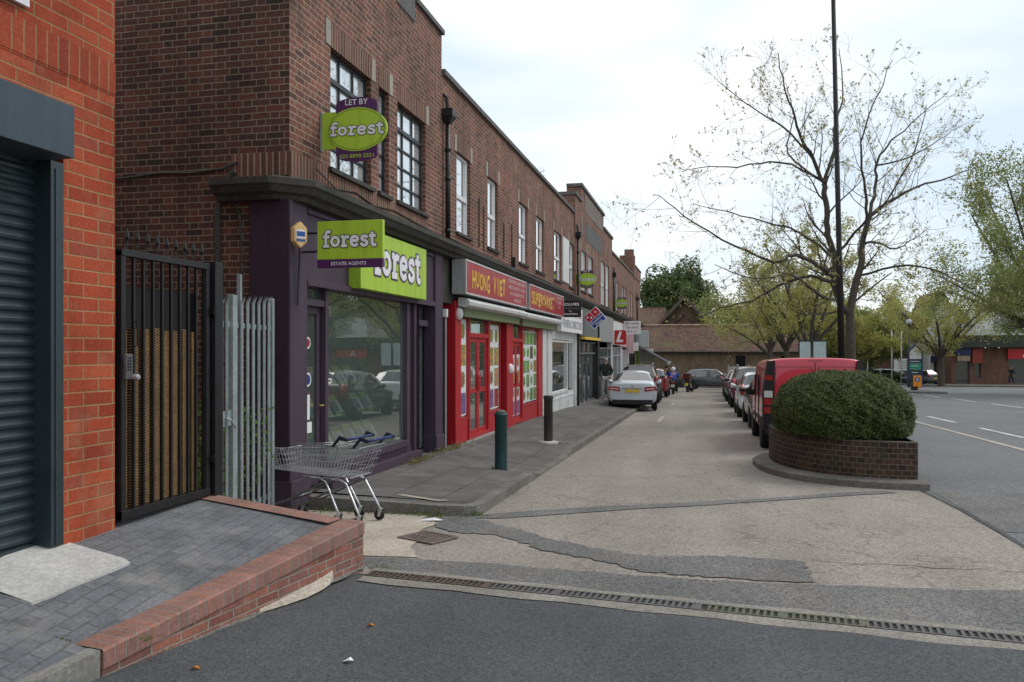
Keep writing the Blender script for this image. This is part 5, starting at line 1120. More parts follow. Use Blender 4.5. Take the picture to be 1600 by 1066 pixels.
cars_far = [(18.6,98,80,'hatch',P_white,'white car at the left of the car park behind the clipped bush'),(20.9,100,85,'sedan',P_white,'white saloon in the car park just left of the shopping centre totem'),
            (23.6,101,80,'sedan',P_silver,'silver saloon in the car park behind the shopping centre totem'),(20.2,86.5,25,'hatch',P_dgrey,'dark hatchback leaving the car park beside the orange bollard'),(17.2,104,95,'suv',P_grey,'grey tall car farthest left in the car park')]
for x, y, rz, k, p, l in cars_far: put(car('parked_car', l, 'car', p, k), x, y, rz)
lv = thing('parked_van', (24.2,108,gz(108)), 'plain white box van at the back of the car park', 'van')
MB().box(22.4,26.4,107,109,gz(108)+.5,gz(108)+2.7).build('box_body', M_whitep, lv, bevel=.05); MB().add([(26.4,107.05,gz(108)+.5),(28.2,107.05,gz(108)+.5),(28.2,107.05,gz(108)+1.3),(27.6,107.05,gz(108)+2.1),(26.4,107.05,gz(108)+2.1),(26.4,108.95,gz(108)+.5),(28.2,108.95,gz(108)+.5),(28.2,108.95,gz(108)+1.3),(27.6,108.95,gz(108)+2.1),(26.4,108.95,gz(108)+2.1)],[(0,1,2,3,4),(9,8,7,6,5),(1,6,7,2),(2,7,8,3),(3,8,9,4)]).build('cab', M_whitep, lv, bevel=.04)
for x in (23.2,27.4): MB().lathe((x,107.05,gz(108)+.36), [(.36,-.1),(.36,.1)], 16, 'y').build('wheel', M_rubber, lv)
# red van, rear towards the camera
def van():
    t = thing('parked_van', (0,0,0), 'large red panel van with black rear corner lamps parked behind the brick planter', 'van')
    W, L0, L1 = .97, -2.5, 2.5
    st = [(-2.50,.90,.42,1.1,1.93,.80),(-2.47,.945,.38,1.1,1.955,.85),(-2.3,.96,.36,1.1,1.965,.87),(-1,.97,.34,1.1,1.975,.88),(.4,.97,.34,1.1,1.975,.88),(.9,.97,.34,1.1,1.96,.87),(1.15,.97,.34,1.1,1.90,.84),(1.75,.96,.34,1.08,1.28,.80),(2.3,.9,.36,.95,1.02,.72),(2.47,.78,.4,.8,.86,.6)]
    V, Fs = [], []
    rings = []
    for y, w, zs, zb, zt, wr in st:
        h = [(0,zs),(w*.9,zs),(w,zs+.1),(w*1.005,.75 if zt > 1.3 else .6),(w,zb),(w-(w-wr)*.35,zb+(zt-zb)*.62),(wr+.03,zt-.10),(wr-.06,zt-.015),(wr*.5,zt+.01),(0,zt+.012)]
        rings.append([(x,y,z) for x,z in h]+[(-x,y,z) for x,z in h[-2:0:-1]])
    n = len(rings[0])
    for r in rings: V += r
    for j in range(len(rings)-1):
        for i in range(n): Fs.append((j*n+i,j*n+(i+1)%n,(j+1)*n+(i+1)%n,(j+1)*n+i))
    for e, o_ in ((0,0),((len(rings)-1)*n,1)):
        for i in range(9):
            a, b, c, d = e+i, e+i+1, e+(n-i-1)%n, e+(n-i)%n
            f = list(dict.fromkeys([a,b,c,d])); Fs.append(tuple(f))
    me = bpy.data.meshes.new('body'); me.from_pydata(V,[],Fs); bm2 = bmesh.new(); bm2.from_mesh(me); bmesh.ops.recalc_face_normals(bm2, faces=bm2.faces)
    bm2.to_mesh(me); bm2.free(); o = link('body', me, P_van, t, True); s = o.modifiers.new('s','SUBSURF'); s.levels = 2; s.render_levels = 2
    for y in (-1.55, 1.5):
        for x in (-1,1): wheel(t, x*(W-.11), y, .335, .22)
    for s in (-1,1):
        c = MB().add([(s*.77,-2.54,.45),(s*.97,-2.50,.45),(s*.985,-2.36,.45),(s*.77,-2.54,1.25),(s*.97,-2.50,1.25),(s*.985,-2.36,1.25),(s*.75,-2.53,1.91),(s*.885,-2.49,1.90),(s*.90,-2.36,1.90)], [(0,1,4,3),(1,2,5,4),(3,4,7,6),(4,5,8,7),(6,7,8)]).build('lamp_column', M_rubber, t)
        for z0, z1, m in ((1.50,1.60,M_tail),(1.14,1.28,M_clear),(.98,1.12,M_tail),(.80,.94,M_tail)):
            MB().add([(s*.80,-2.548,z0),(s*.955,-2.517,z0),(s*(.955 if z0 < 1.4 else .93),-2.517,z1),(s*.80,-2.548,z1)], [(0,1,2,3)]).build('tail_light', m, c)
    MB().box(-.93,.93,-2.58,-2.40,.36,.60).build('rear_bumper', M_rubber, t, bevel=.03)
    MB().box(-.004,.004,-2.522,-2.50,.60,1.88).build('door_seam', M_dark, t)
    for s in (-1,1):
        mb = MB(); a, b = (s*.06, s*.76); M = Matrix(((1,0,0,0),(0,0,-1,-2.508),(0,1,0,0),(0,0,0,1)))
        ribbon(mb, M, [(a,.98),(a,1.78),(b*.97,1.78),(b,1.0),(a,.98)], .014, 0, .006); mb.build('door_panel_line', plain('door_line',(.16,.01,.015),.5), t)
        MB().tube([(s*.90,.98,1.12),(s*1.06,1.0,1.15),(s*1.10,1.0,1.25)], [.05,.09,.10], 8).build('door_mirror', M_rubber, t, True)
        mb = MB(); mb.add([(s*.985,1.0,1.12),(s*.985,.25,1.12),(s*.945,.25,1.62),(s*.93,.85,1.60)], [(0,1,2,3)]).build('cab_window', M_carglass, t)
        mb = MB(); mb.box(*sorted((s*.965,s*.985)), -2.2, .9, .60, .70); mb.build('side_moulding', M_rubber, t, bevel=.01)
        mb = MB(); mb.box(*sorted((s*.95,s*.984)), .19,.20, .5, 1.6); mb.box(*sorted((s*.95,s*.984)), -1.02,-1.01, .5, 1.6); mb.build('side_seam', M_dark, t)
    MB().box(-.14,.14,-2.50,-2.42,1.885,1.935).build('brake_light', M_tail, t, bevel=.01)
    MB().add([(-.78,1.2,1.86),(.78,1.2,1.86),(.82,1.74,1.30),(-.82,1.74,1.30)], [(0,1,2,3)]).build('windscreen', M_carglass, t)
    MB().box(-.26,.26,-2.59,-2.57,.43,.54).build('number_plate', M_plate, t)
    return t
vv = put(van(), 2.10, 19.6, 0); vv.scale = (1, 1, .945)
# ---------------------------------------------------------------- people
def skinbody(name, chains, m, parent, sub=2):
    bm_ = bmesh.new(); lay = bm_.verts.layers.skin.verify(); vd = {}; first = True
    def gv(p, r):
        nonlocal first
        k = tuple(round(c, 4) for c in p)
        if k not in vd:
            v = bm_.verts.new(p); v[lay].radius = (r, r) if not hasattr(r,'__len__') else r; v[lay].use_root = first; first = False; vd[k] = v
        return vd[k]
    for ch in chains:
        for (p, r), (q, s) in zip(ch[:-1], ch[1:]):
            a, b = gv(p, r), gv(q, s)
            if not bm_.edges.get((a, b)): bm_.edges.new((a, b))
    me = bpy.data.meshes.new(name); bm_.to_mesh(me); bm_.free()
    o = bpy.data.objects.new(name, me); col.objects.link(o)
    sk = o.modifiers.new('sk','SKIN'); sk.use_smooth_shade = True; s = o.modifiers.new('su','SUBSURF'); s.levels = sub; s.render_levels = sub
    dg = bpy.context.evaluated_depsgraph_get(); me2 = bpy.data.meshes.new_from_object(o.evaluated_get(dg)); bpy.data.objects.remove(o)
    return link(name, me2, m, parent, True)
def person(label, m_top, m_leg, pose, hair=None, H=1.75, helmet=None, topname='jacket', skirt=False, shoes=None):
    t = thing('person', (0,0,0), label, 'person'); k = H/1.75
    P = dict(pel=(0,0,.92), wst=(0,0,1.08), chs=(0,.0,1.32), nck=(0,.0,1.48), chin=(0,-.02,1.55), hd=(0,-.02,1.64), crn=(0,-.01,1.72),
             ls=(-.19,0,1.43), le=(-.26,.03,1.15), lw=(-.25,-.06,.92), rs=(.19,0,1.43), re=(.26,.03,1.15), rw=(.25,-.06,.92),
             lh=(-.10,0,.88), lk=(-.11,-.02,.48), la=(-.12,.02,.09), lt=(-.13,-.15,.035), rh=(.10,0,.88), rk=(.11,-.02,.48), ra=(.12,.02,.09), rt=(.13,-.15,.035))
    P.update(pose); P = {a: tuple(c*k for c in b) for a, b in P.items()}
    def hand(w, e, sg):
        w_, e_ = Vector(P[w]), Vector(P[e]); d = (w_-e_).normalized(); palm = w_+d*.07; out = []
        sd = Vector((0,1,0)) if abs(d.y) < .8 else Vector((1,0,0))
        out.append([(P[w],.026),(tuple(palm),.034)])
        for i, (o, l) in enumerate(((-.03,.065),(-.01,.08),(.01,.075),(.03,.055))):
            b = palm+sd*o+d*.02; c = b+d*l*.55+Vector((-.010*sg,0,0)); e2 = c+d*l*.4+Vector((-.018*sg,0,0)); out.append([(tuple(palm),.034),(tuple(b),.011),(tuple(c),.010),(tuple(e2),.008)])
        b = w_+d*.03-sd*.035; out.append([(tuple(palm),.034),(tuple(b),.013),(tuple(b+d*.045-sd*.02),.010)])
        return out
    ch = [[(P['pel'],(.125,.10)),(P['wst'],(.12,.09)),(P['chs'],(.15,.10)),(P['nck'],.055),(P['chin'],(.06,.065)),(P['hd'],(.075,.09)),(P['crn'],(.05,.06))],
          [(P['chs'],(.15,.10)),(P['ls'],.062),(P['le'],.045),(P['lw'],.026)], [(P['chs'],(.15,.10)),(P['rs'],.062),(P['re'],.045),(P['rw'],.026)],
          [(P['pel'],(.125,.10)),(P['lh'],.085),(P['lk'],.058),(P['la'],.04),(P['lt'],.035)], [(P['pel'],(.125,.10)),(P['rh'],.085),(P['rk'],.058),(P['ra'],.04),(P['rt'],.035)]]
    b = skinbody('body', ch+hand('lw','le',-1)+hand('rw','re',1), M_skin, t)
    # face details sit on the head as children of the body
    hd = Vector(P['hd']); ho = MB()
    ho.add([tuple(hd+Vector(v)) for v in ((-.012,-.085,-.012),(.012,-.085,-.012),(0,-.112,-.02),(0,-.082,.028))], [(0,1,2),(0,2,3),(2,1,3)]).build('nose', M_skin, b)
    for s in (-1,1):
        MB().lathe(tuple(hd+Vector((s*.03,-.084,.008))), [(.004,-.006),(.011,-.003),(.011,.003)], 8, 'y').build('eye', M_dark, b)
        MB().lathe(tuple(hd+Vector((s*.078,-.0,-.005))), [(.01,-.01),(.026,0),(.012,.012)], 8, 'x').build('ear', M_skin, b)
    MB().mbox(Matrix.Translation(hd+Vector((0,-.083,-.045))), -.022, .022, -.003, .003, -.004, .004).build('mouth', plain('lips',(.25,.09,.08),.5), b)
    tc = [[(P['pel'],(.15,.125)),(P['wst'],(.145,.115)),(P['chs'],(.175,.125)),(tuple(Vector(P['nck'])+Vector((0,0,-.03))),.075)],
          [(P['chs'],(.175,.125)),(P['ls'],.085),(P['le'],.065),(tuple(Vector(P['lw'])*.93+Vector(P['le'])*.07),.045)], [(P['chs'],(.175,.125)),(P['rs'],.085),(P['re'],.065),(tuple(Vector(P['rw'])*.93+Vector(P['re'])*.07),.045)]]
    skinbody(topname, tc, m_top, t)
    lc = [[(P['pel'],(.135,.115)),(P['lh'],.10),(P['lk'],.075),(P['la'],.058)], [(P['pel'],(.135,.115)),(P['rh'],.10),(P['rk'],.075),(P['ra'],.058)]]
    skinbody('trousers', lc, m_leg, t)
    for a, l in (('la','lt'),('ra','rt')):
        A_, T_ = Vector(P[a]), Vector(P[l]); skinbody('shoe', [[(tuple(A_+Vector((0,.03,-.03))),.05),(tuple((A_+T_)/2+Vector((0,0,-.02))),.048),(tuple(T_),.035)]], shoes or M_rubber, t, 1)
    if hair: MB().lathe(tuple(hd+Vector((0,.012,.0))), [(.088,-.03),(.096,.02),(.088,.06),(.055,.10),(.01,.115)], 14).build('hair', hair, t, True)
    if helmet: MB().lathe(tuple(hd+Vector((0,.012,-.06))), [(.10,-.02),(.125,.04),(.13,.10),(.115,.17),(.07,.215),(.01,.23)], 16).build('helmet', helmet, t, True)
    return t
p = person('man in dark jacket and pale trousers standing on the pavement beside the silver saloon', M_jack, M_trou, dict(lk=(-.13,-.06,.48),lt=(-.17,-.12,.035),re=(.27,.08,1.15),rw=(.20,-.05,.98),hd=(.01,-.03,1.64)), plain('grey_hair',(.35,.31,.28),.8), 1.78)
p.location = (-4.18,36.0,pt(-4.2,36)[2]); p.rotation_euler = (0,0,R(10))
p = person('rider in a blue jacket and white helmet sitting on a parked scooter', M_bluej, M_jack, dict(pel=(0,0,.80),wst=(0,.06,.95),chs=(0,.16,1.18),nck=(0,.24,1.33),chin=(0,.25,1.40),hd=(0,.26,1.49),crn=(0,.27,1.57),ls=(-.2,.2,1.28),le=(-.3,.38,1.06),lw=(-.27,.55,1.0),rs=(.2,.2,1.28),re=(.3,.38,1.06),rw=(.27,.55,1.0),lh=(-.11,.02,.78),lk=(-.22,.42,.60),la=(-.24,.35,.14),lt=(-.24,.46,.09),rh=(.11,.02,.78),rk=(.22,.42,.60),ra=(.24,.35,.14),rt=(.24,.46,.09)), None, 1.75, M_white)
p.location = (-1.86,51.6,gz(51.6)); p.rotation_euler = (0,0,R(4))
p = person('pedestrian in dark clothes standing just left of the blue scooter rider', plain('dark_plum_coat',(.05,.018,.028),.8), M_jack, {}, M_dark, 1.72); p.location = (-2.35,53.2,gz(53)); p.rotation_euler = (0,0,R(160))
p = person('person in black walking along the far pavement by the red and black shop front', M_jack, M_jack, dict(lk=(-.1,-.18,.5),la=(-.1,-.05,.12),lt=(-.1,-.2,.05),rk=(.1,.03,.48),ra=(.1,.3,.12),rt=(.1,.2,.04),le=(-.26,-.1,1.2),lw=(-.15,-.28,1.25)), plain('brown_hair',(.12,.07,.04),.8), 1.72); p.location = (26.7,82.5,gz(82.5)+.13); p.rotation_euler = (0,0,R(-50))
def motorbike(label, body, boxm, plate):
    t = thing('scooter', (0,0,0), label, 'scooter')
    for y in (-.62,.66):
        w = MB().lathe((0,y,.27), [(.17,-.05),(.25,-.055),(.27,-.03),(.27,.03),(.25,.055),(.17,.05)], 20, 'x').build('wheel', M_rubber, t, True); MB().lathe((0,y,.27), [(.17,-.02),(.17,.02)], 14, 'x').build('rim', M_hub, w)
    MB().add([(-.14,-.85,.62),(.14,-.85,.62),(.16,-.1,.55),(-.16,-.1,.55),(-.13,-.9,.80),(.13,-.9,.80),(.15,0,.78),(-.15,0,.78),(-.14,-.5,.30),(.14,-.5,.30),(.15,.1,.28),(-.15,.1,.28)], [(4,5,6,7),(0,4,7,3),(1,2,6,5),(0,1,5,4),(3,2,10,11),(0,3,11,8),(1,9,10,2),(8,11,10,9),(0,8,9,1),(2,3,7,6)]).build('rear_body', body, t, bevel=.03)
    MB().mbox(Matrix.Identity(4), -.13, .13, -.80, .05, .785, .86).build('seat', M_rubber, t, bevel=.03)
    MB().add([(-.2,.42,.28),(.2,.42,.28),(.16,.52,.85),(-.16,.52,.85),(-.2,.48,.28),(.2,.48,.28),(.14,.60,.85),(-.14,.60,.85)], [(0,1,2,3),(7,6,5,4),(0,3,7,4),(1,5,6,2),(2,6,7,3),(0,4,5,1)]).build('leg_shield', body, t, bevel=.02)
    MB().box(-.14,.14,-.15,.5,.26,.31).build('floorboard', M_rubber, t, bevel=.01)
    mb = MB(); mb.tube([(0,.66,.27),(0,.60,.6),(0,.50,1.0)], .03, 8); mb.tube([(-.33,.44,1.04),(-.15,.5,1.0),(.15,.5,1.0),(.33,.44,1.04)], .018, 6); mb.build('handlebar', M_rubber, t)
    for s in (-1,1): MB().tube([(s*.25,.5,1.02),(s*.30,.5,1.2),(s*.31,.5,1.22)], [.008,.008,.05], 6).build('mirror', M_rubber, t)
    if boxm: MB().mbox(Matrix.Identity(4), -.22, .22, -1.05, -.62, .87, 1.26).build('top_box', boxm, t, bevel=.03)
    MB().box(-.10,.10,-.93,-.905,.45,.62).build('number_plate', plate, t); MB().box(-.08,.08,-.93,-.88,.68,.76).build('tail_light', M_tail, t, bevel=.01)
    return t
m = motorbike('dark scooter ridden by the person in the blue jacket', P_black, None, M_platew); m.location = (-1.86,51.6,gz(51.6)); 
m = motorbike('black scooter with a yellow plate and dark red top box beside the sideways grey car', P_black, P_maroon, plain('yellow_plate',(.75,.62,.08),.4)); m.location = (-.95,56.2,gz(56.2)); m.rotation_euler = (0,0,R(-12))
m = motorbike('dark motorcycle parked behind the other scooters near the wall', P_dgrey, None, M_platew); m.location = (-1.45,57.6,gz(57.6)); m.rotation_euler = (0,0,R(-60))
# ---------------------------------------------------------------- shopping trolleys
def trolley(label):
    t = thing('shopping_trolley', (0,0,0), label, 'shopping trolley')
    # local: +x towards the handle, y across, z up
    RT, RB = .50, .54      # rim / base heights offset
    def sec(u, v, h):      # u 0 rear..1 nose, v -1..1, h 0 bottom..1 top
        wt, wb = .275-.07*u, .215-.06*u; xb = -.06-.80*u; xt = .08-1.0*u
        zb, zt = .53+.045*u, .865-.065*u
        return Vector((xb+(xt-xb)*h, v*(wb+(wt-wb)*h), zb+(zt-zb)*h))
    mb = MB(); r = .0022
    def wire(a, b, r_=r): mb.tube([a, b], r_, 4, False)
    for k in range(23):
        u = k/22; wire(sec(u,-1,0), sec(u,-1,1)); wire(sec(u,1,0), sec(u,1,1)); wire(sec(u,-1,0), sec(u,1,0))
    for k in range(9):
        v = -1+2*k/8; wire(sec(1,v,0), sec(1,v,1)); wire(sec(0,v,0), sec(1,v,0)); wire(sec(0,v,0), sec(0,v,1))
    for h in (.0,.25,.5,.75):
        for v in (-1,1): wire(sec(0,v,h), sec(1,v,h), .003)
        wire(sec(1,-1,h), sec(1,1,h), .003); wire(sec(0,-1,h), sec(0,1,h), .003)
    mb.build('basket', M_wire, t)
    mb = MB()
    mb.tube([sec(0,-1,1),sec(1,-1,1),sec(1,-.8,1)+Vector((-.03,0,0)),sec(1,.8,1)+Vector((-.03,0,0)),sec(1,1,1),sec(0,1,1)], .006, 6); mb.tube([sec(0,-1,1),sec(0,1,1)], .005, 6)
    mb.tube([sec(0,-1,0),sec(0,1,0)], .008, 6); mb.build('rim', M_chrome, t)
    MB().tube([(.17,-.27,.945),(.17,.27,.945)], .016, 10).build('handle', M_blueh, t, True)
    for s in (-1,1):
        MB().add([(-.07,s*.275,.86),(.0,s*.285,.87),(.10,s*.285,.99),(.20,s*.285,.955),(.185,s*.285,.925),(.10,s*.285,.94),(.03,s*.285,.86)]+[(-.07,s*.255,.86),(.0,s*.265,.87),(.10,s*.265,.99),(.20,s*.265,.955),(.185,s*.265,.925),(.10,s*.265,.94),(.03,s*.265,.86)],
                 [(0,1,6),(1,2,5,6),(2,3,4,5),(7,13,8),(8,13,12,9),(9,12,11,10),(0,7,8,1),(1,8,9,2),(2,9,10,3),(3,10,11,4),(4,11,12,5),(5,12,13,6),(6,13,7,0)]).build('handle_end', M_navy, t, bevel=.006)
        MB().tube([(-.42,s*.16,.505),(-.20,s*.18,.50),(-.12,s*.19,.46),(.02,s*.215,.19),(.06,s*.22,.125)], .0125, 8).build('leg', M_chrome, t, True)
        MB().tube([(-.10,s*.17,.47),(-.2,s*.17,.43),(-.62,s*.16,.22),(-.78,s*.155,.17),(-.84,s*.15,.135)], .013, 8).build('base_tube', M_iron, t, True)
    MB().tube([(-.52,-.16,.27),(-.52,.16,.27)], .009, 8).build('cross_bar', M_chrome, t, True)
    for x, y in ((.06,.22),(.06,-.22),(-.86,.15),(-.86,-.15)):
        c = MB().add([(x-.02,y-.024,.13),(x+.03,y-.024,.13),(x-.0,y-.024,.045),(x-.03,y-.024,.045),(x-.02,y+.024,.13),(x+.03,y+.024,.13),(x-.0,y+.024,.045),(x-.03,y+.024,.045)], [(0,1,2,3),(4,7,6,5),(0,4,5,1)]).build('castor', M_chrome, t); c.modifiers.new('so','SOLIDIFY').thickness = .004
        MB().lathe((x-.02,y,.0575), [(.035,-.016),(.0575,-.013),(.0575,.013),(.035,.016)], 16, 'y').build('wheel', M_rubber, c, True)
    return t
ang = -7; ax = Vector((math.cos(R(ang)), math.sin(R(ang)), 0)); bx = Vector((-.04, 8.78, 0)); 
t1 = trolley('nearer wire shopping trolley with blue handle, the one farther right of the nested pair')
base = Vector((-3.47, 8.17, gz(8.2)+.017)); t1.location = base; t1.rotation_euler = (0,0,R(ang)); t1.scale = (1,1,.95)
t2 = copy_tree(t1); t2['label'] = 'left wire shopping trolley of the nested pair, nearest the steel palisade'; t2.location = base-ax*.25+Vector((0,.012,.004))
for o in (t1, t2): o['group'] = 'nested shopping trolleys'
# ---------------------------------------------------------------- bollards
b = thing('bollard', (-3.06,12.46,0), 'dark green round cast bollard with a pale domed top on the pavement edge', 'bollard'); z = pt(-3.06,12.46)[2]
MB().lathe((-3.06,12.46,z-.02), [(.10,0),(.10,.02),(.095,.05),(.095,.84),(.105,.86),(.105,.88),(.085,.90)], 20).build('post', M_boll, b, True); MB().lathe((-3.06,12.46,z+.88), [(.085,0),(.07,.03),(.04,.045),(.005,.05)], 20).build('cap', M_coping, b, True)
b = thing('bollard', (-3.05,16.4,0), 'rusty brown post bollard on a white painted footing beyond the green bollard', 'bollard'); z = pt(-3.05,16.4)[2]
MB().lathe((-3.05,16.4,z-.02), [(.095,0),(.09,.03),(.09,.88),(.10,.90),(.10,.95),(.09,.965),(.01,.968)], 20).build('post', M_rust, b, True); MB().lathe((-3.05,16.4,z-.01), [(.22,0),(.21,.035),(.12,.05)], 9).build('footing', M_pale, b)
# ---------------------------------------------------------------- planter
pl = thing('brick_planter', (2,14,gz(14)), 'curved dark brick planter on a kerb plinth in front of the red van', 'planter')
def dshape(off):
    cx, cy, rx, ry = 2.88, 15.0, 1.80+off, 2.45+off*1.1; pts = []; orr = off*.3
    for i in range(33):
        a = R(180+90*i/32); c_, s_ = math.cos(a), math.sin(a); e = 2/2.5
        pts.append((cx+rx*math.copysign(abs(c_)**e, c_), cy+ry*math.copysign(abs(s_)**e, s_)))
    pts.append((cx+orr+.02, cy-ry+.03))
    pts += [(cx+orr+.02, 16.0+off*.5), (cx-rx+.25, 16.0+off*.5)]
    return pts
def ringwall(pts, z0, z1, m, nm, par, uvm=True, zf=None):
    qs = []; s = 0; n = len(pts)
    for i in range(n):
        a, b_ = pts[i], pts[(i+1) % n]; l = math.dist(a, b_); za, zb_ = (z0(a), z0(b_)); zc, zd = (z1(a), z1(b_))
        qs.append(([(a[0],a[1],za),(b_[0],b_[1],zb_),(b_[0],b_[1],zd),(a[0],a[1],zc)], [(s,za+1),(s+l,zb_+1),(s+l,zd+1),(s,zc+1)])); s += l
    return uvobj(nm, qs, m, par, False)
K0 = lambda p: gz(p[1])-.03; K1 = lambda p: gz(p[1])+.115; T1 = lambda p: .41
ko = dshape(.27); po2 = dshape(.0)
ringwall(ko, K0, lambda p: K1(p)-.02, M_kerb, 'kerb_plinth', pl)
mb = MB(); ki = dshape(.24)
n = len(ko)
for i in range(n):
    a, b_, c, d = ko[i], ko[(i+1)%n], ki[(i+1)%n], ki[i]; mb.quad((*a,K1(a)-.02),(*b_,K1(b_)-.02),(*c,K1(c)),(*d,K1(d)))
    c, d, e, f = ki[(i+1)%n], ki[i], po2[(i+1)%n], po2[i]; mb.quad((*d,K1(d)),(*c,K1(c)),(*e,K1(e)+.005),(*f,K1(f)+.005))
mb.build('plinth_top', M_kerb, pl)
ringwall(po2, lambda p: gz(p[1])+.08, T1, M_plant, 'brick_wall', pl)
pi2 = dshape(-.11); mb = MB()
for i in range(n): mb.quad((*po2[i],.41),(*po2[(i+1)%n],.41),(*pi2[(i+1)%n],.41),(*pi2[i],.41))
mb.build('wall_top', plain('wall_top_mortar',(.10,.09,.08),.9), pl)
MB().poly([(x,y,.37) for x,y in dshape(-.10)]).build('soil', plain('dark_soil',(.03,.025,.02),.95), pl)
def leafcloud(name, P_, N_, size, m, parent, rng, aspect=.5, droop=0, solid=None):
    """many small leaf-shaped quads at points P_ facing roughly along N_"""
    n = len(P_); P_ = np.asarray(P_, float); N_ = np.asarray(N_, float)
    t = rng.normal(size=(n,3)); t -= (t*N_).sum(1,keepdims=True)*N_*.6; t /= np.linalg.norm(t,axis=1,keepdims=True)+1e-9
    b = np.cross(N_, t); b /= np.linalg.norm(b,axis=1,keepdims=True)+1e-9
    s = size*rng.uniform(.6,1.35,(n,1)); w = s*aspect
    v = np.stack([P_-t*s*.5, P_+b*w*.5, P_+t*s*.5, P_-b*w*.5], 1).reshape(-1,3)
    me = bpy.data.meshes.new(name); me.vertices.add(n*4); me.vertices.foreach_set('co', v.ravel()); me.loops.add(n*4); me.loops.foreach_set('vertex_index', np.arange(n*4, dtype=np.int32))
    me.polygons.add(n); me.polygons.foreach_set('loop_start', np.arange(0, n*4, 4, dtype=np.int32)); me.update(calc_edges=True); me.validate()
    return link(name, me, m, parent)
rng = np.random.default_rng(3)
hd = thing('clipped_bush', (2,14.3,.3), 'large dark green clipped yew bush filling the brick planter', 'bush')
def hedge():
    cx, cy = 2.19, 14.42; a_, b2, h = 1.03, 1.80, .93
    def surf(th, ph, k=1):   # super ellipsoid dome
        c, s = np.cos(ph), np.sin(ph); x = np.sign(np.cos(th))*abs(np.cos(th))**.82*np.abs(c)**.68; y = np.sign(np.sin(th))*abs(np.sin(th))**.82*np.abs(c)**.68; z = np.abs(s)**.66
        return x, y, z
    n = 130000; th = rng.uniform(0, 2*np.pi, n); u = rng.uniform(0, 1, n); ph = np.arcsin(u**1.15)
    x, y, z = surf(th, ph)
    lump = .008*np.sin(5.1*x*1.5+3.3*z*2+y*4)+.007*np.sin(9*y+4*x)+.008*np.sin(17*z+11*x-5*y)+.012*np.sin(31*x+23*z+9*y)*np.sin(19*y-27*z+3)
    k = 1+lump+rng.normal(0,.012,n)-np.abs(rng.normal(0,.026,n))+(rng.random(n) < .012)*rng.uniform(.01,.06,n)
    und = np.clip(.28-z,0,1)*.35
    X = cx+a_*x*(k-und*.5)-.06; Y = cy+b2*y*(k-und*.5); Z = .42+h*z*k
    # lopsided: higher in the middle-right, sloping away at the left
    Z -= .12*np.clip((cx-.2-X),0,2)**1.3*z
    nx, ny, nz = x/a_, y/b2, z/h+.05; N_ = np.stack([nx,ny,nz],1); N_ /= np.linalg.norm(N_,axis=1,keepdims=True); N_ = N_+rng.normal(0,.45,(n,3)); N_ /= np.linalg.norm(N_,axis=1,keepdims=True)
    leafcloud('foliage', np.stack([X,Y,Z],1), N_, .036, M_hedge, hd, rng, .45)
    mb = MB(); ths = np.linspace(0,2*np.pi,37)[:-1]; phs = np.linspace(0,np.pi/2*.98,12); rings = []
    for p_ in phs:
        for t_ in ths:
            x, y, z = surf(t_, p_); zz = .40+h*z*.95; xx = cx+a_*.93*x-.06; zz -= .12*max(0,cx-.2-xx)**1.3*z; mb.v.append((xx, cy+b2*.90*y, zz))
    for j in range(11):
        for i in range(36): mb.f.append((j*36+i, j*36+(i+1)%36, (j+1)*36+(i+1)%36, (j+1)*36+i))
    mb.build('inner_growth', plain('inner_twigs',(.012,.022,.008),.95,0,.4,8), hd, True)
hedge()
# ---------------------------------------------------------------- street lamps, signs, posts
lp = thing('street_lamp', (3.66,24,gz(24)), 'tall black street lamp column rising out of frame beside the budding tree', 'street lamp')
z = gz(24)+.1; lean = -.022
f = lambda h: (3.66+lean*h, 24, z+h)
MB().tube([f(0),f(1.55),f(1.6),f(1.75)], [.13,.13,.115,.09], 14).build('base', M_lamp, lp, True)
MB().tube([f(1.7),f(4.5),f(4.55),f(11.6)], [.088,.085,.072,.055], 14).build('column', M_lamp, lp, True)
a = MB().tube([f(11.5), tuple(Vector(f(12.0))+Vector((.25,0,0))), tuple(Vector(f(12.2))+Vector((1.1,0,0)))], .035, 8).build('arm', M_lamp, lp, True)
MB().mbox(Matrix.Translation(Vector(f(12.2))+Vector((1.3,0,0))), -.25, .35, -.14, .14, -.07, .07).build('lantern', M_alu, a, bevel=.04)
s = sgn('information_board', (4.0,34,1.4), 'grey white double panel information board on dark posts behind the red van'); zb = gz(34)+.11
MB().mbox(B(3.55,34,zb), .02, .44, 1.55, 2.55, -.02, .02).build('panel', plain('board_face',(.42,.50,.50),.5,0,.08,3), s, bevel=.01); MB().mbox(B(3.55,34,zb), .52, 1.03, 1.55, 2.55, -.02, .02).build('panel', plain('board_face',(.42,.50,.50)), s, bevel=.01)
mb = MB(); framebars(mb, B(3.55,34,zb+1.5), 1.06, 1.12, .045, .04, proud=.03, cols=2, bt=.04); mb.build('frame', M_blackp, s, bevel=.01)
for x in (3.58,4.56): MB().tube([(x,34,zb),(x,34,zb+1.55)], .03, 8).build('post', M_blackp, s)
s = thing('keep_left_bollard', (14.4,62,-1), 'orange traffic bollard with a blue arrow disc on the island', 'bollard'); z = gz(62)+.12; x = 14.1
MB().mbox(B(x,62,z), -.15, .15, .0, .25, -.1, .1).build('base', M_blackp, s); MB().prism(B(x,62,z), [(-.15,.3),(0,.12),(.28,.12),(.40,.3),(.40,1.0),(-.15,1.0)], -.1, .1).build('housing', M_orangeb, s, bevel=.02)
MB().mbox(B(x,62,z), -.26, -.151, 0, 1.02, -.1, .1).build('side', M_blackp, s)
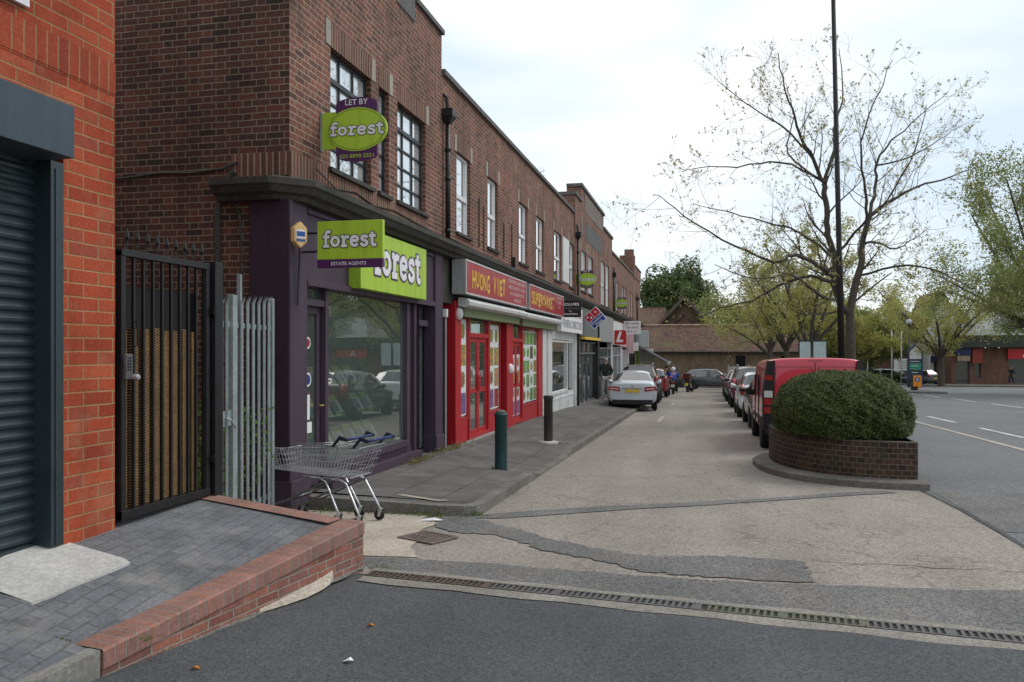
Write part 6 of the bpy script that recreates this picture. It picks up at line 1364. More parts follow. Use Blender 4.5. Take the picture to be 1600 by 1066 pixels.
d = MB().lathe((x+.12,61.89,z+.74), [(.15,-.01),(.15,.01)], 20, 'y').build('disc', plain('arrow_blue',(.02,.07,.4),.4), s)
MB().prism(B(x+.12,61.875,z+.74), [(-.02,.09),(.02,.09),(.02,-.0),(.06,.03),(.06,-.03),(-.0,-.09),(-.08,-.03),(-.08,.03),(-.02,.0)][::-1], 0, .005).build('arrow', M_white, d)
s = thing('globe_lamp', (16.6,75,-1), 'dark lamp post with a pale globe beside the shopping centre totem', 'street lamp'); z = gz(75)
MB().tube([(16.6,75,z),(16.6,75,z+.8),(16.6,75,z+5.2)], [.09,.05,.04], 8).build('column', M_blackp, s, True); MB().lathe((16.6,75,z+5.25), [(.05,0),(.2,.08),(.24,.22),(.2,.38),(.05,.45)], 14).build('globe', plain('globe_grey',(.45,.47,.5),.3), s, True); MB().lathe((16.6,75,z+5.15), [(.1,0),(.12,.12)], 10).build('collar', M_blackp, s)
s = thing('totem_sign', (17.8,80,-1), 'navy shopping centre totem sign with a peaked white top and a green panel', 'sign'); z = gz(80); T = B(17.15,80,z)
mb = MB(); mb.mbox(T, 0, .14, 0, 4.2, -.15, .15); mb.mbox(T, 1.5, 1.64, 0, 4.2, -.15, .15); mb.prism(T, [(-.05,4.0),(.82,4.85),(.82,5.05),(-.05,4.2)], -.16, .16); mb.prism(T, [(.82,4.85),(1.7,4.0),(1.7,4.2),(.82,5.05)], -.16, .16); mb.mbox(T, .14, 1.5, .9, 1.3, -.12, .12); mb.build('frame', plain('totem_navy',(.03,.045,.13),.5), s)
MB().prism(T, [(.14,3.3),(1.5,3.3),(1.5,4.0),(.82,4.7),(.14,4.0)], -.1, .1).build('top_panel', M_white, s)
for z0, z1, m in ((2.75,3.25,plain('totem_dark',(.03,.06,.07),.5)),(2.05,2.7,plain('totem_green',(.02,.30,.17),.5)),(1.35,2.0,plain('totem_dark',(.03,.06,.07)))): MB().mbox(T, .14, 1.5, z0, z1, -.1, .1).build('panel', m, s)
mb = MB(); [mb.mbox(B(17.15,79.885,z), .3+.1*i, 1.3-.1*i, zz, zz+.07, 0, .01) for i, zz in enumerate((2.95,2.4,1.62))]; mb.build('lettering', M_white, s); s.scale = (.76,.76,.74); s.location = (18.05,80,-1.1)
for x, y, l in ((18.3,90,'left one of two white flagpoles beyond the bush'),(19.2,90,'right one of two white flagpoles, nearest the globe lamp'),(16.4,92,'short pale post left of the flagpoles')):
    s = thing('flagpole', (x,y,gz(y)), l, 'pole'); h = 5.3 if x > 17 else 2.3; MB().tube([(x,y,gz(y)),(x,y,gz(y)+h)], [.07,.05], 8).build('pole', M_whitep, s, True); MB().lathe((x,y,gz(y)+h), [(.06,0),(.06,.06),(.01,.1)], 8).build('finial', M_whitep, s)
# ---------------------------------------------------------------- far buildings
ch = thing('tiled_roof_building', (0,73,-1.3), 'old brown brick building with a long low tiled roof closing the end of the road', 'building')
zb = gz(72)
MB2 = MB(); wallf(MB2, 'y', 73.0, -14, 8.0, zb-.1, 1.72, [(2.55,3.35,.35,1.3),(6.2,7.0,.35,1.3)], .2); MB2.quad((8,73,zb),(8,79,zb),(8,79,1.7),(8,73,1.7)); MB2.build('wall', M_church, ch)
for x in (2.55,6.2): w = MB(); w.mbox(B(x,73.15,.35), 0, .8, 0, .95, -.05, .02); w.build('window', M_dark, ch)
def rooff(nm, pts, m, par):
    o = MB().poly(pts).build(nm, m, par); so = o.modifiers.new('so','SOLIDIFY'); so.thickness = .12; return o
def rooftilemat(nm, axis):
    t = NT(nm); p = t.pos(); sp = t.n('ShaderNodeSeparateXYZ'); t.l(p, sp.inputs[0])
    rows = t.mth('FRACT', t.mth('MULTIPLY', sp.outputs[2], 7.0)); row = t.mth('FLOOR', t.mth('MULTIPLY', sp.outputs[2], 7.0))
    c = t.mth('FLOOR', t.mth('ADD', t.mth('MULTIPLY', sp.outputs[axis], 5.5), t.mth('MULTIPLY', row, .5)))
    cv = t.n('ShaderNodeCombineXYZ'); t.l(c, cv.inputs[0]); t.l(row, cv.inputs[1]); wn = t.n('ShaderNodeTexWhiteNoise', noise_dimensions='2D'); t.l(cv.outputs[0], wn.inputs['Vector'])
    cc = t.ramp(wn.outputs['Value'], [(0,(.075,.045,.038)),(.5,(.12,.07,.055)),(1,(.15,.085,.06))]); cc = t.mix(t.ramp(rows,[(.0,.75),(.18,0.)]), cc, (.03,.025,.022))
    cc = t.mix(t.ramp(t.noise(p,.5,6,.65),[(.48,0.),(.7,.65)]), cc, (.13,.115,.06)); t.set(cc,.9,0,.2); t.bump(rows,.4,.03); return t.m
M_tileX, M_tileY = rooftilemat('clay_roof_tiles', 0), rooftilemat('clay_roof_tiles_side', 1)
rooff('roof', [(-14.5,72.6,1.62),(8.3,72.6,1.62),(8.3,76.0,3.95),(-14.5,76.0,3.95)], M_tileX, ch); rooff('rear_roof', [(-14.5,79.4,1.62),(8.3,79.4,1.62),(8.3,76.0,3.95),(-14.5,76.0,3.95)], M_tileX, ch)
MB().tube([(-14.5,72.62,1.6),(8.3,72.62,1.6)], .09, 6).build('gutter', M_blackp, ch); MB().tube([(-14.5,76,4.0),(8.3,76,4.0)], .12, 6).build('ridge', plain('ridge_tile',(.30,.2,.15),.9,0,.4,2), ch)
hb = thing('gabled_hall', (-3,86,-1.3), 'tall old hall with a steep gable rising behind the long tiled roof', 'building')
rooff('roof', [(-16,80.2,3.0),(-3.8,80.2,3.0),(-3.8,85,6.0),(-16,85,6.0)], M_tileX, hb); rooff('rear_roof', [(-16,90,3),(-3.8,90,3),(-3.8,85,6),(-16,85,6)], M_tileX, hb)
mb = MB(); mb.poly([(-5.2,82,-1.3),(1.4,82,-1.3),(1.4,82,3.4),(-1.85,82,6.5),(-5.2,82,3.4)]); mb.poly([(-5.2,84,-1.3),(-5.2,84,3.4),(-16,84,3),(-16,84,-1.3)]); mb.build('wall', M_church, hb)
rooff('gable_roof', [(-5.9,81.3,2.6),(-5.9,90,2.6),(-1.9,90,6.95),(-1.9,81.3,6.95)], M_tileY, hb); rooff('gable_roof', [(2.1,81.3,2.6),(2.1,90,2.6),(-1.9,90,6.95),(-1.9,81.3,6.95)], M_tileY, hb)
mb = MB(); 
for a, b_ in (((-5.95,81.2,2.45),(-1.9,81.2,6.85)),((-1.9,81.2,6.85),(2.15,81.2,2.45))):
    mb.tube([a, b_], .17, 4)
mb.build('verge_board', M_tim if False else plain('weathered_timber',(.12,.095,.07),.9,0,.3,3), hb)
pb = thing('low_porch', (-1.8,79,0), 'small steep tiled porch roof in front of the gable', 'porch')
rooff('roof', [(-4.6,79.2,2.7),(-1.9,79.2,5.25),(-1.9,81.2,5.25),(-4.6,81.2,2.7)], M_tileY, pb); rooff('roof', [(.8,79.2,2.7),(-1.9,79.2,5.25),(-1.9,81.2,5.25),(.8,81.2,2.7)], M_tileY, pb)
MB().poly([(-4.4,79.4,2.6),(.6,79.4,2.6),(-1.9,79.4,5.0)]).build('gable', plain('tile_hung_gable',(.12,.07,.055),.9,0,.25,3), pb)
# right hand side shops
rb = thing('brick_shops', (27,88,-1.5), 'low red brick shop building with dark overhanging fascia across the main road', 'building')
zb = gz(88)+.1; YB = 88
def XR(px): return YB*(-.2256+(px-800)/1300*.9742)/(.9742+(px-800)/1300*.2256)
h4 = [(XR(1494),XR(1515),zb+.05,zb+2.25),(XR(1523),XR(1533),zb+.6,zb+2.2),(XR(1576),XR(1640),zb+.1,zb+2.6)]
mb = MB(); wallf(mb, 'y', YB, XR(1487), XR(1720), zb-.2, 2.3, h4, .4); mb.quad((XR(1487),YB,zb-.2),(XR(1487),YB+14,zb-.2),(XR(1487),YB+14,2.3),(XR(1487),YB,2.3)); mb.build('wall', M_farbrick, rb)
for h in h4:
    w = MB(); framebars(w, B(h[0],YB+.3,h[2]), h[1]-h[0], h[3]-h[2], .08, .05, max(1,int((h[1]-h[0])/1.2)), bt=.06); o = w.build('window', M_greyp, rb)
    MB().mbox(B(h[0],YB+.33,h[2]), 0, h[1]-h[0], 0, h[3]-h[2], -.02, 0).build('pane', M_darkglass, o)
mb = MB(); mb.mbox(B(XR(1480),YB-.9,2.05), 0, 26, 0, 1.15, -1.2, 0); mb.build('overhang', plain('dark_green_fascia',(.055,.06,.045),.8,0,.3,1), rb)
MB().mbox(B(XR(1479),YB-1.0,3.2), 0, 26, 0, .12, -1.4, .05).build('roof_edge', M_whitep, rb)
mb = MB(); mb.box(XR(1500),XR(1720),YB+3,YB+12,3.2,5.6); mb.build('upper_storey', M_whitep, rb)
for i in range(5): MB().mbox(B(XR(1510)+i*3.4,YB+2.97,3.7), 0, 1.4, 0, 1.2, 0, .02).build('upper_window', M_darkglass, rb)
def farsign(px0, px1, z0, z1, m, label, txt=None, tm=None):
    s = sgn('shop_sign', (XR(px0),YB-.6,z0), label); MB().mbox(B(XR(px0),YB-.25 if z1 < 2.05 else YB-.95,z0), 0, XR(px1)-XR(px0), 0, z1-z0, -.1, .1).build('panel', m, s)
    if txt: text(txt, B(XR(px0),YB-.36 if z1 < 2.05 else YB-1.06,z0), (XR(px1)-XR(px0))/2, (z1-z0)/2, (XR(px1)-XR(px0))*.75, (z1-z0)*.5, tm or M_white, s, off=.01)
farsign(1492,1516,1.35,2.04,plain('far_navy',(.02,.04,.12),.5),'navy sign above the glazed door of the low brick shops')
farsign(1495,1514,.75,1.25,plain('far_beige',(.40,.28,.2),.6),'small beige panel under the navy sign on the low brick shops')
farsign(1518,1534,.55,1.95,plain('far_brickred',(.30,.04,.02),.5),'dark orange red sign beside the navy one on the low brick shops')
farsign(1573,1640,.95,1.95,plain('far_red',(.50,.01,.015),.4),'bright red shop sign at the right end of the low brick shops')
text('A', B(XR(1594),YB-.36,.95), .4, .5, .6, .62, M_white, bpy.data.objects[[o.name for o in col.objects if o.get('label','').startswith('bright red shop sign')][0]], off=.02)
for px in (1533,1554): l = thing('spot_lamp', (XR(px),YB-1,1.9), ('left' if px < 1540 else 'right')+' one of two small white spot lamps under the dark overhang', 'lamp'); MB().lathe((XR(px),YB-1.2,1.95), [(.05,0),(.10,.05),(.05,.1)], 8).build('lamp', M_white, l)
wb_ = thing('white_gabled_shop', (22,93,-1.5), 'white rendered gabled shop with a dark blue sign left of the low brick shops', 'building'); YW = 92
def XW(px): return YW*(-.2256+(px-800)/1300*.9742)/(.9742+(px-800)/1300*.2256)
mb = MB(); zb2 = gz(92)+.1
wallf(mb, 'y', YW, XW(1451), XW(1492), zb2-.2, 5.2, [(XW(1459),XW(1465),zb2+.1,zb2+2.4),(XW(1479),XW(1484),3.0,4.4),(XW(1467),XW(1473),zb2+.05,zb2+2.4)], .2); mb.poly([(XW(1451),YW,5.2),(XW(1492),YW,5.2),(XW(1471),YW,7.6)]); mb.quad((XW(1451),YW,zb2),(XW(1451),YW+9,zb2),(XW(1451),YW+9,5.2),(XW(1451),YW,5.2)); mb.build('wall', M_whitep, wb_)
MB().mbox(B(XW(1459),YW+.15,zb2+.1), 0, 1.0, 0, 2.3, -.1, 0).mbox(B(XW(1479),YW+.15,3.0), 0, .5, 0, 1.4, -.1, 0).mbox(B(XW(1466),YW+.15,zb2), 0, 1, 0, 2.4, -.1, 0).build('window', M_darkglass, wb_)
rooff('roof', [(XW(1449),YW-.3,4.9),(XW(1471),YW-.3,7.8),(XW(1471),YW+9,7.8),(XW(1449),YW+9,4.9)], M_tileY, wb_); rooff('roof', [(XW(1494),YW-.3,4.9),(XW(1471),YW-.3,7.8),(XW(1471),YW+9,7.8),(XW(1494),YW+9,4.9)], M_tileY, wb_)
MB().mbox(B(XW(1454),YW-.2,.55), 0, 1.6, 0, .7, -.3, .1).build('fascia', plain('far_darkblue',(.02,.03,.07),.5), wb_)
dp = MB().mbox(B(XW(1451),YW-.1,zb2), 0, .15, 0, 7, -.1, 0).build('corner_trim', M_upvc, wb_)
ab = thing('pavement_board', (21.8,86,-1.4), 'small dark pavement sign board with a white sheet before the white gabled shop', 'sign board'); MB().mbox(B(21.4,86,gz(86)+.12), 0, .7, 0, 1.0, -.25, 0).build('frame', M_greyp, ab); MB().mbox(B(21.4,86,gz(86)+.12), .15, .55, .35, .85, .001, .02).build('sheet', M_white, ab)
fb = thing('distant_brick_building', (21,118,-2), 'distant brick building with a pitched roof behind the car park', 'building')
mb = MB(); mb.box(16,34,118,128,-3,3.4); mb.build('wall', M_farbrick, fb); rooff('roof', [(15.5,117.5,3.2),(34.5,117.5,3.2),(34.5,123,5.8),(15.5,123,5.8)], M_tileX, fb)
lb = thing('low_hedge', (14,92,-1.6), 'low dark hedge in front of the car park', 'hedge')
n = 9000; P_ = np.stack([rng.uniform(13,24,n), rng.uniform(93.2,94.6,n), gz(93)+rng.uniform(0,1.0,n)],1); leafcloud('foliage', P_, np.tile([0,-.7,.7],(n,1))+rng.normal(0,.4,(n,3)), .16, M_dkleaf, lb, rng)
MB().box(13.2,23.8,93.4,94.4,gz(93)-.2,gz(93)+.85).build('stems', plain('inner_twigs',(.012,.022,.008)), lb)
# ---------------------------------------------------------------- trees
class Tree:
    def __init__(s, seed): s.r = random.Random(seed); s.mb = MB(); s.tw = []
    def limb(s, pts, r0, r1, n=7):
        # smooth polyline limb
        P = [Vector(p) for p in pts]; out = []
        for i in range(len(P)-1):
            p0 = P[i-1] if i else P[0]; p1, p2 = P[i], P[i+1]; p3 = P[i+2] if i+2 < len(P) else P[-1]
            for j in range(4):
                t = j/4; out.append(.5*((2*p1)+(p2-p0)*t+(2*p0-5*p1+4*p2-p3)*t*t+(3*p1-p0-3*p2+p3)*t**3))
        out.append(P[-1]); m = len(out)
        out = [o+Vector((s.r.gauss(0,.02),s.r.gauss(0,.02),s.r.gauss(0,.015)))*(r0 < .12) for o in out]
        rs = [r0+(r1-r0)*i/(m-1) for i in range(m)]
        s.mb.tube(out, rs, n, False); return out, rs
    def grow(s, p, d, L, r, lvl, up=.12, spread=.75, nseg=5, kids=4, wob=.28):
        pts = [p]; q = p; dd = d.normalized(); seg = L/nseg
        for i in range(nseg):
            dd = (dd+Vector((s.r.gauss(0,wob),s.r.gauss(0,wob),s.r.gauss(0,wob*.8)+up))*.5).normalized(); q = q+dd*seg; pts.append(q)
        rs = [max(.0028, r*(1-.8*i/nseg)) for i in range(nseg+1)]
        s.mb.tube(pts, rs, 5 if r > .02 else 3, False)
        if lvl <= 0 or L < .25:
            s.tw += [(pts[i], dd) for i in range(1, nseg+1)]; return
        if lvl == 1: s.tw += [(pts[i], dd) for i in range(2, nseg+1)]
        for k in range(kids):
            t = .2+.8*(k+s.r.random()*.6)/kids; i = min(nseg-1, int(t*nseg)); b = pts[i]+(pts[i+1]-pts[i])*(t*nseg-i if t*nseg-i < 1 else .9)
            ax_ = (pts[i+1]-pts[i]).normalized(); o = ax_.orthogonal().normalized(); o = Matrix.Rotation(s.r.uniform(0,6.283),3,ax_) @ o
            nd = (ax_*.7+o*spread+Vector((0,0,.08))).normalized()
            s.grow(b, nd, L*s.r.uniform(.42,.68)*(1.1-.4*t), rs[i]*.6, lvl-1, up, spread, nseg, kids, wob)
    def dress(s, out, rs, every, L, lvl, kids=3, start=.25, up=.15, flat=1.):
        m = len(out)
        for k in range(every):
            t = start+(1-start)*(k+s.r.random())/every; i = min(m-2, int(t*(m-1))); ax_ = (out[i+1]-out[i]).normalized(); o = ax_.orthogonal().normalized(); o = Matrix.Rotation(s.r.uniform(0,6.283),3,ax_) @ o
            nd = (ax_*.65+o*.85).normalized(); nd.y *= flat
            s.grow(out[i], nd, L*s.r.uniform(.6,1.15), max(.008, rs[i]*.42), lvl, up, .75, 5, kids)
M0 = Vector((4.36, 27, 0)); SCL = 51.4
def TP(px, py, dep=0):
    l = (px-1336)/SCL; q = M0+Vector((.974,.226,0))*l+Vector((-.226,.974,0))*dep; q.z = 1.68+(549-py)/SCL; return q
mt = thing('budding_tree', (M0.x,M0.y,gz(27)), 'bare spreading tree with sparse yellow green buds beside the tall black lamp column', 'tree')
T = Tree(11); zt = gz(27)+.05
tr_, _ = T.limb([(M0.x,M0.y,zt-.1),(M0.x,M0.y,zt+.6),TP(1334,520),TP(1333,487)], .165, .125, 10)
limbs = [
 ([TP(1333,487),TP(1318,480,-.1),TP(1305,445,-.2),TP(1305,405,-.2),TP(1292,372,-.4),TP(1286,330,-.5),TP(1282,290,-.5)], .11, .075, 10, 1.6, 2, 6),
 ([TP(1282,290,-.5),TP(1262,255,-.7),TP(1240,224,-.9),TP(1228,193,-1.0),TP(1216,150,-.9),TP(1205,100,-1)], .06, .012, 10, 1.5, 2, 5),
 ([TP(1282,290,-.5),TP(1302,237,-.3),TP(1309,202,0),TP(1326,140,.2),TP(1322,70,.3)], .055, .010, 9, 1.4, 2, 5),
 ([TP(1333,487),TP(1345,440,.1),TP(1356,409,.2),TP(1359,378,.3),TP(1373,334,.4)], .12, .075, 5, 1.6, 2, 5),
 ([TP(1373,334,.4),TP(1408,308,.3),TP(1443,290,.2),TP(1490,276,.1),TP(1530,262,0)], .055, .010, 12, 1.6, 2, 5),
 ([TP(1373,334,.4),TP(1390,286,.8),TP(1397,246,1.0),TP(1421,211,1.2),TP(1461,175,1.3),TP(1526,120,1.4)], .06, .008, 12, 1.6, 2, 5),
 ([TP(1368,345,.4),TP(1361,295,.2),TP(1353,233,.1),TP(1364,180,0),TP(1395,95,-.2)], .05, .010, 11, 1.5, 2, 5),
 ([TP(1318,470,-.2),TP(1295,435,-.6),TP(1253,414,-1),TP(1218,407,-1.3),TP(1192,418,-1.5),TP(1125,398,-2),TP(1050,356,-2.3),TP(1008,325,-2.4)], .085, .008, 16, 1.7, 2, 6),
 ([TP(1305,445,-.3),TP(1270,432,0),TP(1230,445,.5),TP(1192,467,.8),TP(1150,478,1.2),TP(1105,496,1.4)], .06, .010, 12, 1.5, 2, 5),
 ([TP(1262,255,-.7),TP(1209,215,-1.2),TP(1156,193,-1.6),TP(1103,158,-1.9)], .035, .007, 11, 1.4, 2, 5),
 ([TP(1276,285,-.5),TP(1218,259,-.4),TP(1156,262,-.2),TP(1100,262,0),TP(1064,268,.1)], .035, .006, 10, 1.2, 2, 5),
 ([TP(1305,405,-.2),TP(1268,360,.6),TP(1230,340,1.2),TP(1170,318,1.7),TP(1110,300,2)], .045, .008, 13, 1.5, 2, 5),
 ([TP(1305,405,-.2),TP(1330,360,-1),TP(1350,330,-1.8),TP(1380,260,-2.2),TP(1390,200,-2.4)], .045, .008, 11, 1.5, 2, 5),
 ([TP(1359,378,.3),TP(1400,372,1),TP(1440,380,1.5),TP(1480,360,1.9),TP(1510,340,2)], .045, .008, 12, 1.5, 2, 5),
 ([TP(1282,290,-.5),TP(1250,230,.8),TP(1270,160,1.4),TP(1262,110,1.6)], .035, .008, 10, 1.4, 2, 5),
 ([TP(1318,470,-.2),TP(1260,470,-1.6),TP(1200,440,-2.4),TP(1140,450,-3),TP(1080,430,-3.2)], .05, .008, 12, 1.6, 2, 5),
 ([TP(1353,430,.1),TP(1400,420,-1),TP(1440,440,-1.8),TP(1480,470,-2.2)], .04, .008, 9, 1.5, 2, 5),
 ([TP(1397,246,1.0),TP(1440,240,.6),TP(1480,215,.3),TP(1505,200,.2)], .03, .006, 7, 1.2, 2, 5)]
for pts, r0, r1, ev, L, lv, kd in limbs:
    o, rs = T.limb(pts, r0, r1, 8); T.dress(o, rs, ev, L, 2, 4, .12)
tk = T.mb.build('trunk', M_barkd, mt, True)
def twigleaves(T, per, size, spread, m, parent, seed, frac=1., aspect=.55):
    g = np.random.default_rng(seed); P_ = []
    for p, d in T.tw:
        if T.r.random() > frac: continue
        c = np.array(p)
        for k in range(per): P_.append(c+g.normal(0, spread, 3))
    P_ = np.array(P_); N_ = g.normal(0,1,(len(P_),3)); N_ /= np.linalg.norm(N_,axis=1,keepdims=True)
    return leafcloud('foliage', P_, N_, size, m, parent, g, aspect)
twigleaves(T, 3, .075, .022, M_bud, mt, 4, .13, .5)
print('main tree twigs', len(T.tw), len(T.mb.f))
def grown_tree(x, y, h, spread_, label, seed, leafm, barkm, trunk=.22, fork=.38, nl=7, lvl=2, per=3, leaf=.12, lspread=.16, frac=1., name='street_tree', group=None, kids=4, lean=0):
    z = gz(y); t = thing(name, (x,y,z), label, 'tree', group); T = Tree(seed); r = T.r
    top = Vector((x+lean, y, z+h*fork)); T.limb([(x,y,z-.1),(x+lean*.3,y,z+h*fork*.5),top], trunk*1.1, trunk*.8, 8)
    for k in range(nl):
        a = 2*math.pi*(k+r.random()*.6)/nl; el = r.uniform(.25,1.3); d = Vector((math.cos(a)*math.cos(el), math.sin(a)*math.cos(el), math.sin(el)))
        Ln = h*(1-fork)*(.55+.5*math.sin(el))*(1 if math.sin(el) > .7 else spread_); p1 = top+d*Ln*.4+Vector((0,0,.05*h)); p2 = top+d*Ln*.8+Vector((r.gauss(0,.3),r.gauss(0,.3),.10*h)); 
        o, rs = T.limb([top-Vector((0,0,h*fork*.15*r.random())),p1,p2], trunk*.5, trunk*.12, 6); T.dress(o, rs, 7, h*.19, lvl, kids, .2)
    T.mb.build('trunk', barkm, t, True); twigleaves(T, per, leaf, lspread, leafm, t, seed, frac); return t
GV = 'row of trees along the verge beyond the budding tree'
grown_tree(4.31,37,7.6,1.1,'young leafing tree in the verge row, standing at the white information board',21,M_lime,M_barkd,.17,.34,7,2,3,.10,.10,1,'street_tree',GV)
grown_tree(4.40,48,8.0,1.2,'slim leafing tree in the verge row, just left of the white information board',22,M_lime,M_barkd,.17,.34,8,2,3,.11,.13,.8,'street_tree',GV)
grown_tree(4.40,60,8.4,1.2,'leafing tree farthest left in the verge row, in front of the old brick wall',23,M_lime,M_barkd,.18,.34,8,2,3,.12,.15,.8,'street_tree',GV)
grown_tree(20.3,80,10.5,1.25,'spreading pale green tree with a split trunk before the white gabled shop',24,M_lime,M_barkd,.30,.26,9,2,3,.17,.22,.8)
grown_tree(21.6,58,15.4,1.12,'big fresh green tree at the right edge of the frame',25,M_limeg,M_barkd,.30,.22,18,2,5,.16,.30,.9,kids=5)
grown_tree(13.4,88,8.2,1.3,'yellow green tree just right of the lamp column beyond the bush',26,M_lime,M_barkd,.2,.26,9,2,6,.2,.26,1)
grown_tree(10.2,96,9.0,1.3,'yellow green tree seen between the lamp column and the information board',27,M_lime,M_barkd,.2,.24,9,2,6,.22,.3,1)
grown_tree(17.4,97,9.5,1.3,'yellow green tree behind the flagpoles in the car park',28,M_limeg,M_barkd,.2,.24,9,2,6,.22,.3,1)
grown_tree(6.0,92,8.5,1.4,'bushy yellow green tree at the right end of the old tiled building',29,M_lime,M_barkd,.2,.2,9,2,5,.22,.28,1)
def crown_tree(x, y, h, rx, rz, label, seed, m, n=9000, leaf=.28, name='leafy_tree', cz=None):
    z = gz(y); t = thing(name, (x,y,z), label, 'tree'); g = np.random.default_rng(seed); cz = cz or z+h-rz
    MB().tube([(x,y,z-.2),(x+.1,y,z+h*.35),(x,y,cz+rz*.3)], [.35,.25,.08], 8).tube([(x,y,z+h*.3),(x+rx*.5,y+.3,cz)], [.18,.05], 6).tube([(x,y,z+h*.35),(x-rx*.5,y-.3,cz+.3)], [.16,.05], 6).build('trunk', M_bark, t, True)
    nb = 90; cen = g.normal(0,1,(nb,3)); cen /= np.linalg.norm(cen,axis=1,keepdims=True); cen *= g.uniform(.45,.86,(nb,1)); cen[:,2] = np.where(cen[:,2] < -.35, -.35, cen[:,2]); rad = g.uniform(.16,.34,nb)
    k = g.integers(0,nb,n); d = g.normal(0,1,(n,3)); d /= np.linalg.norm(d,axis=1,keepdims=True); rr = rad[k,None]*g.uniform(.72,1.06,(n,1)); U = cen[k]+d*rr
    P_ = np.array([x,y,cz])+U*np.array([rx,rx,rz]); N_ = d+g.normal(0,.5,(n,3)); N_ /= np.linalg.norm(N_,axis=1,keepdims=True)
    leafcloud('crown', P_, N_, leaf, m, t, g, .6); return t
crown_tree(-3.6,104,14.6,5.0,5.0,'large rounded dark green tree towering behind the tiled roof',31,M_dkleaf,30000,.40)
crown_tree(.9,92,9.6,4.0,3.4,'olive green tree behind the right slope of the gable',32,M_limeg,9000,.26)
crown_tree(5.6,106,9.5,4.8,3.6,'dull green tree behind the right end of the tiled roof',33,M_limeg,8000,.32)
crown_tree(28.5,116,10,7,4,'distant green tree behind the white gabled shop',34,M_limeg,8000,.4)
crown_tree(11.5,125,9.5,7,3.8,'distant green tree on the skyline beyond the lamp column',35,M_limeg,8000,.4)
crown_tree(38,112,13,7,5.5,'tall dark tree rising behind the low brick shops',36,M_limeg,10000,.4)
# far tree line closing the horizon
fw = []
g = np.random.default_rng(8); n = 26000
X_ = g.uniform(-160,260,n); Y_ = 150+g.uniform(0,14,n); top = 5.2+1.6*np.sin(X_*.11)+1.1*np.sin(X_*.31+1); Z_ = -2.8+np.abs(top)*g.uniform(0,1,n)**.6
o = leafcloud('far_tree_belt', np.stack([X_,Y_,Z_],1), np.tile([0,-1,.4],(n,1))+g.normal(0,.4,(n,3)), 1.0, M_dkleaf, None, g, .7); tag(o, 'low dark belt of distant trees along the horizon', 'tree belt', kind='stuff')
# ---------------------------------------------------------------- weeds and litter
def weeds(name, label, cat, pts, n, size, seed, m=None):
    g = np.random.default_rng(seed); P_ = []
    for (x, y, z, rx, ry, h) in pts:
        k = max(4, n//len(pts)); P_.append(np.stack([x+g.normal(0,rx*.5,k), y+g.normal(0,ry*.5,k), z+np.abs(g.normal(0,h*.5,k))],1))
    P_ = np.concatenate(P_); N_ = np.stack([g.normal(0,.7,len(P_)), g.normal(0,.7,len(P_)), np.full(len(P_),.5)],1); N_ /= np.linalg.norm(N_,axis=1,keepdims=True)
    return tag(leafcloud(name, P_, N_, size, m or M_weed, None, g, .35), label, cat, kind='stuff')
zz = gz(8.8)
weeds('kerb_weeds', 'green weeds growing at the foot of the kerb beside the trolleys', 'weeds', [(-3.05,8.76,zz,.5,.05,.08),(-2.5,8.95,zz,.12,.06,.05),(-4.2,8.7,zz,.5,.1,.07)], 420, .04, 1)
weeds('shopfront_weeds', 'straggly weeds along the foot of the purple shop front', 'weeds', [(-4.36,13.2,pin(13),.10,1.0,.08),(-4.34,14.3,pin(14),.12,.7,.06),(-4.3,12.2,pin(12),.1,.5,.05)], 520, .05, 2, leafmat('dry_weed',(.16,.15,.05),(.26,.22,.09)))
weeds('bollard_weeds', 'small weed tuft at the foot of the green bollard', 'weeds', [(-3.15,12.4,pt(-3.1,12.4)[2],.08,.08,.07),(-2.8,16.3,pt(-2.8,16.3)[2],.25,.06,.02)], 120, .035, 3)
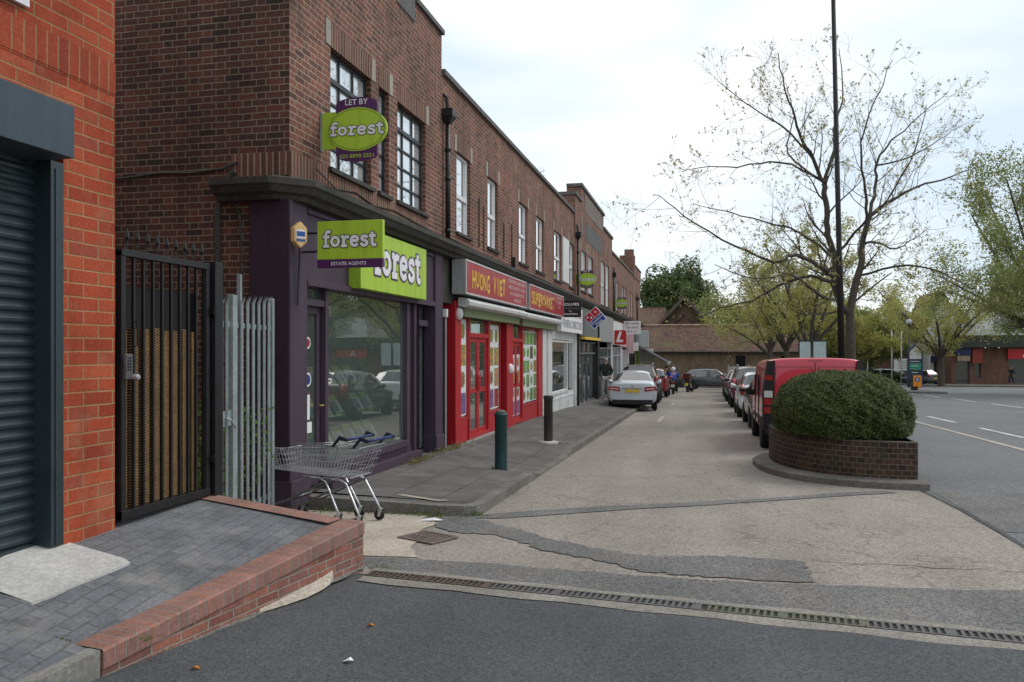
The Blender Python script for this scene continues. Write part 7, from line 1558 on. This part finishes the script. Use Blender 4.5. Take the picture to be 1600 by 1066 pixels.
weeds('drain_weeds', 'moss and weeds at the left end of the drainage channel', 'weeds', [(-2.56,6.4,gz(6)+.015,.09,.07,.03),(-3.0,4.0,.09,.05,.06,.02),(-3.42,3.86,.105,.08,.03,.02)], 160, .02, 4)
br = thing('bramble', (-4.6,7.9,0), 'leafy bramble growing behind the galvanised palisade pales', 'plant')
g = np.random.default_rng(6); mb = MB(); P_ = []
for k in range(9):
    x, y = -4.72+g.normal(0,.04), 6.95+k*.10; p = [Vector((x,y,-.05))]
    for j in range(6): p.append(p[-1]+Vector((g.normal(.02,.05), g.normal(0,.07), .16+g.random()*.06))); P_ += [np.array(p[-1])+g.normal(0,.06,3) for _ in range(14)]
    mb.tube(p, .005, 4)
mb.build('stem', M_bark, br); P_ = np.array(P_); N_ = g.normal(0,1,(len(P_),3)); N_ /= np.linalg.norm(N_,axis=1,keepdims=True); leafcloud('foliage', P_, N_, .07, leafmat('bramble_leaf',(.08,.16,.03),(.2,.3,.06)), br, g, .6)
lit = [(-2.86,8.52,.13,.06,'crumpled white paper lying at the kerb by the trolleys'),(-1.95,4.35,.03,.018,'tiny white scrap on the dark asphalt'),(-1.02,3.75,.035,.02,'white scrap nearest the camera on the dark asphalt'),(.9,14.4,.06,.03,'white scrap on the pale road left of the planter')]
for x, y, a, b_, l in lit:
    o = thing('paper_scrap', (x,y,gz(y)+.018), l, 'litter'); MB().add([(x-a,y-b_,gz(y)+.017),(x+a*.3,y-b_*1.2,gz(y)+.03),(x+a,y+b_*.3,gz(y)+.02),(x+a*.1,y+b_,gz(y)+.035),(x-a*.8,y+b_*.8,gz(y)+.018)], [(0,1,3,4),(1,2,3)]).build('sheet', M_white, o)
for x, y, l in ((-2.72,4.05,'orange leaf scrap at the foot of the retaining wall'),(-2.08,4.98,'orange scrap on the dark asphalt near the wall end')):
    o = thing('orange_scrap', (x,y,gz(y)+.01), l, 'litter'); MB().add([(x-.03,y,gz(y)+.012),(x,y-.015,gz(y)+.03),(x+.03,y+.005,gz(y)+.013),(x,y+.02,gz(y)+.025)], [(0,1,2,3)]).build('leaf', M_orangeb, o)
